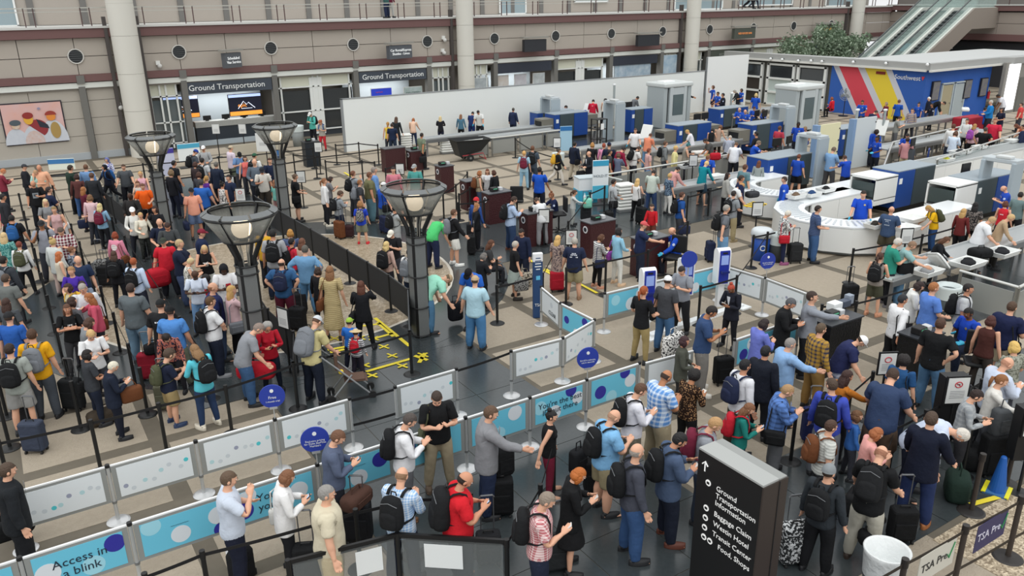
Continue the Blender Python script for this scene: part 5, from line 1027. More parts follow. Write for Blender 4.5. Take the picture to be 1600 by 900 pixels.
240 321 0 22 up f2 m:2f1f1c t:1f2025 p:26262c ; in black top reaching beside the lamp post
248 341 0 18 hd m1 b:b88468 t:1d2438 p:23262e ; bald in navy t-shirt behind the grey sweater
261 347 0 18 ph m2 s:38241f l:44484a p:23262e ; in dark grey sweater looking down
254 371 450 19 st M1 c:3a4038,3a2c24 t:c42434 p:2a2c34 ; in green cap and red polo
279 373 0 10 cr M1 s:b8a078 t:1d2438 p:3f4c6a ; blond in navy t-shirt beside the red polo
314 357 0 9 st m1 c:7c2636,2c211e j:1f2a48 p:5a6a80 ; in maroon cap and navy jacket
319 382 0 17 ph f1 l:c8a878 v:17181b p:c8ccc8 PW ; in black sleeveless top with white swoosh
297 402 478 8 ph f1 s:cdb88c v:dcdad2+F+8a8a80 s:c8c4b4 ; in white patterned sleeveless top, short blond hair
304 422 0 19 ph f5 b:1c1614 t:d2dcec p:6f93bc P ; in white v-neck t-shirt and light jeans holding a phone
349 413 0 18 ph m5 h:1f2024 t:e4e4e6 p:8e9094 P ; in black face covering and white t-shirt with red box print
320 429 0 22 st k4 u:171414 t:c42838 p:3a3c44 ; small dark-haired in red behind the white v-neck
331 441 0 9 st M1 b:9a6a4c t:232c58 p:4a5a78 S1 ; bald and bearded in navy polo
361 445 560 7 up f1 l:c8a064 l:d5b4b8 p:1d1e22 Y-20 sh:d8d4c8 D=h ; blond in pale pink cardigan beside the lamp post
327 462 585 8 cr m1 s:5a4028 t:e6e8ea p:1e2434 B1 sh:8a8c90 ; in white t-shirt with folded arms
298 293 372 17 st m2 c:2c2c30 t:eba48c s:5a6a88 D=n ; in peach t-shirt, black cap and blue shorts
313 280 0 2 st M1 s:3a3a3c t:2d63b4 p:2a2c34 ; in blue t-shirt in front of the purple strapped top
322 274 0 4 st f1 p:b08850 v:5a2c84 p:2a2c34 ; in purple strapped top
267 264 355 5 st f1 m:7a6448 l:1b1c22 p:1c2030 ; in black jacket with light brown hair by the lamp post
271 250 0 6 st m2 s:1b1819 t:1f2024 p:232b40 ; in black t-shirt behind the black jacket
305 233 0 8 ph m1 c:2a4494 t:4a5058 p:3a3c44 B1 ; in blue cap and grey t-shirt with black backpack
317 227 0 19 hd m2 c:e2e2e2 l:a5a7a8 p:3a3c44 S1 ; in white cap and pale grey hoodie
315 246 0 3 st m1 s:1f1c1c t:c3c6c8 p:2a2c34 B1 ; in pale t-shirt with black backpack behind the sign post
305 252 0 5 st f1 m:4a3028 l:3a3032 p:2a2c34 ; in dark top with brown hair beside the red backpack
310 268 0 4 st f1 m:4a2e24 l:3f4046 p:2a2c34 ; in charcoal top left of the purple strapped top
337 252 0 4 st m1 s:6a665f j:222a3c p:1f2026 ; grey-haired in navy jacket behind the sign post
357 272 0 24 st m1 s:231d1c t:242e46 p:23262e ; in navy t-shirt and glasses beside the sign post
347 283 0 5 st f2 n:1c1818 v:dedbd6+F+5a5a5c p:2a2c34 ; in white patterned sleeveless top, dark bun
360 227 0 6 st m1 c:b8a890,6a5a4c l:c8b4c4+C+e4dce4 p:5a6050 ; in checked pink shirt and tan cap
374 237 0 17 ph m1 c:202124 t:6a8cb8 p:3a3c44 ; in black cap and blue t-shirt behind the sign post
382 243 0 18 st f1 m:3a2a24 v:e0726c p:3a3c44 ; in coral top beside the black cap
397 239 0 4 st m1 c:2f5a44 t:d8dad8 p:3a3c44 B1 ; in green cap and white t-shirt
397 248 338 18 hd m1 b:b8846a l:5f6a76 p:24262e ; in grey-blue shirt near the sign post
409 261 0 18 p1 m2 c:2c2e34 t:d8d4cc p:3c3630 S1 ; in dark cap and white t-shirt with crossbody strap
421 246 0 17 hd m1 s:4a3024 t:1f2840 p:2a2c34 ; in navy t-shirt left of the far lamp post
430 280 0 5 st g1 l:9a6a4c t:7cc0b4 p:c89a98 ; small in mint top beside the far lamp post
4 263 0 8 ph f1 s:b8744a l:7c2c3c p:23262e ; in burgundy top at the upper left edge
3 302 0 8 st m2 s:1f1a1a l:2c2d32 p:23262e ; in dark top at the left edge
5 322 0 20 st k1 s:b8885c t:d85a70 p:3a3c44 ; small in bright pink top at the left edge
17 335 398 2 st M2 s:1d1a1a t:1d1e22 p:2a3040 Bb ; in black t-shirt and blue backpack
5 362 0 3 st f1 l:d0b484 t:3a7a78+F+7ab0a8 d:3a7a78+F+7ab0a8 ; blond in teal patterned dress
29 376 450 2 st f1 s:7a3a2c l:e4e5e4 p:1b1c20 Bo ; in white sweater with olive backpack
3 399 0 4 st m1 s:231d1b j:3a3e44 p:24262c Bg ; in grey jacket with duffel at the left edge
7 427 0 4 st m1 s:4a3a30 t:6a6e6c p:3a3c40 ; in grey t-shirt at the left edge
179 361 440 3 st f1 m:8a3e24 l:d88aa0 p:3f5f88 S=w K1L ; in pink hoodie with round white back print
177 391 470 2 st f1 l:4a3428 j:1f2024 p:1e2026 B1 ; in black jacket with long wavy brown hair
207 402 480 3 st m1 s:9c4f2a l:c3d4ec p:2a2f3c B1 ; ginger in pale blue shirt with black backpack
202 442 565 3 st M1 s:3a2c26 t:5c6468 p:6d8aa0 ; in plain grey t-shirt and faded jeans
249 467 0 2 lg M1 c:232526 t:1d1e20 p:2a2a2e ; in black cap and black t-shirt with white back print
264 478 600 2 st M2 c:1d1e20 t:4f86c8 p:6a7060 ; in cobalt blue polo and black cap
258 520 622 20 le f1 m:231a19 l:b06a5c+F+2c2c3c p:26262c Y25 ; in multicoloured striped blouse looking up
264 543 662 7 ph k1 s:4a3a2e t:1e2438 s:9b8860 Bo sh:2c3c5c ; small in navy t-shirt and khaki shorts with camouflage backpack
303 537 666 33 ph f1 l:8a6a48 l:5cc4d4 p:2a3c5c B1 sh:d8d0c0 ; in turquoise jacket and jeans
175 564 682 8 ph f1 s:d8d2c0 j:1d2434 p:1b1f2c PW Dw ; white-haired in navy coat holding white paper
134 545 655 7 hd f2 m:1f1918 t:3a3d42 p:1f2636 SL1 ; dark-haired in charcoal t-shirt with a jacket over the arm
140 514 0 17 ph f1 s:c8a470 t:e4e6e8 p:3a3d44 ; in white scoop t-shirt with sunglasses on the head
103 474 582 18 cr f2 l:5a3a28 t:17181a p:3c3d40 ; in black t-shirt with white lettering, folded arms
137 457 0 27 rp f1 l:9a6038 l:c8566c p:2a2a30 S=w ; in coral pink sweater
127 442 0 19 p1 m1 s:a09890 l:d2d4d8 p:3a3c44 ; in white shirt with grey strap beside the coral sweater
110 463 0 6 st f1 m:3a2620 t:5a5a5e p:3a3a40 ; in grey top beside the yellow pack
139 495 0 8 ph f1 m:4a3226 t:7e8286 p:2a2a30 ; brown-haired in grey t-shirt looking down
47 513 650 2 st m1 s:4a3222 t:e0a41c p:4a5058 Bg KkL ; in golden yellow t-shirt and grey backpack
12 536 0 2 l2 m1 s:2e2019 t:9aa09a s:9a9a98 B1 ; in sage grey t-shirt with black backpack and grey shorts
11 487 0 3 st m1 c:2a2a2c t:2a5aa8 p:6a4a54 ; in black cap and blue t-shirt at the left edge
7 465 0 3 st f1 l:3f2a22 t:4a4e52 p:3a3c44 ; brown-haired in dark t-shirt with green stripe
494 493 625 4 rl m1 c:c4c8cc,5a4030 t:cabf8c p:1c2230 B=g ; in pale cap and khaki t-shirt pushing a folded stroller
545 496 572 2 st k1 c:98b84a t:2a6ac0 p:1d2030 ; small in green cap and blue jacket
555 513 584 2 st k1 w:cdb890 l:d2d2d4+S+55565c p:2c2834 Br ; small in straw hat with red patterned backpack
417 503 615 17 ph f2 u:9a9894 l:b01f30 p:222a3a P ; grey-haired in red sweater with lanyard
404 504 0 8 le m1 s:8a7a70 t:8d9096 p:3c5a80 ; in grey shirt bending beside the red sweater
515 414 528 2 st f1 l:8a6242 t:c8b68a+S+a89468 d:c8b68a+S+a89468 SwL sh:23201e ; in long striped beige dress with brown bag
564 438 545 1 u2 f1 l:5a3426 j:1b1c20 p:1a1b1f SL1 ; dark-haired in black suit holding white paper
476 382 487 2 hp M1 s:5a564f l:6a95ba p:5a88b0 ; in denim shirt and jeans seen from behind
439 404 510 2 hp M1 b:3a2c24 t:2f5680 p:5c2032 Bn K1 ; in blue t-shirt and maroon trousers with navy backpack
425 357 470 1 st m2 s:1c1a1a t:9ea0a4 p:232d44 B1 ; in heather grey t-shirt with black backpack, fenced lane
455 371 462 6 st m2 s:1d1a1a t:c42c40 p:2a3044 B1 ; in red t-shirt in the fenced lane
453 357 0 1 st f1 m:b08040 l:4a5878 p:2a2c34 ; in dusty blue top with orange-brown hair
472 371 0 4 st f1 l:6a4432 l:b89c8c p:3a3c44 ; in blush top left of the denim shirt
412 352 0 3 st m1 e:c8c4bc,3a2c24 l:c99a2c p:2a2c34 ; in mustard coat behind the lamp bowl
497 416 490 4 st f1 m:3a2a22 l:1d1d20 p:1b1b1e ; in black outfit left of the long beige dress
1550 492 0 2 st f1 m:4a2620 v:4a2a26 p:3a3430 ; in dark brown top with raised arm at the right edge
1583 470 0 2 hd M1 s:4f3a2c t:1d2444 s:a89c84 S1 ; in dark navy t-shirt and khaki shorts at the right edge
1586 532 0 32 hd f1 m:d8b468 t:9a9c90+F+6a6c60 p:3a3c44 ; blond in patterned grey blouse at the right edge
1576 558 0 5 ph M1 b:b8866c l:c0cadc p:34363c PW ; balding in pale lilac shirt at the right edge
1566 584 0 8 rp f1 p:8a5c38 l:dad8d2 p:55585e P ; in white hooded top and grey jeans with ponytail
1530 608 0 8 ph f1 s:2c1f1c l:8f9498+P+a9adaf p:2a2a2e ; short dark-haired in pale grey plaid shirt bending over papers
1340 640 0 7 st g1 m:6a4a30 l:3a6ab0 p:3a3c44 H120 ; small beside the slung black backpack
1267 107 0 26 hd f1 s:3a2a22 l:c42438 p:2a2a2e H170 ; in red seen through the booth window
1170 -8 12 8 wk m1 s:2a2320 j:26262c p:1d1d22 ; in dark jacket on the upper gallery
1420 -14 14 9 hd m1 s:2a2320 l:c8b0b4 p:2a2a30 ; in pale pink top on the right gallery
'''
import re as _re
_rows = [l for l in CROWD.strip().split('\n') if l.strip()]
for _i, _r in enumerate(_rows):
    _r = _r.replace(' dn=st ', ' st ').replace(' pl=lg ', ' lg ').replace(' S=x', ' Sr').replace(' S=w', ' Sw').replace(' B=g', ' Bg+').replace(' D=h', ' Sg').replace(' D=n', ' Dn')
    _r = _re.sub(r' ([BSKD])L([a-z0-9])(?= )', r' \1\2L', _r)
    f = _r.split(';')[0].split()
    if float(f[1]) < 0 or (float(f[1]) < 120 and 'H170' in _r): continue
    person(_r, _i)
def gallery_person(px, zf, row, plane, val):
    """people on the gallery or behind glass, placed on their own floor level"""
    person(row, 999+px); I = PEOPLE[-1]
    if plane == 'Y': x, _ = GY(px, 10, val); I['o'].location = (x, val, zf)
    else: y, _ = GX(px, 60, val); I['o'].location = (val, y, zf)
gallery_person(604, 6.39, '604 300 0 30 hd m1 s:2a2320 l:3a5a58 p:232b44 ; on the gallery in teal top and dark jeans', 'Y', YW+.5)
gallery_person(610, 6.39, '612 300 0 4 st f1 m:2a2320 l:6a2a3c p:a8a8a4 ; on the gallery in maroon jacket beside the dark jeans', 'Y', YW+.9)
gallery_person(1172, 6.39, '1172 300 0 8 wk m1 s:2a2320 j:26262c p:1d1d22 ; in dark jacket walking on the upper gallery', 'Y', YW+.6)
gallery_person(1180, 6.39, '1180 300 0 8 wk f1 m:2a2320 l:5a5a62 p:2a2d3a ; in grey top on the upper gallery', 'Y', YW+.9)
# ---------------- torch lamps ----------------
def lamp(o):
    m = MB()
    for i in range(4):
        a = PI/4+PI/2*i; m.box(.2*math.cos(a), .2*math.sin(a), 1.25, .06, .06, 2.5, a)
    part('upright', m, BLK, o)
    for i in range(4):
        a = PI/2*i; c = part('mesh_panel', MB().box(0, 0, 0, .03, .26, 2.4), M('6a6d6d', .5, .2, pat='N', c2='7f8281', sc=30), o, (.165*math.cos(a), .165*math.sin(a), 1.22), a)
    for z in (.06, .75, 1.5, 2.28, 2.45): m = MB(); m.tube([(.225*math.cos(2*PI*j/20), .225*math.sin(2*PI*j/20), z) for j in range(20)], .018, 6, closed=True); part('collar_ring', m, BLKM, o)
    for i in range(4):
        a = PI/4+PI/2*i; c, s = math.cos(a), math.sin(a); m = MB(); m.tube([(.19*c, .19*s, 2.42), (.2*c, .2*s, 2.60), (.38*c, .38*s, 2.98)], .05, 8); part('strut', m, BLKM, o)
        m = MB(); m.tube([(.08*c, .08*s, 2.4), (.09*c, .09*s, 2.7), (.16*c, .16*s, 3.0)], .012, 6); part('conduit', m, M('a9a69c', .4, .3), o)
        m = MB(); m.tube([(.37*c, .37*s, 2.98), (.72*c, .72*s, 3.56)], .03, 6); part('rib', m, BLKM, o)
    for r, z, w in ((.38, 2.99, .03), (.715, 3.5, .022)): m = MB(); m.tube([(r*math.cos(2*PI*j/24), r*math.sin(2*PI*j/24), z) for j in range(24)], w, 6, closed=True); part('rim_ring', m, BLKM, o)
    gm = M('8f908a', .4, alpha=.5, spec=.4)
    for i in range(8):
        a, b = PI/4*i+.03, PI/4*(i+1)-.03; m = MB(); m.smooth = True; seg = [a+(b-a)*k/4 for k in range(5)]
        m.loft([[(r*math.cos(q), r*math.sin(q), z) for q in seg]+[((r+.012)*math.cos(q), (r+.012)*math.sin(q), z) for q in reversed(seg)] for r, z in ((.39, 3.0), (.71, 3.5))]); part('shade_panel', m, gm, o)
        m = MB(); m.loft([[(r*math.cos(q), r*math.sin(q), z) for q in seg]+[((r+.02)*math.cos(q), (r+.02)*math.sin(q), z+.01) for q in reversed(seg)] for r, z in ((.60, 3.60), (.715, 3.53))]); part('rim_lip', m, M('6e7172', .4, .3), o)
    m = MB(); m.smooth = True; m.sph(0, 0, 3.2, .2, .2, .2, 18, 12); part('globe', m, M('fbe6c4', .5, emit=1.3), o); part('globe_base', MB().cyl(0, 0, 2.95, 3.05, .1, 12), BLKM, o)
for x, y, lab in [(4.02, 27.09, 'tall black torch lamp nearest the big white column'), (7.85, 26.9, 'tall black torch lamp right of the checkpoint queue, beyond the black mesh fence'), (3.74, 15.85, 'tall black torch lamp in front of the dense left queue'), (7.51, 15.8, 'tall black torch lamp at the near end of the black mesh fence')]:
    inst('lamp', lamp, 'torch_lamp', lab, 'lamp', (x, y, 0), rnd.uniform(-.1, .1))

# ---------------- barriers ----------------
def near_label(x, y, used=set()):
    best = sorted(PEOPLE, key=lambda I: (I['x']-x)**2+(I['y']-y)**2)
    for I in best:
        if I['lab'] not in used: used.add(I['lab']); return I['lab']
def post_black(o):
    part('base', MB().lathe([(.18, 0), (.18, .012), (.15, .03), (.04, .045)], n=20), BLKM, o); part('pole', MB().cyl(0, 0, .03, .93, .032, 10), BLKM, o); part('belt_head', MB().cyl(0, 0, .88, 1.0, .036, 10), BLK, o)
def belt(o, dx, dy, mat=None, z=.93, h=.05, nm='belt'):
    L = math.hypot(dx, dy); sag = min(.03, L*.01); m = MB(); n = 6
    for i in range(n):
        a, b = i/n, (i+1)/n; za, zb = z-4*sag*a*(1-a), z-4*sag*b*(1-b)
        ox, oy = -dy/L*.002, dx/L*.002
        m._add([(dx*a-ox, dy*a-oy, za-h/2), (dx*b-ox, dy*b-oy, zb-h/2), (dx*b-ox, dy*b-oy, zb+h/2), (dx*a-ox, dy*a-oy, za+h/2), (dx*a+ox, dy*a+oy, za-h/2), (dx*b+ox, dy*b+oy, zb-h/2), (dx*b+ox, dy*b+oy, zb+h/2), (dx*a+ox, dy*a+oy, za+h/2)], [(0, 1, 2, 3), (7, 6, 5, 4), (3, 2, 6, 7), (0, 4, 5, 1)])
    return part(nm, m, mat or M('19191b', .7), o)
POSTS = []
def chain(pts, world=False, belts=True):
    P = [p if world else G(p[0], p[1], 1.0) for p in pts]
    for i, (x, y) in enumerate(P):
        if any(math.hypot(x-a, y-b) < .4 for a, b in POSTS): continue
        POSTS.append((x, y)); o = inst('post_black', post_black, 'belt_post', trunc(near_label(x, y), 'black belt post next to'), 'barrier post', (x, y, 0))
        if belts and i+1 < len(P): belt(o, P[i+1][0]-x, P[i+1][1]-y)
for X, ys in [(-.86, [15.36, 16.72, 18.7, 20.8]), (.28, [15.38, 16.6, 18.7, 20.8, 22.8, 25.4, 27.7, 30.5, 33.6]), (1.42, [15.3, 16.65, 18.7, 20.8, 23.1, 25.4, 27.75, 31, 34.4]), (2.6, [15.24, 17.6, 19.8, 25.3, 27.9]), (-2.0, [18.7, 22.6, 26.5, 30.4, 34])]: chain([(X, y) for y in ys], True)
chain([(-3.2, 13.85), (-.9, 13.7), (.4, 13.6), (1.45, 13.6), (2.58, 13.64), (3.9, 13.9), (6.4, 14.03)], True)
chain([(-3.5, 37.3), (.8, 37.0), (5.02, 37.07), (8.1, 36.8), (12.3, 36.5)], True); chain([(3.9, 33.4), (6.4, 33.2), (7.7, 33.2), (11.6, 34.2), (15.5, 34.5)], True)
chain([(458, 240), (500, 242), (524, 225), (560, 222), (590, 225)]); chain([(508, 250), (545, 252), (565, 250), (585, 252)]); chain([(602, 262), (618, 255), (635, 282), (660, 265)])
chain([(715, 316), (756, 312), (775, 300)]); chain([(692, 300), (712, 288), (730, 268)]); chain([(717, 302), (734, 292), (755, 285)])
chain([(776, 405), (776, 445), (848, 426), (888, 345), (922, 300), (945, 290)]); chain([(885, 418), (947, 405), (1013, 390), (1075, 345)]); chain([(1075, 305), (1109, 296), (1130, 290)]); chain([(1095, 446), (1152, 430), (1200, 362)])
chain([(1178, 367), (1212, 360), (1235, 350)]); chain([(1334, 388), (1442, 366), (1515, 345)]); chain([(1285, 475), (1339, 470), (1444, 440), (1483, 430)])
chain([(1365, 580), (1330, 610), (1245, 640), (1165, 665)]); chain([(1535, 592), (1448, 640), (1400, 665), (1380, 720)]); chain([(1580, 588), (1573, 640), (1520, 660)]); chain([(805, 215), (832, 233), (872, 245)])
chain([(2.0, 8.35), (3.35, 8.09), (4.45, 7.2), (5.5, 7.97), (6.4, 8.9)], True); chain([(843, 765), (735, 770), (640, 775), (555, 795), (315, 860), (225, 895)])
# lower right posts with belts at two heights and airport security banners
def post_brown(o):
    part('base', MB().lathe([(.2, 0), (.2, .012), (.17, .03), (.05, .05)], n=22), M('2b2827', .5), o); part('pole', MB().cyl(0, 0, .03, .95, .036, 12), M('3a332f', .5), o); part('belt_head', MB().cyl(0, 0, .9, 1.02, .045, 12), M('2a2624', .5), o)
BR = [(6.1, 4.3), (8.25, 4.2), (9.5, 4.16), (10.75, 4.1), (12.9, 4.0)]
for i, (x, y) in enumerate(BR):
    o = inst('post_brown', post_brown, 'belt_post', ['dark post at the bottom edge under the tall sign', 'dark post directly in front of the white lined bin', 'dark post between the two checkmark banners', 'dark post right of the purple banner', 'dark post at the lower right corner'][i], 'barrier post', (x, y, 0))
    if i < 4: belt(o, BR[i+1][0]-x, BR[i+1][1]-y, M('2f2822', .6)); belt(o, BR[i+1][0]-x, BR[i+1][1]-y, M('332c26', .6), z=.32)
for x0, x1, y, c, ink, lab in [(8.55, 9.35, 4.18, 'c9c6bb', '2c2f30', 'pale banner with dark lettering and green tick on the belt'), (9.75, 10.5, 4.13, '37345a', 'd0cfe0', 'dark purple banner with lettering and tick on the belt'), (6.9, 7.7, 4.25, '2b3a6a', 'd0cfe0', 'blue banner hanging at the bottom edge')]:
    t = thing('belt_banner', lab, 'banner', ((x0+x1)/2, y, .9)); part('banner', MB().box(0, -.006, -.2, x1-x0, .008, .42), M(c, .6), t); text('TSA Pre', .17, M(ink, .5), t, TX(-.06, -.014, -.2)); m = MB(); m.tube([(.23, -.014, -.2), (.27, -.014, -.27), (.36, -.014, -.06)], .011, 5); part('tick_mark', m, M('3c8a55', .5), t)
for tag_, (x, y) in [('dark post left of the blue cone', G(1517, 800)), ('dark post right of the blue cone', G(1572, 757)), ]: inst('post_brown', post_brown, 'belt_post', tag_, 'barrier post', (x, y, 0))
# black mesh fence
FP = [(7.25, 28.2), (7.28, 26.9), (7.32, 25.5), (7.36, 24.2), (7.42, 22.9), (7.46, 21.6), (7.5, 20.2), (7.54, 18.9), (7.56, 17.6), (7.5, 16.4), (6.4, 14.03)]
t = thing('mesh_fence', 'long black mesh crowd fence running back from the yellow tape', 'fence'); fm = M('232426', .75, pat='N', c2='2e3032', sc=40)
for i, (x, y) in enumerate(FP):
    m = MB(); m.lathe([(.18, 0), (.18, .012), (.15, .03), (.04, .045)], x, y, 18); m.cyl(x, y, .03, 1.0, .034, 10); part('fence_post', m, BLKM, t)
    if i+1 < len(FP):
        x2, y2 = FP[i+1]; a = math.atan2(y2-y, x2-x); L = math.hypot(x2-x, y2-y); part('mesh_panel', MB().box(0, 0, .6, L-.08, .012, .72), fm, t, ((x+x2)/2, (y+y2)/2, 0), a); part('top_rail', MB().box(0, 0, .97, L-.06, .03, .03), M('3a3d40', .5), t, ((x+x2)/2, (y+y2)/2, 0), a)
t = thing('mesh_fence', 'short black mesh fence behind the red sweater and backpacker', 'fence')
FP = [G(375, 460), (4.35, 17.0), (4.4, 15.4), (3.9, 13.9)]
for i, (x, y) in enumerate(FP):
    m = MB(); m.lathe([(.18, 0), (.18, .012), (.15, .03), (.04, .045)], x, y, 18); m.cyl(x, y, .03, 1.0, .034, 10); part('fence_post', m, BLKM, t)
    if i+1 < len(FP): x2, y2 = FP[i+1]; a = math.atan2(y2-y, x2-x); L = math.hypot(x2-x, y2-y); part('mesh_panel', MB().box(0, 0, .6, L-.08, .012, .72), fm, t, ((x+x2)/2, (y+y2)/2, 0), a)
FP = [(2.75, 34), (3.0, 31), (3.2, 28.5), (3.3, 26.2), (3.35, 24), (3.35, 21.8), (3.5, 19.5)]; t = thing('mesh_fence', 'black mesh fence between left queue and pale walkway', 'fence')
for i, (x, y) in enumerate(FP):
    m = MB(); m.lathe([(.18, 0), (.18, .012), (.15, .03), (.04, .045)], x, y, 18); m.cyl(x, y, .03, 1.0, .034, 10); part('fence_post', m, BLKM, t)
    if i+1 < len(FP): x2, y2 = FP[i+1]; a = math.atan2(y2-y, x2-x); L = math.hypot(x2-x, y2-y); part('mesh_panel', MB().box(0, 0, .6, L-.08, .012, .72), fm, t, ((x+x2)/2, (y+y2)/2, 0), a)

# silver posts with printed panels
def post_silver(o):
    part('base', MB().lathe([(.17, 0), (.17, .015), (.14, .028), (.035, .045)], n=24), M('c9cacb', .3, .6), o); part('pole', MB().cyl(0, 0, .03, .98, .028, 12), SILV, o); part('cap', MB().cyl(0, 0, .95, 1.0, .033, 12), BLK, o); part('clamp', MB().cyl(0, 0, .33, .37, .036, 12), STEEL, o)
CY = M('6cc3de', .5); CYW = M('dfe6ea', .5); DOT = {'w': M('d9e0e6', .5), 'c': M('9ed6e6', .5), 'n': M('33339a', .5), 't': M('53c6cf', .5), 'g': M('9aa0b5', .5), 'l': M('c9d2d8', .5), 'a': M('b4d6dc', .5)}
def panel(a, b, kind, lab, lines=(), dots=(), z0=.36, flip=1):
    (x0, y0), (x1, y1) = a, b; L = math.hypot(x1-x0, y1-y0)-.07; rz = math.atan2(y1-y0, x1-x0)
    t = thing('barrier_panel', lab, 'panel', ((x0+x1)/2, (y0+y1)/2, 0), rz); H = .96-z0; zc = (.96+z0)/2
    part('frame', MB().box(0, 0, zc, L, .028, H), M('8f9290', .45), t); part('top_rail', MB().box(0, 0, .965, L, .034, .022), M('e3e5e6', .4), t)
    bw, bh = L-.14, H-.1; part('board', MB().box(0, -.016, zc, bw, .008, bh), CY if kind == 'c' else CYW, t)
    for u, v, r, c in dots:
        n = 22; cx, cz = u*bw/2, zc+v*bh/2; pts = []
        for j in range(n): pts.append((max(-bw/2, min(bw/2, cx+r*math.cos(2*PI*j/n))), max(zc-bh/2, min(zc+bh/2, cz+r*math.sin(2*PI*j/n)))))
        m = MB(); m._add([(px, -.0215, pz) for px, pz in pts]+[(px, -.020, pz) for px, pz in pts], [tuple(range(n)), tuple(range(2*n-1, n-1, -1))]+[(i, n+i, n+(i+1) % n, (i+1) % n) for i in range(n)]); part('printed_dot', m, DOT[c], t)
    for s, sz, u, v in lines: text(s, sz, M('22303f', .5), t, TX(u, -.026, zc+v), ext=.001, sp=.95)
    return t
def small_dots(seed):
    r = random.Random(seed); return [(-.85+1.75*i/7+r.uniform(-.05, .05), -.5+.75*i/7+r.uniform(-.25, .25), .035, c) for i, c in enumerate(r.sample(['a', 'l', 'g', 't', 'l', 'a', 'l', 'l'], 8))]
def spost(x, y, lab): return inst('post_silver', post_silver, 'silver_post', lab, 'barrier post', (x, y, 0))
RX = [-.79, .44, 1.7, 2.95, 4.25]; nm = ['leftmost', 'second', 'third', 'fourth', 'fifth']
for i, x in enumerate(RX): spost(x, 11.95, 'silver post, %s of the rear row of white dotted panels' % nm[i])
for i in range(4): panel((RX[i], 11.95), (RX[i+1], 11.95), 'w', 'white dotted barrier panel, %s from the left in the rear row' % ['first', 'second', 'third', 'fourth'][i], dots=small_dots(i))
p5 = spost(5.09, 11.91, 'silver post right of the two black belts'); p6 = spost(6.35, 11.95, 'silver post above the man-high white panel behind black polo'.replace('man-high ', '')); panel((5.09, 11.93), (6.35, 11.95), 'w', 'white dotted panel standing behind the person in black polo', dots=small_dots(9))
b = belt(p5, -.84, .04); b = belt(p5, -.84, .04, z=.45); belt(p6, 1.27, .12)
p7 = spost(7.62, 12.05, 'silver post at the left end of the middle white panel'); spost(8.83, 12.0, 'silver post where two white panels meet beside the blue round sign'); panel((7.62, 12.05), (8.83, 12.0), 'w', 'white dotted panel left of the blue enrolment sign', dots=small_dots(11))
spost(9.96, 12.41, 'silver post at the corner of white and cyan panels'); panel((8.83, 12.0), (9.96, 12.41), 'w', 'white dotted panel slanting up beside the cyan one', dots=small_dots(13))
spost(9.95, 13.62, 'silver post between cyan panel and white logo panel'); panel((9.95, 13.62), (9.96, 12.41), 'c', 'short cyan panel with dark blue dots seen at a slant', dots=[(-.7, 0, .09, 'n'), (.6, .6, .1, 'n'), (0, -.8, .1, 'w')])
spost(10.2, 14.75, 'silver post beside the tall navy lane marker'); panel((10.2, 14.75), (9.95, 13.62), 'w', 'white panel with grey sun logo beside the navy lane marker', lines=[('CLEAR', .14, .15, -.12)], dots=[(.2, .35, .07, 'l')])
for k, (a, b, lab) in enumerate([((11.17, 13.58), (14.93, 13.5), ''), ]): pass
KP = [(11.17, 13.56), (12.42, 13.54), (13.67, 13.52), (14.93, 13.5), (15.05, 12.2), (14.98, 10.9)]
for i, (x, y) in enumerate(KP): spost(x, y, ['silver post left of the first white kiosk', 'silver post behind the first white kiosk', 'silver post behind the grey uniform shirt', 'silver post at the back corner near the bin', 'silver post under the round blue sign at right', 'silver post at the near right end of white panels'][i])
panel(KP[0], KP[1], 'c', 'cyan dotted panel left of the first kiosk', dots=[(-.6, .3, .13, 'c'), (.3, -.4, .16, 'w'), (.8, .4, .12, 'w')]); panel(KP[1], KP[2], 'w', 'white panel between first and second kiosks', dots=small_dots(21)); panel(KP[2], KP[3], 'c', 'half cyan panel between second and third kiosks', dots=[(.5, .2, .14, 'w'), (-.5, -.4, .12, 'w')])
panel(KP[3], KP[4], 'w', 'white dotted panel right of the third kiosk', dots=small_dots(23)); panel(KP[4], KP[5], 'w', 'white dotted panel nearest the grey-haired black jacket', dots=small_dots(25))
FX = [-2.0, -.77, .49, 1.78, 3.06, 4.3, 5.58, 6.85, 8.08, 9.33]; FYs = 10.25
lb = ['cyan panel cut by the left edge in the front row', 'cyan panel reading Access in a blink', 'cyan panel with small arched text in the lower left', 'cyan panel partly hidden by the white blazer', 'cyan panel behind the slate blue shirt', 'cyan panel behind the white shirt and black backpack', 'cyan panel behind the grey suit jacket', 'cyan panel reading ID out there', 'cyan panel with two dark dots right of the lettered one']
BD = [[(.4, -.7, .16, 'w')], [(-.72, -.1, .15, 'w'), (.8, .45, .13, 'n'), (.25, -.45, .14, 'c')], [(-.75, .7, .13, 'c'), (-.1, -.3, .13, 'w'), (.85, .1, .14, 'w'), (.9, -.85, .12, 'n')], [(-.9, -.2, .14, 'n'), (-.75, .7, .12, 'w'), (.6, 0, .14, 'w'), (.2, -.7, .12, 'c')], [(.0, -.5, .14, 'w'), (.7, .3, .13, 'n'), (-.7, .2, .12, 'c')], [(-.8, .4, .14, 'n'), (.4, -.4, .12, 'c')], [(-.6, .0, .13, 'n'), (.6, .5, .14, 'w'), (0, -.7, .12, 'c')], [(-.8, .2, .13, 'c'), (-.2, -.5, .14, 'w'), (.8, .1, .12, 'w'), (.5, .85, .12, 'n')], [(-.6, -.1, .13, 'n'), (-.1, -.75, .13, 'c'), (.5, .9, .12, 'n'), (.75, .1, .13, 'w')]]
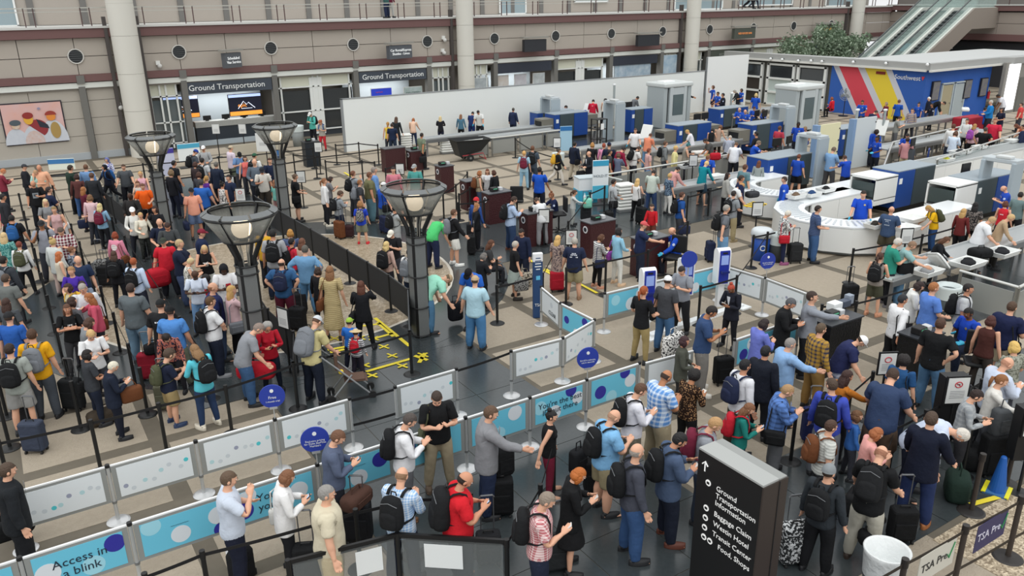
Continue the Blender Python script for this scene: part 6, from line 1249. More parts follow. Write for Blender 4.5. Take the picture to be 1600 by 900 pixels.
LN = [[], [('Access in\na blink', .17, .0, -.02)], [('~~~~~~~~', .05, -.05, .09)], [('You\nyou', .17, -.15, .0)], [('~~~~~~~~', .05, .0, .09)], [('ee\nwi', .17, .25, -.05)], [], [("You're the best\nID out there", .15, .02, .0)], []]
for i in range(9): panel((FX[i], FYs), (FX[i+1], FYs), 'c', lb[i], lines=LN[i], dots=BD[i])
for i, x in enumerate(FX[1:]): spost(x, FYs, 'silver post, %s in the front row of cyan panels' % ['first', 'second', 'third', 'fourth', 'fifth', 'sixth', 'seventh', 'eighth', 'last'][i])
spost(11.61, 10.01, 'black edged post left of the cyan welcome panel'); spost(13.62, 10.05, 'silver post by the grey uniform shirt and tie'); panel((11.61, 10.01), (13.62, 10.05), 'c', 'cyan welcome panel behind the periwinkle jacket', lines=[("You're\nyour", .17, -.35, .02)], dots=[(-.55, .45, .14, 'w'), (-.8, -.3, .12, 'n'), (.6, .2, .12, 'c')])
panel((9.4, 10.2), (10.6, 10.1), 'w', 'plain grey-white panel behind the patterned pillow bag')
def round_sign(px, py, x, y, lines, lab):
    z = pj(x, y, 1.28); t = thing('round_sign', lab, 'sign', (x, y, 1.22), math.radians(AZ*0)-.28); part('stem', MB().cyl(0, 0, -.25, .0, .008, 6), SILV, t); part('holder', MB().box(0, 0, -.02, .12, .03, .04), SILV, t)
    m = MB(); m.cyl(0, 0, -.01, .01, .205, 32); c = part('disc', m, M('2b3f9e', .5), t, (0, 0, .19)); c.rotation_euler[0] = PI/2
    m = MB(); m.cyl(0, 0, -.008, .012, .19, 32); 
    for s, sz, v in lines: text(s, sz, WHT, t, TX(0, -.014, .19+v), ext=.001)
    m = MB(); m.cyl(-.0, .1, .01, .02, .03, 12); c = part('icon', m, WHT, t, (0, 0, .19)); c.rotation_euler[0] = PI/2; c.location = (0, .0, .19)
round_sign(427, 620, 2.95, 11.93, [('Free', .07, -.02), ('1-month trial', .042, -.09)], 'round blue sign reading Free above the rear white panels')
round_sign(490, 691, 3.06, 10.23, [('Exclusive pricing\nfor Delta SkyMiles\nMembers', .042, -.06)], 'round blue sign with three text lines on the front row')
round_sign(922, 565, 8.08, 10.23, [('Enroll in minutes,\nuse in seconds', .042, -.06)], 'round blue sign with a key icon on the front row')
round_sign(1199, 410, 15.05, 12.18, [('Enroll in minutes,\nuse in seconds', .042, -.06)], 'round blue sign on the right of the kiosks')
# kiosks on a long white floor plinth
def kiosk(o):
    m = MB(); m.smooth = False
    prof = []
    for i in range(9): a = PI*i/8; prof.append((-.13*math.cos(a), 1.42+.13*math.sin(a)))
    m2 = [(p[0], p[1]) for p in prof]+[(.13, .62), (-.13, .62)]
    m.prism(m2, -.17, .17); c = part('housing', m, M('eef0f2', .35), o); c.matrix_basis = Matrix(((0, 0, 1, 0), (1, 0, 0, 0), (0, 1, 0, 0), (0, 0, 0, 1)))
    part('column', MB().box(0, .0, .34, .16, .14, .68), M('e6e8ea', .4), o); part('front_face', MB().box(0, -.135, 1.08, .26, .02, .86), M('23339c', .4), o)
    part('display', MB().box(0, -.15, 1.27, .19, .015, .24), M('7f93c8', .3, emit=.3), o); part('scanner_shelf', MB().box(0, -.2, .98, .2, .12, .05), M('1c2870', .4), o); part('camera_window', MB().box(0, -.15, 1.45, .12, .015, .04), BLK, o)
for px, py, lab in [(1013, 418, 'white and blue kiosk left of the white capped traveller'), (1073, 402, 'white and blue kiosk behind the grey uniform shirt'), (1130, 387, 'white and blue kiosk at the right above the orange bun')]:
    x, y = G(px, py, 1.55); inst('kiosk', kiosk, 'kiosk', lab, 'kiosk', (x, y, 0), -.35)
x0, y0 = G(1015, 528); x1, y1 = G(1158, 480); t = thing('floor_plinth', 'long white plinth on the floor under the kiosks', 'plinth', ((x0+x1)/2, (y0+y1)/2, 0), math.atan2(y1-y0, x1-x0)); part('plinth', MB().box(0, 0, .05, math.hypot(x1-x0, y1-y0), .18, .1), WHT, t)
for s in (-1.6, 0, 1.6): part('foot_plate', MB().box(s, 0, .02, .35, .4, .04), WHT, t)
t = thing('round_sign', 'round blue sign with white figure behind the second kiosk', 'sign', (*G(1077, 405, 1.6), 1.6), -.4); m = MB(); m.cyl(0, 0, -.01, .01, .2, 28); c = part('disc', m, M('2b3f9e', .5), t); c.rotation_euler[0] = PI/2; part('stem', MB().cyl(0, .02, -1.6, -.1, .015, 8), SILV, t)

# ---------------- directory sign, lane marker ----------------
t = thing('directory_sign', 'tall black directory sign with white arrow and place names', 'sign', (6.6, 5.42, 0)); H = 2.3
part('cabinet', MB().box(0, 0, H/2, .40, .98, H), M('1a1a1b', .45), t); part('top_cap', MB().box(-.07, 0, H+.01, .26, .98, .03), M('a3a5a3', .5), t); part('top_cap', MB().box(.13, 0, H+.005, .13, .98, .025), M('8f918f', .5), t); part('side_trim', MB().box(0, -.495, H/2, .41, .02, H), M('3a322e', .5), t); part('side_groove', MB().box(.06, -.507, H/2, .015, .008, H), BLK, t)
TXL = lambda y, z: TX(-.205, y, z, 90, -90)
wl = M('f2f2f0', .5, emit=.15)
for s, z, y, sz in [('Ground\nTransportation\nInformation', 1.83, .17, .1), ('Baggage Claim', 1.575, .17, .1), ('Westin Hotel', 1.435, .17, .1), ('Transit Center', 1.295, .17, .1), ('Food, Shops', 1.155, .07, .1)]:
    text(s, sz, wl, t, TXL(y, z), align='LEFT', ext=.001, sp=1.0)
m = MB(); m.box(0, 0, 0, .004, .018, .13); o = part('arrow', m, wl, t, (-.205, .37, 2.12)); m = MB(); m.tube([(0, -.045, .0), (0, 0, .05), (0, .045, 0)], .009, 5); part('arrow_head', m, wl, t, (-.205, .37, 2.14))
for y, z in [(.3, 1.93), (.3, 1.575), (.3, 1.435), (.3, 1.295), (.3, 1.155), (.2, 1.155)]: m = MB(); m.cyl(0, 0, 0, .004, .042, 20); c = part('pictogram', m, wl, t, (-.202, y, z)); c.rotation_euler[1] = -PI/2; m = MB(); m.box(0, 0, 0, .006, .04, .03); part('pictogram_mark', m, M('1a1a1b'), t, (-.208, y, z))
x, y = G(840, 496); t = thing('lane_marker', 'tall narrow navy lane marker with white top text', 'sign', (x, y, 0), -.35); hh = place(840, 395, 496, 1.7); part('column', MB().rbox(0, 0, hh/2-.1, .24, .1, hh-.2, .02), M('27446e', .45), t); part('header', MB().rbox(0, 0, hh-.11, .245, .11, .22, .02), M('e4e6e8', .4), t)
for k, s in enumerate([.12, .16, .14, .16, .1]): part('text_line', MB().box(0, -.056, hh-.12-.07*k, s, .006, .022), M('27446e') if k < 2 else WHT, t)
text('TSA', .1, WHT, t, TX(0, -.06, .35)); m = MB(); m.box(0, -.055, hh-.62, .1, .01, .1); part('emblem', m, M('5db6dc', .5), t)
# ---------------- bins, cone, carts ----------------
x, y = G(1390, 905); x, y = G(1388, 852, .85); t = thing('waste_bin', 'round grey bin lined with white plastic bag at lower right', 'bin', (x, y+.25 if False else y, 0))
m = MB(); m.smooth = True; m.lathe([(.2, 0), (.25, .4)], n=26); part('bin_body', m, M('44474a', .5), t); m = MB(); m.smooth = True; m.lathe([(.253, .41), (.275, .72), (.29, .79), (.275, .8), (.25, .78), (.2, .55), (.12, .44), (.005, .42)], n=30, cap=False); part('bin_liner', m, M('dfe2e2', .4, bump=12), t)
x, y = G(1187, 405); t = thing('recycling_bin', 'blue round recycling bin with pale lid', 'bin', (x, y, 0)); m = MB(); m.smooth = True; m.lathe([(.25, 0), (.29, .75)], n=24); part('bin_body', m, M('2350a8', .45), t); m = MB(); m.smooth = True; m.lathe([(.32, .72), (.33, .8), (.31, .9), (.26, .95), (.2, .96)], n=24, cap=True); part('lid', m, M('c9cfd2', .4), t); m = MB(); m.tube([(.075*math.cos(2*PI*i/12), 0, .075*math.sin(2*PI*i/12)) for i in range(12)], .016, 5, closed=True); part('recycling_symbol', m, WHT, t, (-.17, -.22, .42), -.6)
def rbin(px, py, c, lab, liner=True, r=.27, h=.85):
    x, y = G(px, py); t = thing('waste_bin', lab, 'bin', (x, y, 0)); m = MB(); m.smooth = True; m.lathe([(r*.85, 0), (r, h-.1)], n=22); part('bin_body', m, M(c, .5), t)
    m = MB(); m.smooth = True; m.lathe([(r*1.02, h-.32), (r*1.06, h-.05), (r*1.08, h), (r*.9, h), (r*.6, h-.2)], n=22, cap=False); part('bin_liner', m, M('c9d3d3', .4), t)
rbin(1474, 497, '4d5558', 'grey bin with white liner beside the cornflower polo'); rbin(1213, 408, '3c4042', 'dark bin behind the blue recycling bin', r=.24); rbin(467, 228, '8a9090', 'steel recycling bin with green top by the far shop', r=.33, h=1.1); rbin(872, 268, 'c6c8b4', 'cream waste bin beside the navy blazer')
x, y = G(1557, 768); t = thing('traffic_cone', 'blue cone with yellow edged foot on the pebble floor', 'cone', (x, y, 0), .3); part('cone_body', MB().lathe([(.13, .03), (.045, .62), (.03, .64)], n=18), M('1f5aa8', .5), t); part('cone_foot', MB().box(0, 0, .02, .38, .34, .035), M('3f6c9c', .5), t)
for s in (-1, 1): part('yellow_edge', MB().box(0, s*.16, .035, .38, .06, .02), M('e8e02c', .5), t)
x, y = G(733, 250); t = thing('tilt_cart', 'big black tilt cart with red undercarriage', 'cart', (x, y, 0), -.1)
m = MB(); m._add([(-.6, -.35, .25), (.5, -.35, .45), (.5, .35, .45), (-.6, .35, .25), (-.85, -.48, 1.05), (1.0, -.48, 1.0), (1.0, .48, 1.0), (-.85, .48, 1.05)], [(0, 3, 2, 1), (0, 1, 5, 4), (1, 2, 6, 5), (2, 3, 7, 6), (3, 0, 4, 7)]); m._add([(-.5, -.3, .5), (.5, -.3, .6), (.5, .3, .6), (-.5, .3, .5), (-.82, -.45, 1.04), (.97, -.45, .99), (.97, .45, .99), (-.82, .45, 1.04)], [(0, 1, 2, 3), (4, 5, 1, 0), (5, 6, 2, 1), (6, 7, 3, 2), (7, 4, 0, 3)]); part('tub', m, M('1f2123', .5), t)
m = MB(); m.tube([(-.87, -.5, 1.04), (1.02, -.5, 1.0), (1.02, .5, 1.0), (-.87, .5, 1.04)], .025, 6, closed=True); part('rim', m, BLK, t)
m = MB(); m.tube([(-.5, -.36, .3), (.6, -.36, .35), (.75, -.36, .02)], .02, 6); m.tube([(-.5, .36, .3), (.6, .36, .35), (.75, .36, .02)], .02, 6); m.tube([(.75, -.36, .05), (.75, .36, .05)], .02, 6); part('undercarriage', m, M('b8343c', .5), t)
for s in (-1, 1): m = MB(); m.cyl(0, 0, -.04, .04, .17, 16); c = part('wheel', m, RUB, t, (-.1, s*.4, .17)); c.rotation_euler[0] = PI/2; m = MB(); m.cyl(0, 0, -.045, .045, .06, 10); c = part('hub', m, STEEL, c)
# podiums
def podium(px, py, col, lab, w=.95, d=.5, h=1.08, emb=True, top=True, rz=0):
    x, y = G(px, py); t = thing('podium', lab, 'podium', (x+w/2, y+d/2, 0), rz); part('cabinet', MB().box(0, 0, h/2, w, d, h), M(col, .45, pat='N', c2=col, bump=20), t); part('top', MB().box(0, 0, h+.015, w+.06, d+.06, .03), M('5a5c60' if col[0] != '1' else '303338', .4), t)
    if emb: m = MB(); m.cyl(0, 0, 0, .01, .11, 22); c = part('emblem', m, M('d6d8dc', .5), t, (-w/2-.005, 0, h*.8)); c.rotation_euler[1] = -PI/2; m = MB(); m.cyl(0, 0, 0, .012, .07, 18); c = part('emblem_core', m, M('2a2c34', .5), t, (-w/2-.006, 0, h*.8)); c.rotation_euler[1] = -PI/2
    if top:
        q = thing('scanner', 'small black document scanner on the ' + ' '.join(lab.split()[:9]), 'scanner', (x+w/2, y+d/2, h+.03)); part('body', MB().rbox(-.1, 0, .07, .26, .2, .14, .02), BLK, q); part('slot', MB().box(-.1, -.1, .1, .16, .02, .03), M('5fb08a', .4), q); part('reader', MB().rbox(.16, 0, .06, .14, .16, .12, .02), M('c4c6c8', .4), q)
BRN = '3f1d20'
podium(922, 405, BRN, 'brown podium with white emblem behind the striped top'); podium(1002, 436, BRN, 'brown podium between red capped traveller and seated officer'); podium(825, 388, BRN, 'brown podium the white t-shirt leans on'); podium(765, 352, BRN, 'brown podium at the light blue shirt desk', w=.9); podium(730, 330, BRN, 'brown podium left of the group of three', w=.5, top=False); podium(604, 271, BRN, 'brown podium, left of the two behind the queue', w=1.0, top=False, emb=False); podium(643, 268, BRN, 'low brown podium behind the grey cap', w=.8, h=.9); podium(690, 303, BRN, 'brown podium beside the lamp bowl on the right', w=.6)
podium(480, 262, '1f262e', 'charcoal podium by the far queue exit', w=.7, h=1.15, emb=False); podium(1288, 592, '141517', 'black podium under the raised hand', w=1.0, d=.6, h=1.15, emb=False); podium(1428, 612, '141517', 'black podium in front of the seated officer', w=.7, d=.5, emb=False)
t = thing('glove_boxes', 'white and blue boxes piled on the black podium', 'boxes', (*G(1315, 478, 1.2), 1.18)); part('box', MB().rbox(-.25, 0, .08, .28, .2, .16, .01), WHT, t); part('box', MB().rbox(.08, 0, .07, .25, .16, .14, .01), M('4a5262', .5), t); part('box', MB().rbox(.3, .05, .1, .16, .14, .2, .01), M('8a93a0', .5), t)
# sign stands
def sign_stand(px, ptop, pbot, lab, face='d8dad8', frame='17181a', w=.30, h=.40, mark=None, body=False, rz=-.5):
    x, y = G(px, pbot); hh = max(1.15, min(1.6, place(px, ptop, pbot, 1.4))); t = thing('sign_stand', lab, 'sign', (x, y, 0), rz)
    part('base', MB().lathe([(.17, 0), (.17, .012), (.04, .03)], n=18), BLKM, t); part('pole', MB().cyl(0, .02, .02, hh-.1, .025, 8), BLKM, t)
    if body: part('sign_box', MB().box(0, .12, hh-.45, .42, .2, .9), M('17181a', .5), t)
    f = part('sign_frame', MB().box(0, 0, hh-h/2, w+.05, .03, h+.06), M(frame, .5), t); part('sign_face', MB().box(0, -.018, hh-h/2, w, .008, h), M(face, .5), f)
    if mark:
        m = MB(); m.tube([(.06*math.cos(2*PI*i/16), 0, .05*math.sin(2*PI*i/16)) for i in range(16)], .009, 5, closed=True); part('red_ring', m, M('b83a44', .5), t, (0, -.026, hh-.12))
    if 'pistol' in lab: m = MB(); m.box(-.005, -.027, hh-.115, .05, .003, .014); m.box(.015, -.027, hh-.13, .014, .003, .026); part('pistol_mark', m, BLK, t); part('red_slash', MB().box(0, 0, 0, .12, .003, .009, T=Matrix.Translation((0, -.03, hh-.12)) @ Matrix.Rotation(.7, 4, 'Y')), M('b83a44', .5), t)
    for k in range(5): part('text_line', MB().box(0, -.024, hh-h*.52-.03*k, w*.7, .003, .008), M('8b8d90', .6), t)
sign_stand(1372, 552, 655, 'black stand with white notice beside the navy polo', mark=True); sign_stand(1475, 590, 712, 'white notice showing a crossed pistol on black box', mark=True, w=.36, h=.46, body=True); sign_stand(1592, 640, 770, 'white notice with red ring at the right edge', mark=True, body=True, w=.34, h=.44)
sign_stand(453, 483, 585, 'white notice stand in front of the lamp post, slanted', rz=-1.2); sign_stand(367, 273, 345, 'black sign stand with white notice in the left queue', body=True); sign_stand(383, 295, 360, 'white notice with red marks beside the black sign stand', mark=True); sign_stand(475, 268, 325, 'notice on post right of the far lamp'); sign_stand(501, 223, 272, 'notice on post beside the charcoal podium'); sign_stand(1492, 343, 400, 'notice on tall black post by the blond queue', w=.4, h=.5); sign_stand(1407, 358, 430, 'small notice beside the slate blue t-shirt'); sign_stand(892, 363, 420, 'white notice with red marks above the khaki shorts', mark=True); sign_stand(1178, 317, 385, 'notice on the post beside the white counter'); sign_stand(627, 258, 300, 'small white notice between the brown podiums'); sign_stand(343, 192, 245, 'thin steel stand with white card, left of two', frame='c8caca'); sign_stand(384, 189, 245, 'thin steel stand with white card, right of two', frame='c8caca'); sign_stand(419, 208, 262, 'white poster with black drawings beside the far lamp', w=.8, h=.8, frame='d8dad8'); sign_stand(436, 239, 275, 'blue and yellow notice by the far lamp', face='3a6aa0'); sign_stand(1499, 185, 235, 'notice on stand left of the grey shirt'); sign_stand(1257, 160, 200, 'black stand with notice beside the big fan'); sign_stand(850, 328, 385, 'white notice on the desk by the leaning t-shirt'); sign_stand(870, 216, 262, 'white card stand near the lane entrance', face='e0e2e2'); sign_stand(1080, 243, 300, 'white notice hanging at the white tubs')
def board(px, ptop, pbot, w, face, head, lab, rz=-.35):
    x, y = G(px, pbot); hh = place(px, ptop, pbot, 1.7); hh = min(hh, 2.1); t = thing('poster_board', lab, 'sign', (x, y, 0), rz); part('board', MB().box(0, 0, hh/2+.15, w, .05, hh-.3), M(face, .5), t); part('header_band', MB().box(0, -.03, hh-.12, w, .01, .2), M(head, .5), t); part('foot', MB().box(0, 0, .03, w, .35, .05), DGREY, t); return t, hh
b, hh = board(937, 250, 320, .62, 'e2e8ea', '3a9cc0', 'tall cyan and white board reading Hold it'); text('HOLD IT', .14, M('5a6a74'), b, TX(0, -.035, hh-.6)); part('lower_band', MB().box(0, -.03, .5, .62, .01, .5), M('4fb3d0', .5), b)
board(884, 197, 245, .6, '9fc4da', '2a6fae', 'blue illustrated board beside the roller table'); board(100, 248, 275, 1.1, 'dfe6da', '3c78b0', 'green and blue information board at the left wall'); board(299, 224, 262, 1.0, 'e6ecec', '4fa8c8', 'white and cyan notice board behind the left queue', rz=0); board(265, 232, 285, .7, 'd4d6ea', '4a3f9a', 'white and violet board behind the left lamp post', rz=0)
x, y = G(922, 318); t = thing('bin_cabinet', 'white and cyan donation box with bottle pictures', 'cabinet', (x, y+.3, 0), -.3); part('box', MB().box(0, 0, .48, .75, .6, .96), M('e4e8ea', .5), t); part('cyan_band', MB().box(0, -.305, .28, .75, .01, .5), M('3fa9c9', .5), t); part('cyan_side', MB().box(-.38, 0, .28, .01, .6, .5), M('3fa9c9', .5), t); part('lid', MB().box(0, 0, .98, .78, .63, .04), M('b9c4c8', .5), t)
for s in (-.15, .15): m = MB(); m.lathe([(.05, .1), (.055, .3), (.02, .38), (.02, .43)], s, -.32, 10); part('bottle_print', m, WHT, t)

# ---------------- luggage standing free ----------------
for px, py, c, z, lab in [(58, 706, '3b4252', .55, 'slate blue roller suitcase beside the sage grey t-shirt'), (236, 593, '8c1f30', .55, 'red roller suitcase with black bag strapped on top'), (262, 640, '5c5c4c', .5, 'olive hard suitcase behind the khaki shorts'), (562, 845, '191a1e', .62, 'black suitcase with brown duffel on top'), (782, 805, '17181a', .6, 'black suitcase under the grey suit jacket hand'), (930, 770, '17181a', .55, 'black suitcase beside the khaki shorts and sky blue t-shirt'), (868, 890, '2a2c2e', .5, 'small black cabin case below the checked shirt'), (1237, 880, '2c2e30+F+c8cacc', .6, 'black and silver patterned suitcase beside the beanie'), (1405, 845, '17181a', .5, 'boxy black pilot case beside light trousers'), (1128, 600, '151618', .55, 'black suitcase in front of the blue polo'), (1268, 690, '232a52', .6, 'dark blue suitcase behind the blue checked blazer'), (1241, 411, '2a2b2d', .55, 'black suitcase beside the white-haired traveller'), (1325, 480, '1d1e20', .55, 'black case beside the olive shorts'), (546, 372, '3a2426', .38, 'small brown suitcase behind the grey hoodie'), (738, 375, '1e1f22', .5, 'black suitcase beside the long black coat'), (640, 345, '2a2c30', .5, 'dark suitcase behind the lamp post'), (870, 455, 'a82030', .5, 'red wheeled bag with white top beside the dress'), (470, 490, '232427', .5, 'black suitcase under dark bag beside maroon trousers'), (1545, 742, '17181a', .7, 'large black case under grey backpack at right'), (1500, 690, '1b1c1e', .6, 'black soft case under the crossed pistol notice'), (118, 640, '1e2022', .6, 'black suitcase beside the golden yellow t-shirt'), (764, 880, '1f2023', .45, 'small black case with green tag at bottom'), (484, 905, '1a1b1d', .5, 'black case behind the beige shirt'), (915, 345, '2b2d30', .5, 'dark suitcase under the mint bag'), (160, 430, '8c8d8c+F+2a2a2a', .4, 'grey patterned bag under the light blue top')]:
    x, y = G(px, py); suitcase(x, y, -.5+rnd.uniform(-.2, .2), c, lab, z)
def soft(px, py, z, s, c, lab, name='duffel_bag', cat='bag', rz=None):
    x, y = G(px, py, z); t = thing(name, lab, cat, (x, y, z), rnd.uniform(-.6, .6) if rz is None else rz); m = MB(); m.smooth = True; m.rbox(0, 0, s[2]/2, *s, min(s)*.32, n=5); part('bag_body', m, CLOTH(c), t); m = MB(); m.tube([(-s[0]*.2, 0, s[2]*.95), (-s[0]*.15, 0, s[2]*1.3), (s[0]*.15, 0, s[2]*1.3), (s[0]*.2, 0, s[2]*.95)], .012, 6); part('handle', m, CLOTH(c), t); m = MB(); m.box(0, -s[1]/2-.005, s[2]*.45, s[0]*.6, .02, s[2]*.4); part('pocket', m, CLOTH(c), t); return t
soft(380, 905, 0, (.34, .24, .5), '1b1c1f', 'black backpack on the floor beside navy trousers', 'backpack'); soft(558, 790, .62, (.5, .28, .24), '4b342c', 'brown leather duffel on top of black suitcase'); soft(785, 742, .62, (.36, .24, .5), '1a1b1d', 'black garment bag over the suitcase handle'); soft(903, 738, .42, (.3, .2, .42), '1c1d20', 'black bag hanging from the extended hand'); soft(30, 830, .15, (.45, .2, .4), '141517', 'black briefcase at the lower left corner')
soft(250, 447, .4, (.6, .35, .5), 'b3202f', 'big red duffel carried beside the red polo'); soft(402, 590, .45, (.75, .32, .32), 'b5202f', 'big red duffel on the shoulder of the red sweater', rz=-.6); soft(165, 660, 0, (.6, .3, .28), '3f372e', 'brown patterned holdall in the hand of navy coat'); soft(1492, 778, 0, (.5, .35, .45), '22332c', 'dark green duffel on the floor behind the cone post'); soft(1512, 728, 0, (.5, .34, .4), '1a1b1d', 'black soft bag beside the bending white-haired traveller')
soft(1560, 680, .7, (.36, .2, .5), '4a4d50', 'grey backpack on top of the large black case', 'backpack'); soft(712, 500, .1, (.36, .24, .48), '1b1c22', 'black backpack held between the two bending travellers', 'backpack'); soft(1050, 555, .72, (.6, .15, .45), 'd8d6d2+F+2a2a2c', 'white and black patterned pillow bag', 'patterned_bag'); soft(820, 445, .05, (.42, .18, .36), 'b8b0a0+F+2c2824', 'patterned tote in the hand beside the pale skirt', 'tote_bag'); soft(240, 552, .6, (.35, .25, .22), '17181a', 'black bag strapped on the red suitcase'); soft(918, 325, .55, (.3, .18, .34), '86d2bc', 'mint green backpack on the dark suitcase', 'backpack'); soft(575, 500, .0, (.01, .01, .01), '222', 'tiny', 'x') if False else None
soft(715, 222, .0, (.01, .01, .01), '222', 'x') if False else None
soft(370, 372, 0, (.6, .3, .3), '20263a', 'dark blue bag on the floor beyond the lamp bowl'); soft(1352, 850, .35, (.2, .2, .22), '1b1c1e', 'black camera pouch hanging under the backpack'); soft(1330, 800, .25, (.4, .18, .36), '1f2022', 'black handbag between beanie and light trousers'); soft(690, 510, .55, (.001, .001, .001), '222', 'x') if False else None
soft(1297, 510, 0, (.3, .25, .4), '2c3040', 'x') if False else None
# folded stroller
x, y = G(552, 618); t = thing('stroller', 'light folding stroller with brown seat beside the children', 'stroller', (x, y, 0), -.3); k = M('9a9c9e', .4, .5)
for s in (-.2, .2):
    m = MB(); m.tube([(-.55, s, 1.0), (-.3, s, .75), (.35, s, .08)], .019, 6); m.tube([(.0, s, .55), (-.4, s, .08)], .019, 6); part('frame_tube', m, k, t); m = MB(); m.tube([(-.62, s, 1.0), (-.5, s, 1.03), (-.45, s, .95)], .02, 6); part('push_handle', m, BLK, t)
    for wx in (.37, -.42): m = MB(); m.cyl(0, 0, -.03, .03, .075, 14); c = part('wheel', m, RUB, t, (wx, s, .075)); c.rotation_euler[0] = PI/2
m = MB(); m._add([(-.3, -.19, .72), (.0, -.19, .42), (.3, -.19, .38), (.3, .19, .38), (0, .19, .42), (-.3, .19, .72)], [(0, 1, 4, 5), (1, 2, 3, 4)]); m.box(-.28, 0, .82, .06, .36, .3); m.box(.05, 0, .4, .4, .34, .05); part('seat', m, M('5a4438', .8), t); m = MB(); m.tube([(-.42, -.2, .08), (-.42, .2, .08)], .01, 6); m.tube([(.35, -.2, .08), (.35, .2, .08)], .01, 6); part('axle', m, k, t); part('yellow_toy', MB().sph(-.2, -.15, .62, .05), M('e8c830', .6), t)

# clear guard panels with white papers at the bottom edge
for (x0, y0), (x1, y1), u, w, lab in [((2.0, 8.35), (3.35, 8.09), .72, .34, 'dark framed clear panel with white sheet, left of the corner post'), ((3.35, 8.09), (4.45, 7.2), .42, .5, 'dark framed clear panel with white sheet, right of the corner post')]:
    L = math.hypot(x1-x0, y1-y0); t = thing('clear_panel', lab, 'panel', (x0, y0, 0), math.atan2(y1-y0, x1-x0)); part('top_rail', MB().box(L/2, 0, .97, L, .04, .05), BLK, t); part('clear_sheet', MB().box(L/2, 0, .5, L-.1, .012, .85), M('9aa0a0', .1, alpha=.22), t); part('white_paper', MB().box(L*u, -.012, .68, w, .006, .36), M('e6eaea', .5), t)
# ---------------- checkpoint machines ----------------
BLU = M('1d4690', .45); SLT = M('3d4a4f', .5); LGY = M('b3bcc0', .45); OFF = M('e4e6e4', .45)
def xray(x, y, lab, L=2.3, D=.95, H=1.42, order='bdb', hood=None, tunnel=True):
    t = thing('xray_machine', lab, 'machine', (x, y, 0)); n = {'bdb': [(.16, BLU), (.42, SLT), (.42, BLU)], 'bd': [(.45, BLU), (.55, SLT)], 'db': [(.5, SLT), (.5, BLU)]}[order]; u = 0
    for fr, m_ in n: w = L*fr; part('housing_panel', MB().rbox(u+w/2, D/2, H/2+.08, w-.015, D, H-.16, .03), m_, t); u += w
    part('roof_panel', MB().box(L/2, D/2, H+.01, L, D, .03), M('8f9aa2', .5), t); part('plinth', MB().box(L/2, D/2, .08, L-.1, D-.1, .16), BLK, t)
    if tunnel:
        for sx, w in ((-.75, .75), (L, .75)): part('tunnel_hood', MB().box(sx+w/2, D/2, .95, w, D*.8, .55), M('77756c', .5), t); part('tunnel_curtain', MB().box(sx if sx < 0 else sx+w, D/2, .92, .02, D*.65, .4), BLK, t); part('conveyor', MB().box(sx+w/2, D/2, .6, w+.1, D*.85, .12), STEEL, t)
    if hood:
        m = MB(); m.box(-.6, .03, 1.0, 1.2, .06, .75); m.box(-.6, D-.03, 1.0, 1.2, .06, .75); m.box(-.6, D/2, 1.38, 1.2, D, .08); m.box(-.6, D/2, .55, 1.2, D, .2); part('white_hood', m, OFF, t); part('hood_window', MB().box(-1.19, D/2, .98, .02, D-.2, .5), M('3f4a4a', .3), t); part('conveyor', MB().box(-.6, D/2, .68, 1.2, D-.15, .05), DGREY, t)
    part('label_plate', MB().box(L*.08, -.01, H-.35, .16, .02, .2), WHT, t); return t
xray(25.7, 35.9, 'blue and grey x-ray machine left of the white logo crimson shirt'); xray(30.3, 34.9, 'blue x-ray machine behind the second metal detector', L=1.6, order='bdb', tunnel=False); xray(28.2, 29.0, 'blue and grey x-ray machine in front of the first body scanner'); xray(31.2, 27.0, 'blue and grey x-ray machine right of the striped blue shirt')
xray(24.9, 20.6, 'large blue and charcoal x-ray machine by the grey sweater', L=2.6, D=1.1, order='bd', tunnel=False); xray(33.5, 23.6, 'dark blue x-ray machine behind the cream panel', L=1.8, order='bdb', tunnel=False); xray(26.5, 16.2, 'white hooded x-ray machine above the curved counter', L=2.3, D=1.05, H=1.5, order='bd', tunnel=False, hood=True); xray(27.6, 14.0, 'white hooded x-ray machine beside the yellow t-shirt', L=2.6, D=1.05, order='db', tunnel=False, hood=True); xray(26.0, 38.0, 'blue x-ray machine against the white partition', L=2.6, D=.8, H=1.25, tunnel=False)
xray(35.5, 33.2, 'blue machine among seated officers', L=2.4, order='bdb', tunnel=False, H=1.2)
def wtmd(o):
    for s in (-.5, .5): part('side_panel', MB().rbox(0, s, 1.05, .62, .14, 2.1, .03), M('a3afb6', .4), o)
    part('head_beam', MB().rbox(0, 0, 2.12, .5, 1.14, .14, .03), M('b4bcc0', .4), o); part('control_box', MB().rbox(-.1, -.1, 2.24, .3, .5, .1, .03), M('c8cccc', .4), o)
    for s in (-.5, .5): part('foot', MB().box(0, s, .03, .72, .2, .06), STEEL, o)
for x, y, lab in [(26.6, 37.6, 'grey walk-through metal detector beside the dark blue suit'), (28.2, 33.9, 'grey walk-through metal detector behind the white uniform shirt'), (33.7, 27.3, 'grey walk-through metal detector behind the raspberry t-shirt'), (27.4, 20.6, 'grey walk-through metal detector over the blue t-shirt'), (28.35, 14.2-.5, 'grey walk-through metal detector above the long blond hair'), ]:
    inst('wtmd', wtmd, 'metal_detector', lab, 'detector', (x, y, 0))
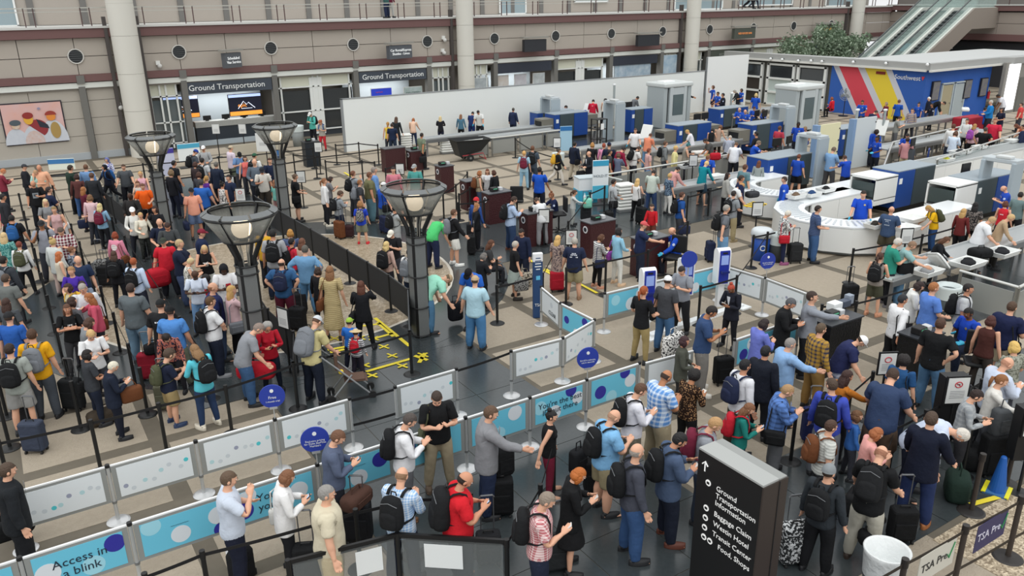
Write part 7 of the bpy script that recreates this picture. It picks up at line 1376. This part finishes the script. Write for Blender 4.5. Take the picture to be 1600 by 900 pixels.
def scanner(o):
    for sx in (-1, 1): part('cabin_wall', MB().rbox(sx*.95, 0, 1.2, .3, 1.5, 2.4, .06), M('a7b0b2', .45), o); part('corner_post', MB().rbox(sx*.55, -.72, 1.2, .25, .2, 2.4, .04), M('b9c1c3', .45), o)
    part('roof', MB().rbox(0, 0, 2.5, 2.3, 1.7, .26, .08), M('c9cecd', .45), o); part('window', MB().box(0, -.78, 1.35, .8, .04, 1.2), M('5d6a6c', .2), o); part('window_frame', MB().box(0, -.76, .45, .9, .06, .6), M('b9c1c3', .45), o); part('window_frame', MB().box(0, -.76, 2.15, .9, .06, .4), M('b9c1c3', .45), o); part('inner_door', MB().box(0, .75, 1.2, 1.5, .04, 2.2), M('7d8789', .4), o); part('roof_vent', MB().rbox(-.3, 0, 2.66, .9, .6, .08, .02), WHT, o)
for x, y, lab in [(34.4, 36.3, 'big grey body scanner cabin left of the glass door'), (39.0, 30.6, 'big grey body scanner cabin under the office windows')]:
    o = inst('scanner', scanner, 'body_scanner', lab, 'scanner', (x, y, 0))
# tall panels between lanes
for px, py, w, c, lab in [(1287, 275, 1.4, 'e3dfb8', 'tall cream privacy panel behind the metal detector'), (1343, 262, 1.5, 'cdd5d8', 'tall pale grey privacy panel with small clips')]:
    x, y = G(px, py); t = thing('privacy_panel', lab, 'panel', (x, y, 0), 0); part('panel', MB().box(0, 0, 1.15, w, .06, 2.2), M(c, .5), t); part('side_case', MB().box(-w/2-.1, .05, 1.15, .2, .25, 2.2), M('7f9cc0', .5), t)
    for z in (.5, 1.0, 1.5, 2.0): part('clip', MB().box(w/2-.05, -.04, z, .05, .03, .06), DGREY, t)
# curved white counters (ring segments seen from above)
def arc_pts(cx, cy, r, a0, a1, n): return [(cx+r*math.cos(math.radians(a0+(a1-a0)*i/n)), cy+r*math.sin(math.radians(a0+(a1-a0)*i/n))) for i in range(n+1)]
def ucounter(cx, cy, r0, r1, xe0, xe1, lab, h=.92):
    t = thing('inspection_counter', lab, 'counter', (cx, cy, 0)); n = 8; A = arc_pts(0, 0, r1, 90, 270, n); B = arc_pts(0, 0, r0, 90, 270, n)
    for i in range(n): part('front_panel', MB().prism([A[i], A[i+1], ((A[i+1][0])*.93, A[i+1][1]*.93), (A[i][0]*.93, A[i][1]*.93)], .12, h-.06), OFF, t)
    m = MB()
    for i in range(n): m.prism([A[i], A[i+1], B[i+1], B[i]], h-.05, h)
    for s, xe in ((1, xe1), (-1, xe0)): L = xe-cx; m.box(L/2, s*(r0+r1)/2, h-.025, L, r1-r0, .05)
    part('counter_top', m, M('dfe3e5', .3), t); m = MB()
    for i in range(n): m.prism([(A[i][0]*.9, A[i][1]*.9), (A[i+1][0]*.9, A[i+1][1]*.9), (B[i+1][0]*1.08, B[i+1][1]*1.08), (B[i][0]*1.08, B[i][1]*1.08)], 0, h-.05)
    part('core', m, M('9fa3a2', .6), t); m = MB()
    for s, xe in ((1, xe1), (-1, xe0)):
        L = xe-cx; k = max(1, int(L/1.2))
        for j in range(k): part('front_panel', MB().box(L*(j+.5)/k, s*r1-s*.03, h/2+.03, L/k-.015, .06, h-.18), OFF, t); part('front_panel', MB().box(L*(j+.5)/k, s*r0+s*.03, h/2+.03, L/k-.015, .06, h-.18), OFF, t)
    for i in range(26):   # rollers along the curve
        a = math.radians(100+160*i/25); c, s = math.cos(a), math.sin(a); rm = (r0+r1)/2; part('roller', MB().box(0, 0, 0, (r1-r0)*.62, .05, .03), M('c9ced2', .3, .4), t, (rm*c, rm*s, h+.01), a)
    return t
ucounter(22.3, 15.35, 1.15, 2.1, 26.3, 25.2, 'curved white roller counter around the blue shirted officer')
ucounter(23.7, 18.95, .9, 1.85, 26.5, 25.2, 'curved white counter with striped yellow ramp')
x, y = G(1180, 322, .95); t = thing('striped_ramp', 'yellow and black striped ramp on the white counter', 'ramp', (x, y, .95), .3)
for i in range(7): part('stripe', MB().box(-.3+.1*i, 0, .04, .095, .5, .03), M('e8c51c' if i % 2 == 0 else '1c1c1c', .5), t)
def wall_counter(x0, x1, y0, y1, lab, h=.95, c=OFF, top='8d9292'):
    t = thing('conveyor_counter', lab, 'counter', ((x0+x1)/2, (y0+y1)/2, 0)); L, D = x1-x0, y1-y0; n = max(1, int(L/1.8))
    for i in range(n): part('front_panel', MB().box(-L/2+L*(i+.5)/n, -D/2, h/2, L/n-.015, .05, h-.02), c, t)
    part('core', MB().box(0, .02, h/2-.03, L, D-.06, h-.08), M('8f9392', .6), t); part('belt_bed', MB().box(0, 0, h, L, D, .06), M(top, .45), t); m = MB()
    for s in (-1, 1): m.box(0, s*D/2, h+.04, L, .05, .08)
    part('side_rail', m, M('c9cdcd', .4), t); return t
wall_counter(29.6, 41.5, 17.4, 18.5, 'long white conveyor counter running to the right edge'); wall_counter(28.8, 37, 11.9, 12.8, 'white counter behind the bald officer', h=.8)
# steel tables and roller lanes
def table(x0, x1, y, D, lab, h=.82, top='a9adae', rollers=True):
    L = x1-x0; t = thing('roller_table', lab, 'table', ((x0+x1)/2, y, 0)); part('table_top', MB().box(0, 0, h, L, D, .05), M(top, .35, .4), t); part('apron', MB().box(0, -D/2, h-.08, L, .03, .14), STEEL, t)
    n = max(2, int(L/1.8)+1)
    for i in range(n):
        for s in (-1, 1): part('leg', MB().box(-L/2+.08+(L-.16)*i/(n-1), s*(D/2-.05), h/2, .07, .07, h), STEEL, t)
    for s in (-1, 1): part('side_rail', MB().box(0, s*D/2, h+.05, L, .03, .06), SILV, t)
    return t
table(17.9, 25.6, 36.3, .7, 'long steel table in front of the white partition'); table(20.5, 25.0, 34.9, .7, 'steel roller lane left of the first x-ray machine'); table(22.3, 27.4, 29.4, .7, 'steel roller table behind the lane queue'); table(24.6, 30.4, 27.2, .75, 'steel roller table in front of the fourth x-ray'); table(19.6, 24.8, 21.2, .75, 'steel roller table by the teal shirt'); table(36.5, 44, 33.6, .9, 'steel table where officers stand near the glass door'); table(37.5, 46, 25.3, .9, 'steel roller lane right of the yellow stripe'); table(33.5, 42.5, 21.6, .9, 'steel roller lane with shoes and trays'); table(19.5, 25.5, 10.9, .8, 'steel divesting table with three white bins'); table(17.7, 19.0, 10.9, .7, 'white divesting table under the lifted bin', top='dcdedd'); table(19.4, 21.5, 39.0-.6, .01+.6, 'low steel shelf by the partition') if False else None
# trays with belongings
def tray(px, py, z, lab, c='e6e8e6', item=None, big=1.0, rz=0):
    x, y = G(px, py, z); t = thing('tray', lab, 'tray', (x, y, z), rz); w, d, h = .62*big, .42*big, .13; m = MB(); m._add([(-w/2*.85, -d/2*.85, 0), (w/2*.85, -d/2*.85, 0), (w/2*.85, d/2*.85, 0), (-w/2*.85, d/2*.85, 0), (-w/2, -d/2, h), (w/2, -d/2, h), (w/2, d/2, h), (-w/2, d/2, h), (-w/2*.8, -d/2*.78, .02), (w/2*.8, -d/2*.78, .02), (w/2*.8, d/2*.78, .02), (-w/2*.8, d/2*.78, .02), (-w/2*.93, -d/2*.9, h), (w/2*.93, -d/2*.9, h), (w/2*.93, d/2*.9, h), (-w/2*.93, d/2*.9, h)], [(0, 3, 2, 1), (0, 1, 5, 4), (1, 2, 6, 5), (2, 3, 7, 6), (3, 0, 4, 7), (4, 5, 13, 12), (5, 6, 14, 13), (6, 7, 15, 14), (7, 4, 12, 15), (12, 13, 9, 8), (13, 14, 10, 9), (14, 15, 11, 10), (15, 12, 8, 11), (8, 9, 10, 11)]); part('tray_shell', m, M(c, .4), t)
    if item: q = thing('belongings', item[1], 'clothing', (x, y, z+.03), rz+.3); m = MB(); m.smooth = True; m.sph(0, 0, .06, .2*big, .13*big, .07, 12, 8); part('folded_item', m, CLOTH(item[0]), q); m = MB(); m.smooth = True; m.sph(.08*big, .03, .1, .1*big, .09*big, .05, 10, 6); part('fold', m, CLOTH(item[0]), q)
tray(1448, 428, .85, 'white tray holding grey shoes at the near table', item=('8a8c8e', 'grey shoes in the near white tray'), big=1.2); tray(1512, 415, .9, 'white tray with black jacket beside the black sweater', item=('1b1c20', 'black jacket folded in a white tray'), big=1.35); tray(1565, 398, .9, 'white tray the white polo reaches into', item=('1d1e22', 'black clothes in the far white tray'), big=1.35); tray(1367, 355, .95, 'tray with dark shoes before the slate t-shirt', item=('2a2622', 'pair of dark shoes in a tray'))
tray(1268, 306, 1.0, 'tray with blue cloth on the white counter', item=('24406a', 'blue cloth on the white counter tray')); tray(1290, 299, 1.0, 'tray with black cap on the white counter', item=('1b1c1e', 'black cap on the white counter tray')); tray(1243, 309, 1.0, 'tray with brown shoes on the white counter', item=('6a5848', 'brown shoes on the white counter')); tray(1450, 264, 1.0, 'tray with maroon jacket on long counter', item=('5a1f2a', 'maroon jacket on the long counter')); tray(1478, 252, 1.0, 'tray with yellow item on long counter', item=('a8a838', 'yellow-green cloth on the long counter')); tray(1500, 240, 1.0, 'tray with dark coat on long counter', item=('26282a', 'dark coat heaped on the long counter'), big=1.4); tray(1530, 232, 1.0, 'grey-white empty tray on long counter'); tray(1580, 222, 1.0, 'white tray near right edge of long counter')
tray(1072, 262, .9, 'white tray with black bag by the railing end', item=('1c1d1f', 'black item in white tray by the railing')); tray(1105, 247, .9, 'white tray left of the red bag', item=('8a8050', 'khaki item in tray')); tray(1132, 245, .9, 'white tray right of the red bag', item=('1c1d1f', 'black item right of the red bag')); tray(1118, 278, .9, 'white tray in front of the teal shirt'); tray(1415, 360, .95, 'white flat tray on the curved counter', big=1.2); tray(1425, 345, .95, 'white flat tray nearer the hood', big=1.2); tray(1048, 262, .9, 'x') if False else None
soft(1117, 250, .9, (.45, .25, .3), 'b3202f', 'bright red cool bag on the lane table'); soft(1480, 425+0, .0, (.1, .1, .1), '222', 'x') if False else None; soft(1530, 402, .88, (.55, .4, .25), '1a1b1d', 'black suitcase lying on the divesting table'); soft(1175, 308, 1.0, (.45, .3, .2), '3a3c40', 'grey bag on the striped ramp')
# lifted tub, stacks of tubs
for px, py, n, lab in [(1091, 268, 7, 'tall stack of white tubs behind the pale yellow top'), (974, 330, 8, 'stack of white trays beside the grey sweater'), (698, 240, 6, 'stack of white trays left of the tilt cart'), (1153, 174, 8, 'stack of white tubs behind the first body scanner'), (634, 233, 6, 'white tray trolley under the far steel table')]:
    x, y = G(px, py); t = thing('tray_stack', lab, 'trays', (x, y, 0), -.2); part('trolley', MB().box(0, 0, .06, .62, .5, .08), STEEL, t)
    for i in range(n): part('tray', MB().rbox(0, 0, .15+.12*i, .62, .48, .1, .04), M('e2e4e0' if px != 1091 else 'd2cfca', .5), t)
x, y = G(1467, 402, 1.1); t = thing('lifted_tray', 'white tub held up by the pale teal shirt', 'tray', (x, y, 1.0), .9); t.rotation_euler = (.9, .3, .9); m = MB(); m.smooth = True; m.rbox(0, 0, 0, .75, .5, .12, .1, n=5); part('tray_shell', m, OFF, t)
# steel and glass rails
def rail_run(pts, lab, h=1.0, col='9a9c98'):
    t = thing('guard_rail', lab, 'railing')
    for i in range(len(pts)-1):
        (x0, y0), (x1, y1) = pts[i], pts[i+1]; L = math.hypot(x1-x0, y1-y0); a = math.atan2(y1-y0, x1-x0); n = max(1, round(L/1.6)); m = MB(); m.tube([(x0, y0, h), (x1, y1, h)], .035, 8); part('hand_rail', m, M('d2d3cf', .3, .5), t)
        for k in range(n):
            u = (k+.5)/n; part('glass_panel', MB().box(0, 0, h*.5, L/n-.16, .02, h*.72), M(col, .25, alpha=.85), t, (x0+(x1-x0)*u, y0+(y1-y0)*u, 0), a)
            for q in (k/n+.02, (k+1)/n-.02): part('rail_post', MB().box(0, 0, h/2, .05, .06, h), M('86857e', .4, .4), t, (x0+(x1-x0)*q, y0+(y1-y0)*q, 0), a)
rail_run([(19.3, 22.6), (19.26, 23.75), (26.6, 23.9)], 'long steel railing with grey panels across the lanes'); rail_run([G(1500, 423, 1.0), G(1592, 449, 1.0), G(1640, 425, 1.0)], 'steel and glass railing at the right edge'); rail_run([(18.9, 34.2), (25.5, 34.2)], 'steel panelled rail behind the tilt cart', h=.9); rail_run([G(1380, 262, 1.0), G(1395, 222, 1.0), G(1500, 198, 1.0)], 'glass rail beside the inspection table'); rail_run([G(1462, 250, 1.2), G(1600, 205, 1.2)], 'glass screen behind the long counter', h=1.2, col='a9b4b2')
# monitors, chairs, fan, misc
def monitor(px, py, z, lab):
    x, y = G(px, py, z); t = thing('monitor', lab, 'monitor', (x, y, z), rnd.uniform(-.3, .3)); part('screen_case', MB().rbox(0, 0, .3, .5, .06, .34, .02), BLK, t); part('stand', MB().box(0, .03, .07, .06, .05, .18), BLK, t); part('stand_foot', MB().box(0, .03, .01, .26, .2, .02), BLK, t); part('floor_stand', MB().box(0, .03, -z/2, .3, .25, z), M('4a4e52', .5), t)
for px, py, lab in [(854, 165, 'left of two black monitors by the first lane'), (865, 165, 'right of two black monitors by the first lane'), (1089, 192, 'black monitor left of the grey screen'), (1101, 190, 'grey screen right of the black monitor'), (1182, 186, 'left black monitor in front of officers'), (1194, 186, 'right black monitor in front of officers'), (1232, 229, 'black monitor below the raspberry t-shirt'), (1213, 233, 'black monitor left of the other near the detector'), (1507, 275, 'black monitor beside the right metal detector'), (982, 172, 'black monitor right of the second detector'), (1425, 233, 'dark screen at the inspection table')]: monitor(px, py, 1.2, lab)
def chair(px, py, c, lab, rz=0):
    x, y = G(px, py); t = thing('office_chair', lab, 'chair', (x, y, 0), rz); part('seat', MB().rbox(0, 0, .62, .48, .46, .08, .05), M(c, .6), t); part('backrest', MB().rbox(0, -.22, .95, .46, .07, .5, .03), M(c, .6), t); part('gas_lift', MB().cyl(0, 0, .1, .6, .03, 8), BLKM, t)
    for i in range(5): a = 2*PI*i/5; part('foot_spoke', MB().box(.15*math.cos(a), .15*math.sin(a), .07, .3, .04, .04, a), BLKM, t)
for px, py, c, lab, rz in [(873, 362, '17181a', 'black swivel chair of the seated navy officer', 1.2), (808, 340, '17181a', 'empty black swivel chair behind the desk', -.6), (1518, 610, '17181a', 'black stool of the officer with cyan gloves', 2.2), (1054, 435, '17181a', 'dark stool of the bald seated officer', 2.0), (1436, 275, '2c3f7c', 'blue backed chair beside the inspection table', .5), (1412, 270, '3a3634', 'dark chair left of the blue backed chair', .3), (907, 204, '3a4f9a', 'blue backed chair behind the crimson shirt', .2), (1030-260+0, 330, '17181a', 'x', 0)][:-1]: chair(px, py, c, lab, rz)
x, y = GX(1320, 150, XO-1.2)[0], 0; y, z = GX(1320, 150, XO-1.2); t = thing('pedestal_fan', 'large grey pedestal fan in front of the blue wall', 'fan', (XO-1.2, y, 0)); z = max(1.4, z)
for r in (.15, .28, .4): m = MB(); m.tube([(0, r*math.cos(2*PI*i/20), z+r*math.sin(2*PI*i/20)) for i in range(20)], .012, 5, closed=True); part('guard_ring', m, M('a9b0b4', .4, .4), t)
for i in range(12): a = PI*i/12; m = MB(); m.tube([(0, .4*math.cos(a), z+.4*math.sin(a)), (-.06, 0, z), (0, -.4*math.cos(a), z-.4*math.sin(a))], .007, 4); part('guard_wire', m, M('a9b0b4', .4, .4), t)
for i in range(3): a = 2*PI*i/3; m = MB(); m.sph(0, 0, .2, .015, .1, .17, 10, 8); c = part('blade', m, M('8d969b', .4), t, (.03, 0, z)); c.rotation_euler[0] = a
part('pole', MB().cyl(.08, 0, 0, z, .025, 8), BLKM, t); part('base', MB().cyl(.08, 0, 0, .05, .3, 18), BLKM, t)
x, y = G(1515, 182, .9); t = thing('draped_table', 'red clothed table with white bag by the blue wall', 'table', (x, y, 0)); part('cloth', MB().rbox(0, 0, .45, 2.0, .8, .9, .06), M('9c1f30', .8), t); soft(1508, 173, .9, (.9, .4, .16), 'e0e2e2', 'white plastic bag on the red clothed table')
for px, py, h, lab in [(1331, 240, 2.1, 'grey pole stand near the pale board'), (1375, 232, 1.9, 'leaning grey instrument pole by the yellow post'), (1140, 190, 1.7, 'grey pole beside bald officers'), (958, 196, 2.4, 'thin mast above the second metal detector')]:
    x, y = G(px, py); t = thing('instrument_pole', lab, 'pole', (x, y, 0)); part('pole', MB().rbox(0, 0, h/2, .13, .1, h, .03), M('9fa8a8', .4), t); part('head', MB().rbox(0, 0, h+.03, .2, .14, .1, .03), WHT, t); part('foot', MB().cyl(0, 0, 0, .04, .2, 14), STEEL, t)
x, y = G(935, 235); t = thing('bin_rack', 'dark open rack in front of the second metal detector', 'rack', (x, y, 0), 0); m = MB()
for sx in (-.3, .3):
    for sy in (-.25, .25): m.box(sx, sy, .8, .05, .05, 1.6)
part('upright', m, BLK, t)
for z in (.1, .6, 1.1, 1.6): part('shelf', MB().box(0, 0, z, .65, .55, .03), BLK, t)
part('notice', MB().box(0, -.28, 1.25, .2, .01, .3), WHT, t)
for px, py, lab in [(861, 196, 'white roller end guard left of first x-ray'), (917, 200, 'white roller end guard right of first x-ray'), (1008, 240, 'white roller end guard at third x-ray'), (1372, 232, 'pale sloping console behind the officer')]:
    x, y = G(px, py); t = thing('end_guard', lab, 'guard', (x, y, 0), .2); c = part('shield', MB().rbox(0, 0, 0, .08, .6, .8, .03), OFF, t, (0, 0, 1.05)); c.rotation_euler[1] = .4; part('support', MB().box(.1, 0, .4, .08, .4, .8), STEEL, t)
# wire bin trolleys by the partition
for k, (px, py) in enumerate([(553, 222), (566, 220), (578, 219)]):
    x, y = G(px, py); t = thing('wire_trolley', 'silver wire trolley parked at the partition corner, %s from the left' % ORD[k], 'trolley', (x, y, 0), .2, 'wire trolleys at the partition corner'); m = MB()
    for z in (.2, .9): m.tube([(-.3, -.25, z), (.3, -.25, z), (.3, .25, z), (-.3, .25, z)], .015, 5, closed=True)
    for a in (-.3, .3):
        for b in (-.25, .25): m.tube([(a, b, 0), (a, b, .95)], .015, 5)
    part('frame', m, SILV, t)
# grey barrier walls under white cloths behind the left queue
t = thing('low_wall', 'low grey partition behind the left queue', 'partition', (10.5, 39.3, 0)); part('panel', MB().box(0, 0, .5, 2.6, .1, 1.0), M('b8b1a0', .7), t)
# ---------------- tree ----------------
t = thing('indoor_tree', 'leafy green indoor tree behind the office roof', 'tree', (53, 40.2, 0)); m = MB(); m.tube([(0, 0, 0), (.1, .1, 1.5), (0, 0, 3.2)], [.14, .1, .06], 10); part('trunk', m, M('5a4a3a', .9), t)
for i in range(10): a = 2.4*i; r = 1.6+.8*rnd.random(); m = MB(); m.tube([(0, 0, 1.4+.15*i), (r*.5*math.cos(a), r*.9*math.sin(a), 2.4+.15*i), (r*.9*math.cos(a), r*1.6*math.sin(a), 3.0+.12*i)], [.05, .03, .012], 6); part('branch', m, M('5a4a3a', .9), t)
LV = [[], [], []]; R2 = random.Random(5); LF = [MB(), MB(), MB()]
CL = [(R2.gauss(0, .8), R2.uniform(-3.0, 3.6), R2.uniform(2.3, 3.9), R2.uniform(.45, .8)) for _ in range(46)]+[(R2.gauss(0, .7), R2.uniform(-2.2, .6), R2.uniform(3.6, 5.0), R2.uniform(.3, .6)) for _ in range(20)]+[(R2.gauss(0, .4), R2.uniform(-3.9, -2.2), R2.uniform(3.7, 4.5), .35) for _ in range(6)]
for cx, cy, cz, cr in CL:
    for _ in range(150):
        u = Vector((R2.gauss(0, 1), R2.gauss(0, 1), R2.gauss(0, 1))).normalized()*cr*R2.uniform(.5, 1.05); p = Vector((cx, cy, cz))+u*Vector((1, 1, .6)).length*.75
        a = Vector((R2.gauss(0, 1), R2.gauss(0, 1), R2.gauss(0, .6))).normalized(); b = a.cross(Vector((R2.random(), R2.random(), R2.random()))).normalized(); L, w = .22, .055
        LF[R2.randrange(3)]._add([tuple(p), tuple(p+a*L*.5+b*w), tuple(p+a*L), tuple(p+a*L*.5-b*w)], [(0, 1, 2, 3)])
for k, c in enumerate(('8a9c86', 'a3b39c', '74886f')): o = part('leaves', LF[k], M(c, .7), t); o['kind'] = 'stuff'
